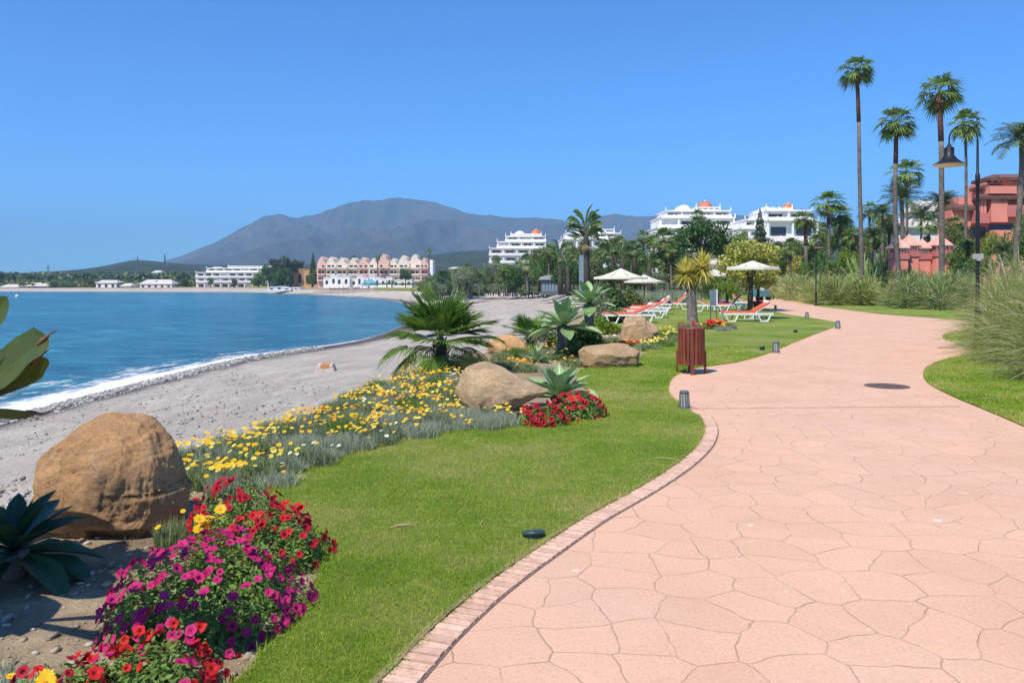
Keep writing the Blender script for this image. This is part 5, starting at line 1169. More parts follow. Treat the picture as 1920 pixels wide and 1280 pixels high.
# --- leafy shrubs behind the agaves
def shrub(px, pyb, r, h, mat, label, n=1500, size=.06, group=None, Y=None, z0=0.0, name='shrub', seed=None):
    if Y is None: p = at(px, pyb)
    else: p = Vector((PX(px, Y), Y, z0))
    D = rng.normal(0, 1, (n, 3)); D[:, 2] = np.abs(D[:, 2]); D /= np.linalg.norm(D, axis=1)[:, None]; k = 1 - .6 * rng.uniform(0, 1, n) ** 1.6
    sd_ = rng.uniform(0, 9); bb = 1 + .18 * np.sin(D[:, 0] * 5 + sd_) * np.sin(D[:, 1] * 4 + sd_) + .12 * np.sin(D[:, 2] * 8 + D[:, 0] * 6 + sd_)
    P = D * (k * bb)[:, None] * np.array([r, r, h]); V, fs = leafquads(P, D + [0, 0, .3], size, .5)
    o = link(name, npmesh(name, V, fs, [M[mat]]), None, tuple(p)); return tag(o, label, 'shrub', group)
shrub(1092, 0, .50, .62, 'limeleaf', 'bright green shrub below the tallest agave', 1800, .055, Y=17.8)
shrub(1115, 0, .48, .50, 'darkleaf', 'dark green shrub beside the tallest agave stem', 1700, .05, Y=17.2)
shrub(1128, 0, .6, .46, 'limeleaf', 'lime green shrub in front of the left umbrella pole', 1800, .06, Y=25)
shrub(1155, 0, .7, .48, 'limeleaf', 'lime green shrub left of the red loungers', 1800, .06, Y=31)
shrub(1063, 0, .55, .5, 'olive', 'olive green shrub under the tall pale agave', 1500, .05, Y=18.6)
shrub(1020, 0, .6, .45, 'greyleaf', 'grey green shrub behind the small fan palm', 1500, .05, Y=22)
shrub(1145, 0, .9, 1.3, 'darkleaf', 'dark bush under the left umbrella', 2500, .09, Y=43)
shrub(1180, 0, .9, 1.15, 'olive', 'dark olive bush right of the left umbrella pole', 2500, .09, Y=44)
shrub(1130, 0, .5, 1.0, 'greyleaf', 'grey bush behind the lime green shrubs', 2200, .07, Y=36)
# --- fountain grass
def fountain(name, pts, h, mats, label, nper, wd=.011, lean=1.35, seg=4, rad=.35, plume=0):
    parts = []; 
    for (x, y, s_) in pts:
        n = nper; a = rng.uniform(0, 2 * np.pi, n); q = np.sqrt(rng.uniform(0, 1, n)) * rad * s_; P = np.stack([x + q * np.cos(a), y + q * np.sin(a), np.zeros(n)], 1)
        parts.append((P, h * s_ * rng.uniform(.55, 1.1, n)))
    P = np.concatenate([p[0] for p in parts]); H = np.concatenate([p[1] for p in parts]); V, fs = blades(P, H, wd, lean, bend=.75, seg=seg)
    sel = rng.integers(0, 100, len(P)); k = len(mats); cum = np.cumsum([m[1] for m in mats]); mi = np.searchsorted(cum, sel, side='right').clip(0, k - 1)
    m4 = np.repeat(mi, fs[0].shape[0] // len(P)) if len(fs[0]) else np.array([], int)
    # faces are stored seg by seg: tile instead
    m4 = np.tile(mi, fs[0].shape[0] // len(P)); midx = np.concatenate([m4, mi])
    me = npmesh(name, V, fs, [M[m[0]] for m in mats], midx); return tag(link(name, me), label, 'ornamental grass', kind='stuff')
def region_pts(n, poly, smin=.8, smax=1.15):
    xs = [p[0] for p in poly]; ys = [p[1] for p in poly]; out = []
    while len(out) < n:
        p = np.array([rng.uniform(min(xs), max(xs)), rng.uniform(min(ys), max(ys))])
        if inpoly(p[None], poly)[0]: out.append((p[0], p[1], rng.uniform(smin, smax)))
    return out
def grassmound(name, pts, r, h, mats, label, nper, wd=.009, L=.9, seg=4):
    """billowing tussocks: blades leave from all through each mound and arch outward"""
    Vs = []; f4s = []; f3s = []; mis = []; off = 0; base = []; dirs = []; Ls = []
    for x, y, s_ in pts:
        n = nper; D = rng.normal(0, 1, (n, 3)); D[:, 2] = np.abs(D[:, 2]) * 1.2; D /= np.linalg.norm(D, axis=1)[:, None]; k = rng.uniform(.05, .85, n)[:, None]
        base.append(D * k * np.array([r, r, h]) * s_ * .75 + np.array([x, y, 0])); d = D + np.array([0, 0, .75]) + rng.normal(0, .35, (n, 3)); d /= np.linalg.norm(d, axis=1)[:, None]; dirs.append(d); Ls.append(L * s_ * rng.uniform(.45, 1.1, n))
    B = np.concatenate(base); D = np.concatenate(dirs); Ln = np.concatenate(Ls)[:, None]; n = len(B); sd_ = np.cross(D, rng.normal(0, 1, (n, 3))); sd_ /= np.linalg.norm(sd_, axis=1)[:, None] + 1e-9
    H = D.copy(); H[:, 2] = 0; rows_ = []
    for k in range(seg):
        t = k / seg; c = B + D * Ln * t + H * Ln * t * t * .35 + np.array([0, 0, -1.]) * Ln * t * t * .55; w_ = wd * (1 - .6 * t) / 2; rows_ += [c - sd_ * w_, c + sd_ * w_]
    rows_.append(B + D * Ln + H * Ln * .35 + np.array([0, 0, -1.]) * Ln * .55); m = len(rows_); V = np.stack(rows_, 1).reshape(-1, 3); V[:, 2] = np.maximum(V[:, 2], .01); b = np.arange(n)[:, None] * m
    f4 = np.concatenate([b + np.array([[2 * k, 2 * k + 1, 2 * k + 3, 2 * k + 2]]) for k in range(seg - 1)]); f3 = b + np.array([[m - 3, m - 2, m - 1]])
    mi = np.searchsorted(np.cumsum([q[1] for q in mats]), rng.integers(0, 100, n), side='right').clip(0, len(mats) - 1)
    return tag(link(name, npmesh(name, V, [f4, f3], [M[q[0]] for q in mats], np.concatenate([np.tile(mi, seg - 1), mi]))), label, 'ornamental grass', kind='stuff')
big = [(8.05, 11.6), (8.6, 13.7), (9.9, 16.6), (11.9, 20), (17, 20), (15, 12), (10.5, 9.3), (8.2, 9.8)]
grassmound('fountain_grass', region_pts(100, big, .8, 1.15), 1.05, 3.1, [('straw', 42), ('strawgreen', 46), ('paleplume', 12)], 'large pale fountain grass spilling over the verge at the right', 1600, .009, .95, 4)
hp1 = [(PX(1682, 46.5), 46.5), (PX(1795, 43), 43), (PX(1830, 48), 48), (PX(1830, 55), 55), (PX(1682, 52), 52)]
grassmound('fountain_grass', region_pts(70, hp1), 1.4, 3.1, [('straw', 14), ('strawgreen', 56), ('greyleaf', 25), ('paleplume', 5)], 'green fountain grass hedge in front of the pink turrets', 700, .035, .9, 3)
hp2 = [(PX(1535, 52), 52), (PX(1628, 50.5), 50.5), (PX(1628, 58), 58), (PX(1530, 62), 62)]
grassmound('fountain_grass', region_pts(70, hp2), 1.5, 2.7, [('straw', 45), ('strawgreen', 55)], 'fountain grass hedge left of the gap in the hedge', 700, .038, .9, 3)
hp3 = [(PX(1463, 74), 74), (PX(1530, 55), 55), (PX(1550, 62), 62), (PX(1500, 100), 100), (PX(1470, 100), 100)]
grassmound('fountain_grass', region_pts(60, hp3), 1.8, 2.9, [('straw', 70), ('strawgreen', 30)], 'straw coloured grass hedge at the far end of the path', 600, .05, 1.0, 3)
# grey green low dune planting behind the loungers
sc = [(PX(1125, 62), 62), (PX(1290, 56), 56), (PX(1300, 78), 78), (PX(1115, 90), 90)]
fountain('dune_planting', region_pts(130, sc), .75, [('greyleaf', 60), ('silver', 30), ('sage', 10)], 'low grey green dune planting behind the left loungers', 200, .05, 1.0, 2, 1.2)
# low hedge line / rail behind it
mb = MB(); a = Vector((PX(1190, 92), 92, 0)); b = Vector((PX(1285, 86), 86, 0))
for k in range(9): q = a.lerp(b, k / 8); mb.box(q.x - .05, q.x + .05, q.y - .05, q.y + .05, 0, .95)
for z in (.5, .9): mb.tube([(a.x, a.y, z), (b.x, b.y, z)], .045, 6)
tag(mb.build('rail_fence', M['grey_metal']), 'low grey rail behind the dune planting', 'fence')
# --- utility cart on the path
root = thing('utility_cart', (PX(1424, 62), 62, 0), 'small teal utility cart parked at the edge of the far path', 'cart', .15)
mb = MB(); mb.prism([(-.5, .35), (.5, .35), (.5, .62), (.46, .85), (-.46, .85), (-.5, .62)], -.9, .9); mb.build('body', M['teal'], root, bevel=.05)
mb = MB(); mb.box(-.40, .40, -.905, -.90, .68, .76); mb.build('number_plate', M['grey_metal'], root)
mb = MB(); mb.box(-.4, .4, -.1, .35, .86, 1.0); mb.box(-.4, .4, .3, .4, 1.0, 1.32); mb.build('seat', M['plastic'], root, bevel=.03)
mb = MB()
for x in (-.44, .44):
    for y in (-.1, .75): mb.tube([(x, y, .85), (x * .95, y, 1.45)], .02, 6)
mb.tube([(-.42, -.1, 1.45), (.42, -.1, 1.45), (.42, .75, 1.45), (-.42, .75, 1.45), (-.42, -.1, 1.45)], .02, 6); mb.build('roll_frame', M['grey_metal'], root)
for x in (-.44, .44):
    for y in (-.6, .6):
        mb = MB(); mb.lathe([(0, -.07), (.10, -.08), (.22, -.08), (.26, -.05), (.26, .05), (.22, .08), (.1, .08), (0, .07)], 20); mb.v = [(x + v[2], y + v[0], .26 + v[1]) for v in mb.v]; mb.build('wheel', M['rubber'], root, True)
for x in (-.38, .38): mb = MB(); mb.box(x - .06, x + .06, -.915, -.90, .55, .62); mb.build('tail_light', M['redcloth'], root)
# terracotta pot + shrub left of the cart
mb = MB(); mb.lathe([(.0, 0), (.18, 0), (.27, .45), (.30, .48), (.25, .48), (.2, .4), (0, .4)], 20); tag(mb.build('plant_pot', M['trunkred'], None, True, loc=(PX(1421, 44), 44, 0)), 'red brown plant pot between the tree trunks and the cart', 'pot')
# --- beach things
Yb = 36; zb = -2.75
root = thing('concrete_block', (PX(612, Yb), Yb, zb), 'pale concrete block with a rust stain on the shingle', 'concrete block', .1)
mb = MB(); mb.prism([(-.55, 0), (.5, 0), (.36, .50), (.30, .62), (-.34, .62), (-.40, .5)], -.4, .4); mb.build('block', M['paleconc'] if 'paleconc' in M else M['rust'], root, bevel=.03)
mb = MB(); mb.box(-.22, .18, -.41, .3, .45, .64); mb.build('rusty_plate', M['rustor'] if 'rustor' in M else M['rust'], root, bevel=.02)
mb = MB(); mb.lathe([(0, 0), (.55, .02), (.62, .2), (.5, .5), (.3, .7), (0, .78)], 14); tag(mb.build('buoy', M['plastic'], None, True, loc=(PX(32, 262), 262, ZS + .05)), 'small white buoy floating far out at the left', 'buoy')
# ================================================================ BUILDINGS
def openings(root, mb_unused, rects, y, name='window', mat='glass', frame='white', fr=.07, depth=.04):
    for (x0, x1, z0, z1) in rects:
        mb = MB(); t = fr
        for a in ((x0 - t, x1 + t, z1, z1 + t), (x0 - t, x1 + t, z0 - t, z0), (x0 - t, x0, z0, z1), (x1, x1 + t, z0, z1)): mb.box(a[0], a[1], y - .06, y + .02, a[2], a[3])
        o = mb.build(name, M[frame], root); g = MB(); g.box(x0, x1, y - .012, y + .01, z0, z1); g.build('pane', M[mat], o)
def terraced_block(px0, px1, Y, pytop, pybase, levels, label, domes=(), peaks=(), name='apartment_building', rz=0.0, wall='white_far'):
    """levels: list of (px_left, px_right, py_floor, py_top, setback m). White terraces with parapets, recessed dark glazing and pillars"""
    s = Y / F; cx = (px0 + px1) / 2; zb = PZ(pybase, Y); root = thing(name, (PX(cx, Y), Y, zb), label, 'building', rz)
    X = lambda px: (px - cx) * s
    Z = lambda py: (pybase - py) * s
    for li, (a, b, pf, pt, sb) in enumerate(levels):
        x0, x1, z0, z1 = X(a), X(b), Z(pf), Z(pt); h = z1 - z0; dp = 14 - sb * .3
        mb = MB(); mb.box(x0, x1, sb, sb + dp, z0, z1 - .3); mb.box(x0 - .15, x1 + .15, sb - 1.7, sb + dp + .1, z1 - .3, z1)           # body and slab
        nb = max(2, int((x1 - x0) / 4.2)); bw = (x1 - x0) / nb
        for k in range(nb + 1): mb.box(x0 + k * bw - .22 + (.22 if k == 0 else -.22 if k == nb else 0), x0 + k * bw + .22 + (.22 if k == 0 else -.22 if k == nb else 0), sb - 1.4, sb - 1.0, z0, z1 - .3)
        mb.build('wall', M[wall], root)
        pb = MB(); pb.box(x0 - .2, x1 + .2, sb - 1.85, sb - 1.65, z0 - .05, z0 + .85 if h > 2 else z0 + .5)
        for k in range(nb * 2 + 1): pb.box(x0 + k * bw / 2 - .12, x0 + k * bw / 2 + .12, sb - 1.92, sb - 1.6, z0 - .05, z0 + 1.05)
        pb.build('parapet', M[wall], root)
        if h > 1.8: openings(root, None, [(x0 + (k + .2) * bw, x0 + (k + .8) * bw, z0 + .1, z0 + h * .66) for k in range(nb) if (k * 7 + li * 3 + int(px0)) % 5 != 0], sb - .02, frame=wall)
        if li > 1:
            f = MB()
            for k in (0, nb): f.tube([(x0 + k * bw, sb - 1.7, z1), (x0 + k * bw, sb - 1.7, z1 + .9)], [.18, .1], 6)
            f.build('finial', M[wall], root)
    for (px, py, w_, sb) in peaks:      # curved gable fronts
        x = X(px); z = Z(py); hw = w_ * s / 2; pts = [(x - hw, z - hw * 1.3)] + [(x + hw * math.cos(t) * .8, z - hw * .8 + hw * .8 * math.sin(t)) for t in np.linspace(math.pi, 0, 9)] + [(x + hw, z - hw * 1.3)]
        mb = MB(); mb.prism(pts, sb - .4, sb + 4); mb.build('gable', M[wall], root)
    for (px, py, r_, sb) in domes:
        x = X(px); r = r_ * s; z = Z(py)
        mb = MB(); mb.lathe([(r * 1.02, -r * 1.6), (r * 1.02, -.1 * r), (r * 1.12, -.1 * r), (r * 1.12, .02 * r), (0, .02 * r)], 20, (x, sb + 4, z)); mb.build('drum', M[wall], root)
        mb = MB(); mb.lathe([(r * math.cos(t), r * math.sin(t) * 1.02) for t in np.linspace(0, 1.5, 10)] + [(0, r * 1.03)], 24, (x, sb + 4, z + .02 * r)); o = mb.build('dome', M['dome'], root, True)
        mb = MB(); mb.lathe([(r * .1, 0), (r * .08, r * .14), (0, r * .22)], 8, (x, sb + 4, z + r * 1.0)); mb.build('lantern', M[wall], o)
    return root
terraced_block(918, 1027, 285, 425, 522, [(918, 1024, 520, 507, 0), (918, 1024, 507, 493, 0), (918, 1024, 493, 479, 0), (918, 1020, 479, 465, 0), (932, 1024, 465, 452, 3), (948, 1024, 452, 441, 6), (958, 1016, 441, 436, 9)], 'leftmost white terraced apartment block with an orange dome', domes=[(1007, 437, 10.5, 7)], peaks=[(975, 430, 26, 8)])
terraced_block(1050, 1172, 262, 418, 520, [(1052, 1170, 516, 500, 0), (1052, 1170, 500, 484, 0), (1052, 1170, 484, 466, 0), (1052, 1168, 466, 448, 0), (1062, 1165, 448, 436, 3), (1085, 1155, 436, 428, 6)], 'second white terraced block, behind the tall bird of paradise tree', domes=[(1125, 428, 8, 6)], peaks=[(1112, 421, 24, 7)])
terraced_block(1228, 1382, 205, 375, 520, [(1230, 1380, 520, 495, 0), (1230, 1380, 495, 472, 0), (1230, 1380, 472, 449, 0), (1228, 1380, 449, 427, 0), (1240, 1381, 427, 406, 3), (1256, 1381, 406, 391, 7), (1318, 1364, 391, 383, 9)], 'white terraced block with the largest orange dome', domes=[(1343, 384, 15, 8)], peaks=[(1296, 378, 34, 9)])
terraced_block(1384, 1536, 192, 370, 520, [(1386, 1534, 520, 492, 0), (1386, 1534, 492, 470, 0), (1386, 1534, 470, 450, 0), (1384, 1420, 450, 428, 0), (1438, 1534, 450, 412, 1), (1400, 1440, 428, 410, 3), (1442, 1530, 412, 392, 4), (1450, 1500, 392, 386, 7)], 'white terraced block behind the tall conifer, its orange dome beside the palms', domes=[(1507, 386, 12.5, 7)], peaks=[(1457, 382, 24, 8)])
# low villa roof in front of it
def gabled(px0, px1, Y, pybase, pyeave, pyridge, label, wall, roofm, wins=3, name='villa', depth=9, hip=.25):
    s = Y / F; cx = (px0 + px1) / 2; root = thing(name, (PX(cx, Y), Y, PZ(pybase, Y)), label, 'building'); hw = (px1 - px0) / 2 * s; h = (pybase - pyeave) * s; hr = (pybase - pyridge) * s
    mb = MB(); mb.box(-hw, hw, 0, depth, 0, h); mb.build('wall', M[wall], root)
    mb = MB(); o = .5; V = [(-hw - o, -o, h), (hw + o, -o, h), (hw + o, depth + o, h), (-hw - o, depth + o, h), (-hw * (1 - hip), depth / 2, hr), (hw * (1 - hip), depth / 2, hr)] ; V = V + [(x, y, z - .22) for x, y, z in V[:4]]
    mb.add(V, [(0, 1, 5, 4), (1, 2, 5), (2, 3, 4, 5), (3, 0, 4), (6, 9, 8, 7), (0, 6, 7, 1), (1, 7, 8, 2), (2, 8, 9, 3), (3, 9, 6, 0)]); mb.build('roof', M[roofm], root)
    openings(root, None, [(-hw + (k + .3) * 2 * hw / wins, -hw + (k + .7) * 2 * hw / wins, h * .38, h * .8) for k in range(wins)], -.02, frame=wall); return root
gabled(1448, 1540, 150, 500, 456, 440, 'low white villa with pale tiled roof among the palms', 'white_far', 'roof_white', 4)
gabled(1682, 1830, 95, 520, 424, 408, 'white house with pale roof behind the pink turrets', 'white', 'roof_white', 4, 'house', 4)
gabled(1715, 1795, 125, 430, 396, 374, 'pale roofed house higher up behind the white house', 'white', 'roof_white', 3, 'house', 4)
# --- pink turrets
Yt = 62; s = Yt / F; root = thing('turret_wall', (PX(1730, Yt), Yt, 0), 'pink wall block with four small hipped turrets', 'building'); Xt = lambda px: (px - 1730) * s; Zt = lambda py: PZ(py, Yt)
mb = MB(); mb.box(Xt(1692), Xt(1781), .9, 2.2, 0, Zt(468)); mb.build('wall', M['pink'], root)
for (a, b, top, ridge, y0) in ((1678, 1703, 464, 443, 0), (1705, 1729, 459, 437, .5), (1731, 1752, 464, 446, .55), (1755, 1783, 459, 438, 0)):
    x0, x1 = Xt(a), Xt(b); w_ = x1 - x0; zt = Zt(top) ; zc = Zt(top + 11); mb = MB(); mb.box(x0, x1, y0, y0 + w_ * 1.1, 0, zc - .45); t = mb.build('turret', M['pink'], root)
    mb = MB(); mb.box(x0 - .08, x1 + .08, y0 - .08, y0 + w_ * 1.1 + .08, zc - .45, zc); mb.box(x0 - .02, x1 + .02, y0 - .02, y0 + w_ * 1.1, zc + .06, zc + .1); mb.build('band', M['pinkdark'], t)
    mb = MB()
    for k in range(5): q = x0 + .05 + k * (w_ - .22) / 4; mb.box(q, q + .10 if k not in (0, 4) else q + .14, y0 + .03, y0 + .13, zc, zt)
    mb.build('louvre', M['cream'], t)
    mb = MB(); mb.box(x0 + .05, x1 - .05, y0 + .25, y0 + w_ - .05, zc, zt); mb.build('core', M['pinkdark'], t)
    mb = MB(); cx_, cy_ = (x0 + x1) / 2, y0 + w_ * .55; o = .14; V = [(x0 - o, y0 - o, zt), (x1 + o, y0 - o, zt), (x1 + o, y0 + w_ * 1.1 + o, zt), (x0 - o, y0 + w_ * 1.1 + o, zt), (cx_, cy_, Zt(ridge))]; V += [(x, y, zt - .07) for x, y, z in V[:4]]
    mb.add(V, [(0, 1, 4), (1, 2, 4), (2, 3, 4), (3, 0, 4), (5, 8, 7, 6), (0, 5, 6, 1), (1, 6, 7, 2), (2, 7, 8, 3), (3, 8, 5, 0)]); mb.build('roof', M['pinkroof'], t)
mb = MB(); mb.box(Xt(1704.3), Xt(1705), -.05, .3, .8, Zt(476)); mb.box(Xt(1702.5), Xt(1707), .42, .48, Zt(506), Zt(474)); mb.build('slit_window', M['glass'], root)
# --- pink villa at the right
Yv = 76; s = Yv / F; root = thing('pink_villa', (PX(1850, Yv), Yv, 0), 'pink villa with balconies and overhanging brown tiled roofs at the right', 'building'); Xv = lambda px: (px - 1850) * s; Zv = lambda py: PZ(py, Yv)
def vb(nm, mat, *bs):
    mb = MB()
    for b in bs: mb.box(b[0], b[1], b[2] * .3, b[3] * .3, b[4], b[5])
    return mb.build(nm, M[mat], root)
vb('wall', 'pink', (Xv(1785), Xv(2080), 5, 18, 0, Zv(452)), (Xv(1795), Xv(1832), 3.4, 12, Zv(452), Zv(392)), (Xv(1832), Xv(2080), 4.4, 18, Zv(452), Zv(415)), (Xv(1812), Xv(2070), 4.2, 17, Zv(415), Zv(367)), (Xv(1866), Xv(2060), 5.5, 17, Zv(367), Zv(338)), (Xv(1895), Xv(1950), 5.2, 14, Zv(338), Zv(326)))
vb('balcony', 'pinkdark', (Xv(1785), Xv(1808), 0, 4.9, Zv(445), Zv(411))); vb('balcony', 'pinkdark', (Xv(1832), Xv(1860), 1.2, 4.3, Zv(418), Zv(398))); vb('balcony', 'pinkdark', (Xv(1892), Xv(2060), .6, 4.1, Zv(406), Zv(384)))
vb('balcony', 'pink', (Xv(1865), Xv(1905), .8, 4.3, Zv(446), Zv(431))); vb('balcony', 'pink', (Xv(1862), Xv(1912), 1.5, 5.4, Zv(362), Zv(348)))
vb('bay', 'pink', (Xv(1862), Xv(1893), .9, 4.1, Zv(416), Zv(372)))
vb('garden_wall', 'pink', (Xv(1780), Xv(1820), -4, -3.6, 0, Zv(444) - 1.2), (Xv(1838), Xv(2080), -3, -2.6, 0, Zv(448)))
def vroof(x0, x1, y0, y1, z0, z1, inset=.3):
    y0 *= .3; y1 *= .3; mb = MB(); hx = (x1 - x0) * inset; cy = (y0 + y1) / 2; V = [(x0, y0, z0), (x1, y0, z0), (x1, y1, z0), (x0, y1, z0), (x0 + hx, cy, z1), (x1 - hx * .3, cy, z1)]; V += [(x, y, z - .3) for x, y, z in V[:4]]
    mb.add(V, [(0, 1, 5, 4), (1, 2, 5), (2, 3, 4, 5), (3, 0, 4), (6, 9, 8, 7), (0, 6, 7, 1), (1, 7, 8, 2), (2, 8, 9, 3), (3, 9, 6, 0)]); mb.build('roof', M['tile'], root)
vroof(Xv(1796), Xv(1837), 1.5, 13, Zv(388), Zv(374)); vroof(Xv(1836), Xv(2075), .2, 12, Zv(368), Zv(358), .12); vroof(Xv(1858), Xv(1900), 3.8, 12, Zv(346), Zv(334), .5); vroof(Xv(1868), Xv(2000), 3.5, 14, Zv(330), Zv(320), .2)
mb = MB()
for k, x in enumerate((1840, 1846, 1852)): mb.box(Xv(x) - .12, Xv(x) + .12, .4, .55, Zv(398), Zv(370))
for x in (1875, 1886, 1897, 1908): mb.box(Xv(x) - .12, Xv(x) + .12, 1.15, 1.3, Zv(338), Zv(330))
mb.build('pillars', M['pink'], root)
openings(root, None, [(Xv(1852), Xv(1859), Zv(396), Zv(382)), (Xv(1822), Xv(1829), Zv(412), Zv(402))], 1.24, frame='pinkdark'); openings(root, None, [(Xv(1879), Xv(1884), Zv(376), Zv(370)), (Xv(1888), Xv(1892), Zv(376), Zv(370))], .25, frame='pinkdark')
openings(root, None, [(Xv(1836), Xv(1862), Zv(449), Zv(424)), (Xv(1868), Xv(1925), Zv(430), Zv(418))], 1.3, frame='pinkdark')
# --- pale peach apartment row across the bay
Yr_ = 385; s = Yr_ / F; root = thing('apartment_row', (PX(697, Yr_), Yr_, PZ(548, Yr_)), 'long row of peach and cream apartments with stepped gables across the bay', 'building'); Xr_ = lambda px: (px - 697) * s; Zr = lambda py: (548 - py) * s
rs = random.Random(3); x = 594; k = 0
while x < 800:
    wpx = rs.choice([17, 19, 21]); x1 = min(x + wpx, 803); mt = ['blush', 'cream', 'cream', 'cream', 'blush', 'cream'][k % 6]; tp = rs.uniform(479, 488); y0 = rs.uniform(0, 3)
    a, b = Xr_(x), Xr_(x1); z = Zr(tp + 6); mb = MB(); ww = b - a; zt = Zr(tp); mb.prism([(a, 0), (b, 0), (b, z - 1.2), (b - ww * .30, z + .6), (b - ww * .30, zt), (a + ww * .42, zt + .9), (a + ww * .10, z + .2), (a + ww * .10, z - .8), (a, z - .8)], y0, y0 + 12)
    o = mb.build('house_unit', M[mt], root)
    for (pz0, pz1) in ((502, 497), (514, 508), (525, 521)):
        for j in range(2):
            if rs.random() < .85: g = MB(); u0 = a + (b - a) * (.12 + .44 * j); g.box(u0, u0 + (b - a) * rs.choice([.25, .34]), y0 - .05, y0 + .1, Zr(pz0), Zr(pz1)); g.build('window', M['glass'], o)
        g = MB(); g.box(a + .3, b - .3, y0 - 1.5, y0 - .05, Zr(pz0) - .5, Zr(pz0) + .3); g.build('balcony', M[mt], o)
    x = x1; k += 1
mb = MB(); mb.box(Xr_(803), Xr_(811), 1, 11, 0, Zr(487)); mb.build('stair_tower', M['white_far'], root)
# white blocks in front of the row
def cubist(name, px0, px1, Y, pyb, tops, label, wall='white_far', cat='building', win=True, seed=1, depth=8):
    s = Y / F; cx = (px0 + px1) / 2; root = thing(name, (PX(cx, Y), Y, PZ(pyb, Y)), label, cat); n = len(tops); rs = random.Random(seed)
    for k, tp in enumerate(tops):
        a = (px0 + (px1 - px0) * k / n - cx) * s; b = (px0 + (px1 - px0) * (k + 1) / n - cx) * s; z = (pyb - tp) * s; y0 = rs.uniform(0, 2.5); mb = MB(); mb.box(a, b - .02, y0, y0 + depth, 0, z); mb.box(a - .1, b + .08, y0 - .15, y0, z - .35, z + .02); o = mb.build('wall', M[wall], root)
        if win:
            nw = max(1, int((b - a) / 4)); 
            for j in range(nw):
                u = a + (b - a) * (j + .3) / nw; g = MB(); g.box(u, u + (b - a) * .38 / nw, y0 - .03, y0 + .03, z * .35, z * .72); g.build('window', M['glass'], o)
    return root
cubist('beach_house', 604, 668, 345, 540, [520, 516, 518, 517, 522], 'white arched beach houses at the left foot of the peach apartments', seed=2)
cubist('beach_house', 668, 735, 340, 540, [516, 519, 517, 520, 522, 519], 'white beach houses at the centre foot of the peach apartments', seed=4)
cubist('beach_house', 735, 772, 330, 541, [524, 525, 523], 'low white houses right of the blue awning', seed=6)
mb = MB(); mb.prism([(-3, 2.2), (-2.5, 3.8), (0, 4.6), (2.6, 3.9), (3, 2.2)], -2, 2); mb.box(-2.9, -2.7, -1.9, -1.7, 0, 2.3); mb.box(2.7, 2.9, -1.9, -1.7, 0, 2.3)
tag(mb.build('awning', plain('sky_blue_canvas', (.22, .55, .68), (.2, .5, .62), 1, .8), loc=(PX(694, 318), 318, PZ(546, 318))), 'sky blue awning of a beach bar across the bay', 'awning')
mb = MB(); mb.box(-7.5, 7, -1.5, 1.5, 2.2, 2.5); mb.box(-7, 2, -1.4, 1.2, 0, 2.2)
for k in range(9): mb.box(-7.4 + k * 1.8, -7.25 + k * 1.8, -1.5, -1.4, 0, 3.4)
mb.prism([(2, 2.4), (9, 1.2), (9, .8), (2, 2.0)], -1.2, 1.2)
tag(mb.build('beach_deck', M['deck'], loc=(PX(655, 312), 312, PZ(553, 312))), 'dark red wooden deck with a ramp on the far beach', 'deck')
cubist('beach_bar', 640, 682, 316, 546, [538, 540, 537, 541], 'small white beach bar behind the red deck', seed=8, depth=4)
cubist('beach_house', 500, 560, 330, 545, [538, 537, 539, 539], 'long low white beach club on the far shore', seed=9)
cubist('apartment_building', 539, 596, 405, 545, [504, 503, 505, 502], 'ochre yellow apartment block between the pines and the peach row', 'ochre', seed=5)
terraced_block(368, 512, 425, 497, 541, [(370, 505, 541, 529, 0), (370, 508, 529, 520, 0), (369, 505, 520, 510, 0), (384, 512, 510, 502, 4), (420, 500, 502, 498, 8)], 'long white terraced hotel across the bay at the left', name='hotel')
gabled(843, 884, 260, 530, 503, 500, 'bright yellow house among the palms across the bay', 'yellow', 'roof_white', 3, 'house')
gabled(262, 322, 424, 546, 532, 524, 'pale villa with a flat roof on the far left shore', 'white_far', 'roof_white', 5)
gabled(180, 218, 425, 544, 530, 525, 'white villa among trees on the far left shore', 'white_far', 'roof_white', 3)
gabled(226, 244, 421, 546, 536, 531, 'tiny white house just above the far beach', 'white_far', 'roof_white', 2, 'house')
gabled(0, 32, 424, 546, 538, 533, 'white beach house at the left end of the far shore', 'white_far', 'roof_white', 3, 'house')
gabled(48, 112, 426, 545, 536, 530, 'grey blue boat yard building on the far left shore', 'panel', 'roof_white', 5, 'house')
gabled(285, 300, 620, 520, 511, 507, 'white house high among trees on the left hill', 'white_far', 'roof_white', 2, 'house')
gabled(395, 415, 700, 515, 504, 500, 'pale house on the slope behind the white hotel', 'white_far', 'roof_white', 2, 'house')
for px, top, lab in ((258, 488, 'lattice pylon on the left hill, nearer the sea'), (309, 483, 'lattice pylon on the left hill, beside the mountain foot'), (90, 505, 'thin mast on the far left shore')):
    Y = 640; h = PZ(top, Y) + 3; mb = MB(); q = .9 if px > 200 else .3
    for sx in (-1, 1):
        for sy in (-1, 1): mb.tube([(sx * q, sy * q, 0), (sx * .15, sy * .15, h)], .14, 4)
    for k in range(6):
        z = h * k / 6; w_ = q * (1 - k / 6) + .1; mb.tube([(-w_, -w_, z), (w_, -w_, z + h / 6)], .09, 4); mb.tube([(w_, -w_, z), (-w_, -w_, z + h / 6)], .09, 4)
    for z in (.8, .9): mb.box(-2.2, 2.2, -.1, .1, h * z, h * z + .25)
    tag(mb.build('pylon', M['grey_metal'], loc=(PX(px, Y), Y, 0)), lab, 'pylon', 'masts and pylons')
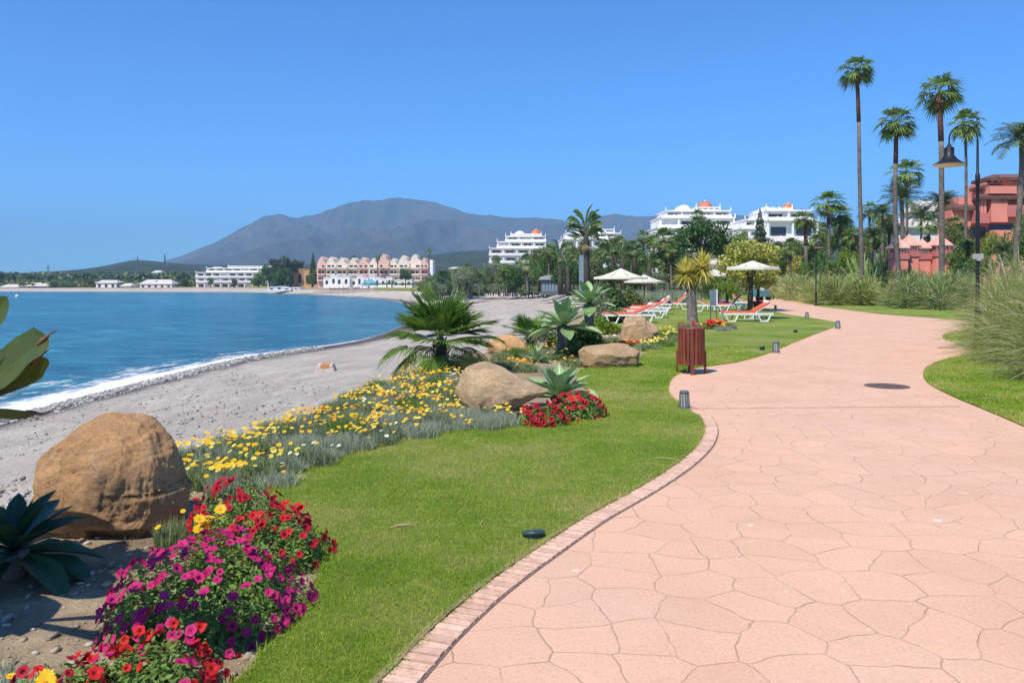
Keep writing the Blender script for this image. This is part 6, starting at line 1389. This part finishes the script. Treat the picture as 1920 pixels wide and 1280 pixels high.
# kiosk and grey slab near the far beach
root = thing('kiosk', (PX(1031, 115), 115, -.5), 'small grey beach kiosk at the back of the sand', 'kiosk')
mb = MB(); mb.box(-1.2, 1.2, 0, 2, 0, 2.2); mb.build('wall', M['grey_metal'], root); mb = MB(); mb.prism([(-1.5, 2.2), (1.5, 2.2), (1.3, 2.6), (0, 2.9), (-1.3, 2.6)], -.4, 2.4); mb.build('roof', M['stone_grey'], root)
mb = MB()
for k in range(5): mb.box(-1.05 + k * .45, -.75 + k * .45, -.04, 0, .5, 1.8)
mb.build('shutters', M['panel'], root)
mb = MB(); mb.box(-.17, .17, -.17, .17, 0, 3.7); tag(mb.build('pillar', M['panel'], loc=(PX(1090, 66), 66, 0)), 'plain blue grey pillar at the foot of the bird of paradise tree', 'pillar')
mb = MB(); mb.lathe([(0, .9), (1.2, .85), (2.2, .5), (2.6, 0)], 16, sx=1.0, sy=.6); tag(mb.build('covered_boat', plain('blue_grey_tarp', (.10, .12, .20), (.07, .09, .15), .8, .8), None, True, loc=(PX(864, 160), 160, -2.0)), 'boat under a blue grey tarp on the far beach', 'boat')
mb = MB(); mb.lathe([(0, .5), (.5, .45), (.8, 0)], 10, sx=1, sy=.6); tag(mb.build('upturned_dinghy', M['plastic'], None, True, loc=(PX(864, 128), 128, -2.1)), 'small white upturned dinghy on the sand', 'boat')
# ================================================================ TREES
WC = [wash_crown(1), wash_crown(2, 26, 12, wind=.35), wash_crown(3, 34, 12, wind=.15)]; SK = [dead_skirt(1), dead_skirt(2)]
PC = [feather_crown(1), feather_crown(2, 30, 18, wind=.2)]
BC = {'mid': [broad_crown(11, 3600, 'midleaf', .055), broad_crown(12, 3200, 'midleaf', .06)], 'dark': [broad_crown(13, 5200, 'darkleaf', .052), broad_crown(14, 3600, 'darkleaf', .06)], 'olive': [broad_crown(15, 3000, 'olive', .06), broad_crown(16, 3000, 'olive', .06)], 'grey': [broad_crown(17, 3000, 'greyleaf', .06)], 'lime': [broad_crown(18, 3000, 'limeleaf', .055)], 'pine': [broad_crown(19, 4200, 'pine', .05, flat=.6)], 'varieg': [broad_crown(20, 5200, 'varieg', .06)]}
BN = [banana_crown(1, 24), banana_crown(2, 34), banana_crown(3, 20)]; CN = [conifer_crown(1), conifer_crown(2)]
trs = random.Random(42)
def palm(px, pxt, pyc, wpx, Y, kind, label, group='palm trees', pybase=None, var=0, skirt=.0, tw=.17, z0=0, name='palm_tree'):
    root = thing(name, (PX(px, Y), Y, z0), label, 'palm', 0, group); zc = PZ(pyc, Y) - z0; dx = PX(pxt, Y) - PX(px, Y); sc = wpx / 2 * Y / F
    zc -= sc * .05; mb = MB(); bow = trs.uniform(-.15, .15) * zc / 10; N_ = 9; pts = []; rad = []
    for i in range(N_ + 1):
        t = i / N_; pts.append((dx * t + bow * math.sin(math.pi * t) + .03 * math.sin(t * 9), .02 * math.sin(t * 7), zc * t - .2 * (1 - t))); rad.append(tw * .78 * (1.3 if i == 0 else 1.0 - .28 * t))
    k = int(N_ * (1 - skirt)); mb.tube(pts[:k + 1], rad[:k + 1], 9); mb.build('trunk', M['trunk'], root, True)
    if skirt > 0: m2 = MB(); m2.tube(pts[k:], [r * 1.15 for r in rad[k:]], 9); m2.build('leaf_bases', M['trunkred'], root, True)
    o = link('crown', (WC if kind == 'w' else PC)[var % (3 if kind == 'w' else 2)], root, (dx, 0, zc)); o.scale = (sc * trs.uniform(.92, 1.12), sc, sc * trs.uniform(.88, 1.1)); o.rotation_euler = (trs.uniform(-.15, .15), trs.uniform(-.12, .16), trs.uniform(-1.4, 1.4) if kind == 'w' else trs.uniform(0, 6))
    if kind == 'w' and var != 9: o = link('dead_fronds', SK[var % 2], root, (dx, 0, zc)); o.scale = (sc * .8,) * 3
    return root
palm(1616, 1606, 128, 86, 56, 'w', 'tallest fan palm, leftmost of the high palms', skirt=.15, tw=.20)
palm(1763, 1760, 172, 108, 50, 'w', 'second tallest fan palm with a straight red topped trunk', skirt=.15, var=1, tw=.24)
palm(1688, 1680, 228, 88, 55, 'w', 'tall fan palm between the tallest and the second tallest', skirt=.15, var=2, tw=.22)
palm(1808, 1809, 232, 84, 62, 'w', 'bushy fan palm behind the swan neck lamp', var=1, tw=.17)
palm(1893, 1915, 258, 122, 30, 'p', 'leaning feathery palm at the right edge', var=0, tw=.15)
palm(1700, 1698, 322, 80, 78, 'w', 'shorter fan palm behind the tall middle trunk', var=0, tw=.2)
palm(1692, 1690, 372, 100, 74, 'p', 'dark date palm behind the tall middle trunk', var=1, tw=.3)
palm(1770, 1768, 380, 92, 80, 'p', 'grey green date palm behind the second tallest palm', var=0, tw=.3)
palm(1728, 1726, 402, 62, 84, 'p', 'small date palm in front of the white house', var=1, tw=.2)
palm(1556, 1552, 378, 72, 80, 'w', 'fan palm at the head of the cluster left of the tallest palm', skirt=.15, var=0, tw=.25)
palm(1512, 1508, 410, 60, 84, 'w', 'leftmost fan palm of the cluster above the grass hedge', skirt=.25, var=1, tw=.28)
palm(1580, 1575, 402, 62, 82, 'w', 'rightmost fan palm of the cluster above the grass hedge', skirt=.2, var=2, tw=.28)
palm(1546, 1540, 430, 46, 88, 'w', 'low fan palm in the middle of the cluster', var=1, tw=.26)
palm(1632, 1630, 392, 50, 92, 'w', 'small fan palm just right of the tallest trunk', var=0, tw=.22)
palm(1656, 1655, 400, 58, 80, 'p', 'date palm crown between the tallest trunk and the middle trunk', var=0, tw=.22)
palm(1245, 1243, 446, 62, 92, 'w', 'fan palm with a dark shaggy trunk below the second dome', skirt=.5, var=0, tw=.30)
palm(1207, 1205, 445, 44, 105, 'w', 'slim fan palm left of the shaggy trunk palm', var=1, tw=.22); palm(1227, 1225, 452, 44, 100, 'w', 'fan palm between the slim palm and the shaggy one', var=2, tw=.22)
palm(1308, 1307, 404, 34, 150, 'w', 'fan palm standing against the big white block', var=0, tw=.25); palm(1275, 1273, 440, 44, 96, 'w', 'fan palm right of the shaggy trunk palm', var=1, tw=.25)
palm(989, 987, 490, 48, 150, 'w', 'fan palm before the leftmost white block', skirt=.3, var=0, tw=.35, z0=-.8); palm(931, 930, 486, 24, 200, 'w', 'small fan palm left of the leftmost white block', var=1, tw=.25, z0=-1); palm(938, 936, 524, 18, 135, 'w', 'low palm standing alone on the sand edge', var=1, tw=.12, z0=-1)
palm(804, 804, 470, 17, 330, 'w', 'tall slender palm at the right end of the peach apartments', var=0, tw=.45, z0=-2); palm(850, 850, 520, 22, 230, 'p', 'date palm in the grove below the yellow house', var=0, tw=.3, z0=-1.5)
palm(707, 707, 484, 12, 380, 'w', 'small palm rising above the peach apartment roofs', var=0, tw=.4, z0=-2); palm(735, 735, 528, 12, 318, 'w', 'small dark palm before the white beach houses', var=1, tw=.4, z0=-2); palm(1880, 1880, 470, 50, 50, 'p', 'low palm in front of the pink villa', tw=.2)
for args in ((1600, 1600, 440, 54, 76, 'w', 'low fan palm just left of the tallest trunk'), (1530, 1528, 452, 50, 78, 'w', 'low fan palm between the two left cluster palms'), (1482, 1481, 462, 50, 92, 'w', 'fan palm above the far street lamp'), (1640, 1638, 440, 56, 74, 'p', 'feathery palm behind the candelabra thicket'),
    (1668, 1667, 420, 50, 82, 'w', 'fan palm left of the middle tall trunk'), (1740, 1739, 420, 46, 72, 'w', 'small fan palm above the pink turrets'), (1790, 1789, 420, 52, 68, 'w', 'fan palm between the turrets and the pink villa'), (1815, 1815, 462, 44, 56, 'p', 'low feathery palm by the pink balcony'),
    (1185, 1184, 462, 46, 100, 'w', 'fan palm left of the slim palms'), (1155, 1154, 456, 48, 104, 'p', 'feathery palm right of the ragged tree'), (1260, 1259, 468, 46, 88, 'w', 'low fan palm beside the shaggy trunk'), (1130, 1129, 470, 44, 100, 'w', 'fan palm before the second white block'), (1030, 1029, 470, 44, 120, 'w', 'fan palm behind the beach kiosk, rising over the grove'), (1385, 1384, 480, 44, 100, 'w', 'fan palm left of the conifer foot')):
    palm(*args, var=int(args[0]) % 3, tw=.22, skirt=.2)
# bird of paradise tree, tall, with the ragged head
def paddle(px, pyb, pyc, wpx, Y, label, group=None, var=0, dead=True, z0=0):
    root = thing('bird_of_paradise_tree', (PX(px, Y), Y, z0), label, 'tree', 0, group); sc = wpx / 2 * Y / F; zc = PZ(pyc, Y) - z0; mb = MB(); mb.tube([(.1, 0, -.2), (.05, 0, zc * .4), (0, 0, zc * .8), (-.1, 0, zc)], [.34, .28, .24, .16], 8); mb.build('trunk', M['bark'], root, True)
    o = link('crown', BN[var % 3], root, (-.1, 0, zc)); o.scale = (sc * 1.0, sc * .9, sc * 1.35)
    if dead: o.location.z -= sc * .5; o.scale = (sc * 1.15, sc, sc * 1.7); o = link('lower_crown', BN[(var + 1) % 3], root, (0, 0, zc - sc * .9)); o.scale = (sc * .95, sc * .9, sc * 1.1)
    if dead: o = link('dead_leaves', SK[var % 2], root, (-.1, 0, zc - sc * .7)); o.scale = (sc * 1.0, sc * .9, sc * 1.2)
    return root
paddle(1099, 0, 424, 70, 70, 'tall ragged bird of paradise tree rising above the gardens', var=1)
for k, (px, pyc, wpx, Y, lab) in enumerate([(1148, 470, 60, 96, 'paddle leaved tree right of the tall ragged one'), (1168, 486, 56, 90, 'pale paddle leaved tree above the left umbrella'), (1050, 480, 56, 100, 'paddle leaved tree before the second white block'), (1065, 500, 46, 92, 'low paddle leaved tree left of the grey pillar'), (1218, 500, 50, 78, 'pale paddle leaved clump right of the left umbrella'), (1190, 478, 44, 98, 'small paddle leaved tree below the second dome'), (1128, 495, 46, 88, 'paddle leaved clump just above the left umbrella')]):
    paddle(px, 0, pyc, wpx, Y, lab, 'paddle leaved trees', k, False)
def tree(px, pyc, wpx, hpx, Y, kind, label, group=None, z0=0, name='tree', var=None, mb_bark='bark', vis=True):
    root = thing(name, (PX(px, Y), Y, z0), label, 'tree', 0, group); sx = wpx / 2 * Y / F; sz = hpx / 2 * Y / F; zc = PZ(pyc, Y) - z0
    mb = MB(); r = max(.08, sx * .07); mb.tube([(0, 0, -.3), (.05 * sx, 0, zc * .5), (0, 0, max(zc, .2))], [r * 1.3, r, r * .6], 6)
    for a in (0.3, 2.2, 4.1): mb.tube([(0, 0, max(zc - sz * .7, .1)), (sx * .5 * math.cos(a), sx * .5 * math.sin(a), zc + sz * .2)], [r * .6, r * .25], 5)
    mb.build('trunk', M[mb_bark], root, True)
    ms = BC[kind]; o = link('crown', ms[trs.randrange(len(ms)) if var is None else var], root, (0, 0, zc)); o.scale = (sx, sx, sz * 1.15); o.rotation_euler = (0, 0, trs.uniform(0, 6.28)); return root
tree(1322, 452, 108, 88, 82, 'dark', 'big round dark green tree in front of the largest dome block', var=0)
tree(1372, 470, 60, 60, 96, 'mid', 'green tree between the dark round tree and the conifer'); tree(1405, 494, 116, 92, 42, 'varieg', 'variegated yellow green tree behind the umbrella', var=0, mb_bark='bark')
tree(1420, 520, 74, 60, 44, 'varieg', 'lower right half of the variegated planting, a second small tree', var=0); tree(1345, 528, 64, 46, 54, 'mid', 'green shrubby tree behind the yucca'); tree(1362, 540, 60, 34, 48, 'lime', 'bright lime green bush behind the red loungers')
root = thing('conifer', (PX(1425, 105), 105, 0), 'tall dark conifer between the two right dome blocks', 'tree'); mb = MB(); mb.tube([(0, 0, 0), (0, 0, 8)], [.3, .1], 6); mb.build('trunk', M['bark'], root); o = link('crown', CN[0], root, (0, 0, 2.6)); q = 8.6 / 2.6; o.scale = (q * .95, q * .95, q)
root = thing('conifer', (PX(587, 398), 398, -2), 'small dark conifer at the left end of the peach apartments', 'tree'); mb = MB(); mb.tube([(0, 0, 0), (0, 0, 14)], [.4, .1], 6); mb.build('trunk', M['bark'], root); o = link('crown', CN[1], root, (0, 0, 2.5)); q = 15.5 / 2.6; o.scale = (q * .75, q * .75, q)
named = [(1462, 490, 60, 60, 110, 'dark', 'dark tree right of the conifer above the far path'), (1490, 470, 50, 46, 120, 'olive', 'olive tree in front of the low white villa'), (1500, 500, 60, 50, 98, 'varieg', 'yellowish tree behind the straw coloured hedge'), (1470, 515, 60, 40, 112, 'mid', 'dense green bush where the path ends'), (1440, 505, 50, 44, 130, 'dark', 'dark bush at the far left side of the path end'),
 (1545, 500, 50, 60, 74, 'mid', 'green bush among the palm cluster trunks'), (1590, 490, 56, 60, 76, 'lime', 'bright green bush right of the palm cluster'), (1570, 520, 80, 40, 68, 'olive', 'low olive bush behind the grass hedge'), (1660, 500, 44, 60, 70, 'mid', 'green bush left of the pink turrets'), (1520, 515, 50, 50, 80, 'mid', 'green bush behind the street lamp in the hedge'),
 (1800, 490, 56, 70, 58, 'mid', 'green bush right of the pink turrets'), (1812, 470, 40, 50, 60, 'lime', 'lime bush below the pink balcony'), (1858, 462, 50, 60, 56, 'lime', 'lime green bush under the pink villa'), (1900, 470, 60, 70, 54, 'mid', 'green bush at the foot of the leaning palm'), (1840, 500, 60, 50, 52, 'mid', 'green bush behind the near lamp post'), (1930, 440, 60, 90, 46, 'mid', 'green tree cut by the right edge'),
 (1290, 505, 70, 60, 88, 'dark', 'dark shady tree behind the yucca heads'), (1255, 515, 56, 50, 90, 'olive', 'olive bush at the foot of the shaggy palm'), (1225, 525, 60, 36, 86, 'grey', 'grey bush behind the dune planting'), (1190, 520, 60, 44, 92, 'mid', 'green bush behind the left umbrella'), (1150, 515, 60, 50, 96, 'dark', 'dark bush behind the left umbrella'), (1110, 510, 50, 60, 84, 'olive', 'olive bush beside the blue grey pillar'),
 (1060, 515, 56, 54, 110, 'dark', 'dark bush right of the beach kiosk'), (1035, 490, 50, 60, 125, 'dark', 'dark tree behind the beach kiosk'), (1010, 510, 44, 46, 130, 'mid', 'green tree left of the beach kiosk'), (1075, 480, 44, 50, 120, 'mid', 'green tree behind the ragged tree trunk'), (1180, 500, 44, 60, 110, 'mid', 'tall green tree left of the slim palms'), (1385, 455, 40, 50, 120, 'lime', 'light green tree left of the conifer'),
 (1262, 478, 60, 54, 100, 'mid', 'green tree under the fan palms before the big white block'), (1236, 490, 50, 50, 94, 'olive', 'olive tree left of the shaggy palm trunk'), (1400, 470, 50, 50, 116, 'olive', 'olive tree left foot of the conifer'), (1450, 468, 44, 50, 118, 'pine', 'dark tree right foot of the conifer'), (1480, 490, 60, 60, 100, 'mid', 'full green tree above the far lamp'),
 (1530, 480, 56, 64, 86, 'mid', 'full green tree among the cluster of fan palms'), (1605, 470, 60, 70, 84, 'olive', 'olive tree behind the tallest palm trunk'), (1640, 450, 60, 70, 88, 'mid', 'green tree behind the candelabra thicket'), (1660, 425, 44, 50, 96, 'olive', 'olive tree top beside the date palm'), (1580, 445, 50, 60, 90, 'dark', 'dark tree right of the palm cluster'), (1620, 510, 70, 46, 66, 'lime', 'lime green bush before the candelabra thicket'),
 (1555, 455, 40, 50, 92, 'lime', 'light green tree between the cluster palm heads'), (1100, 480, 50, 60, 105, 'mid', 'green tree right of the ragged tree trunk'), (1140, 480, 46, 60, 108, 'olive', 'olive tree behind the paddle leaved trees'), (1165, 470, 40, 50, 118, 'mid', 'green tree before the second dome'), (1200, 490, 50, 60, 104, 'dark', 'dark tree at the foot of the slim palms'), (1012, 480, 44, 44, 140, 'olive', 'olive tree right of the shaggy palm before the first block'),
 (1800, 440, 50, 50, 66, 'olive', 'olive bush on the wall by the pink balcony'), (1540, 530, 60, 36, 64, 'mid', 'low green bush behind the lamp in the hedge'), (1690, 520, 60, 30, 58, 'olive', 'low bush at the left foot of the pink turrets')]
for px, pyc, wp, hp, Y, kd, lab in named: tree(px, pyc, wp, hp, Y, kd, lab)
# euphorbia-like tall cactus thicket left of the turrets
V = []; mb = MB(); rs = random.Random(8)
for k in range(90):
    x = rs.uniform(-1.7, 1.7); y = rs.uniform(-.8, .8); h = rs.uniform(2.2, 4.6) * (1 - .12 * abs(x)); dx = rs.uniform(-.5, .5) + x * .25; mb.tube([(x * .5, y * .5, 0), (x * .8, y, h * .5), (x + dx, y + rs.uniform(-.3, .3), h)], [.07, .06, .045], 5)
tag(mb.build('candelabra_cactus', M['cactus'], None, True, loc=(PX(1636, 64), 64, 0)), 'thicket of tall pale green candelabra stems left of the pink turrets', 'cactus')
# belt of the bay: trees behind the beach, from the kiosk round to the far left
beltA = []; rs = random.Random(77)
for k in range(95):
    px = rs.uniform(795, 1085); Y = rs.uniform(150, 250); top = np.interp(px, [795, 830, 900, 960, 1085], [512, 505, 490, 492, 480]) + rs.uniform(0, 26); w_ = rs.uniform(20, 42)
    z0 = -1.2; hpx = w_ * rs.uniform(.8, 1.2); kd = rs.choice(['mid', 'grey', 'olive', 'grey', 'dark', 'mid', 'lime']); pyc = top + hpx / 2
    wh = 'near the yellow house' if px < 880 else 'left of the first white block' if px < 940 else 'in front of the first white block' if px < 1020 else 'behind the beach kiosk'
    if rs.random() < .38: palm(px, px + rs.uniform(-2, 2), top + 6, w_ * .95, Y, *rs.choice([('w', 'fan palm in the grove ' + wh), ('p', 'feathery palm in the grove ' + wh)]), 'palms of the beach grove', var=rs.randrange(2), tw=.22, z0=z0)
    else: tree(px, pyc, w_, hpx, Y, kd, {'mid': 'green', 'grey': 'grey green', 'olive': 'olive', 'dark': 'dark green', 'lime': 'light green'}[kd] + ' tree in the grove ' + wh, 'trees of the beach grove', z0)
for k in range(60):      # low bushes at the foot of the grove
    px = 700 + k * 6.3; Y = float(np.interp(px, [700, 800, 900, 1060], [300, 235, 178, 135])) ; w_ = rs.uniform(20, 34); kd = rs.choice(['mid', 'grey', 'olive', 'dark', 'grey']) 
    if px > 790: tree(px + rs.uniform(-4, 4), float(np.interp(px, [795, 900, 1085], [539, 543, 547])) - rs.uniform(0, 5), w_, w_ * .7, Y, kd, {'mid': 'green', 'grey': 'grey green', 'olive': 'olive', 'dark': 'dark'}[kd] + ' bush at the beach edge ' + ('near the yellow house' if px < 890 else 'by the lone low palm' if px < 990 else 'by the beach kiosk'), 'bushes of the beach grove', -1.4)
for px, top, wp, hp, Y, kd, lab in [(523, 476, 46, 50, 400, 'pine', 'tallest dark pine left of the ochre block'), (505, 495, 34, 40, 395, 'dark', 'dark tree at the left of the pines'), (545, 482, 34, 36, 405, 'pine', 'pine at the right of the pine group'), (530, 500, 44, 40, 390, 'dark', 'dark tree below the tall pines'), (560, 484, 26, 30, 410, 'pine', 'small pine above the ochre block'), (585, 506, 16, 26, 385, 'mid', 'round green tree before the ochre block'),
    (760, 502, 28, 26, 322, 'dark', 'dark round tree right of the white beach houses'), (690, 525, 12, 12, 325, 'dark', 'small dark bush before the white beach houses'), (715, 478, 12, 16, 430, 'dark', 'dark tree top over the peach roofs'), (663, 478, 12, 14, 430, 'dark', 'another dark tree top over the peach roofs, left'), (485, 508, 30, 30, 405, 'mid', 'green tree at the right end of the white hotel'), (395, 520, 12, 16, 415, 'mid', 'small tree before the white hotel'), (440, 522, 12, 16, 415, 'dark', 'small dark tree before the middle of the hotel')]:
    tree(px, top + hp / 2, wp, hp, Y, kd, lab, z0=-2.3)
for k in range(64):
    px = -40 + k * 6.6 + rs.uniform(-4, 4); 
    if 372 < px < 480: continue
    Y = rs.uniform(425, 520); w_ = rs.uniform(14, 26); hp = w_ * rs.uniform(.5, .8); base = 545; top = rs.uniform(520, 533); kd = rs.choice(['mid', 'olive', 'dark', 'dark', 'pine'])
    tree(px, top + hp / 2, w_, hp, Y, kd, {'mid': 'green', 'olive': 'olive', 'dark': 'dark green', 'pine': 'dark pine like'}[kd] + ' tree on the far shore ' + ('at its left end' if px < 110 else 'round the white villas' if px < 260 else 'left of the terraced hotel'), 'trees behind the far left beach', -2.6)
# far woods that read as one mass
def woods(n, pxr, Yr, hr, mat, label, zf, size):
    Pp = rng.uniform(*pxr, n); Yy = rng.uniform(*Yr, n); X = (Pp - 960) / F * Yy; Vs = []; parts = []
    per = 70; D = rng.normal(0, 1, (n, per, 3)); D /= np.linalg.norm(D, axis=2)[..., None]; rr = rng.uniform(*hr, n); C3 = np.stack([X, Yy, zf(Pp, Yy) + rr * .4], 1)
    P = (C3[:, None] + D * rr[:, None, None] * np.array([1.2, 1.2, .8])).reshape(-1, 3); V, fs = leafquads(P, D.reshape(-1, 3), size); tag(link('woods', npmesh('woods', V, fs, [M[mat]])), label, 'woods', kind='stuff')
woods(520, (-200, 1000), (520, 760), (3, 6.5), 'olive', 'far woods between the shore and the low hills', lambda p, Y: np.full(len(p), -1.0) + (Y - 520) * .012, 1.6)
woods(420, (-200, 1100), (480, 700), (2.5, 5.5), 'pine', 'dark far woods between the shore and the low hills', lambda p, Y: np.full(len(p), -1.0) + (Y - 520) * .012, 1.5)
woods(420, (-200, 560), (428, 520), (1.8, 3.6), 'olive', 'low scrub and trees right behind the far left beach', lambda p, Y: np.full(len(p), -2.4), 1.0)
woods(420, (1080, 2100), (230, 420), (3, 6), 'olive', 'far woods behind the white blocks and the pink villa', lambda p, Y: np.zeros(len(p)), 1.0)
# green turf between far beach and houses
tf = [(PX(px, Y), Y, z) for px, Y, z in ((700, 292, -1.75), (760, 262, -1.6), (850, 205, -1.2), (905, 190, -1.0), (905, 215, -.7), (840, 240, -.9), (770, 300, -1.2), (700, 330, -1.4))]
mb = MB(); mb.add(tf, [tuple(range(len(tf)))]); 
for px0, px1, Y in ((455, 500, 412), (330, 455, 425)): mb.add([(PX(px0, Y), Y, -2.2), (PX(px1, Y), Y, -2.2), (PX(px1, Y), Y + 18, -1.2), (PX(px0, Y), Y + 18, -1.2)], [(0, 1, 2, 3)])
tag(mb.build('turf', M['lawn']), 'green turf above the far beach', 'turf', kind='structure')
# a visible cover of low scrub on the land behind the garden
def scatter_scrub(n, xr, yr, label, mat, h, r=1.2):
    pts = [(rng.uniform(*xr), rng.uniform(*yr), rng.uniform(.6, 1.2)) for _ in range(n)]
    pts = [p for p in pts if p[0] > np.interp(p[1], [60, 112, 172, 236, 300], [12, 14, 6, -20, -65])]
    fountain('ground_cover', pts, h, [(mat, 100)], label, 60, .16, 1.1, 2, r * 2.2)
scatter_scrub(420, (-60, 34), (62, 300), 'low ground cover under the trees behind the beach', 'olive', .9)
scatter_scrub(200, (24, 60), (68, 160), 'low ground cover under the trees beside the far path', 'midleaf', .9) if False else None
# ordinal words for look-alikes that stand in a countable order
def finish_labels():
    num = ['', 'one', 'two', 'three', 'four', 'five', 'six', 'seven', 'eight', 'nine', 'ten', 'eleven', 'twelve']; od = ['', 'first', 'second', 'third', 'fourth', 'fifth', 'sixth', 'seventh', 'eighth', 'ninth', 'tenth', 'eleventh', 'twelfth']
    by = {}
    for o in C.objects:
        if o.parent is None and o.get('label') and o.get('category'): by.setdefault(o['label'], []).append(o)
    for lab, os_ in by.items():
        if 1 < len(os_) <= 12 and os_[0]['label']:
            os_.sort(key=lambda o: o.location.x / o.location.y)
            for k, o in enumerate(os_): o['label'] = lab + f', {od[k + 1]} from left'
# ================================================================ HAZE
m = bpy.data.materials.new('haze'); m.use_nodes = True; nt = m.node_tree; nt.nodes.clear()
out = nt.nodes.new('ShaderNodeOutputMaterial'); pv = nt.nodes.new('ShaderNodeVolumePrincipled'); pv.inputs['Color'].default_value = (.38, .70, 1.0, 1); pv.inputs['Density'].default_value = .00021; pv.inputs['Anisotropy'].default_value = .0
nt.links.new(pv.outputs[0], out.inputs['Volume'])
mb = MB(); mb.box(-9200, 6500, -3200, 7600, -7.5, 520); hz = mb.build('haze', m); tag(hz, 'thin blue haze over the bay', 'haze', kind='stuff')
finish_labels()
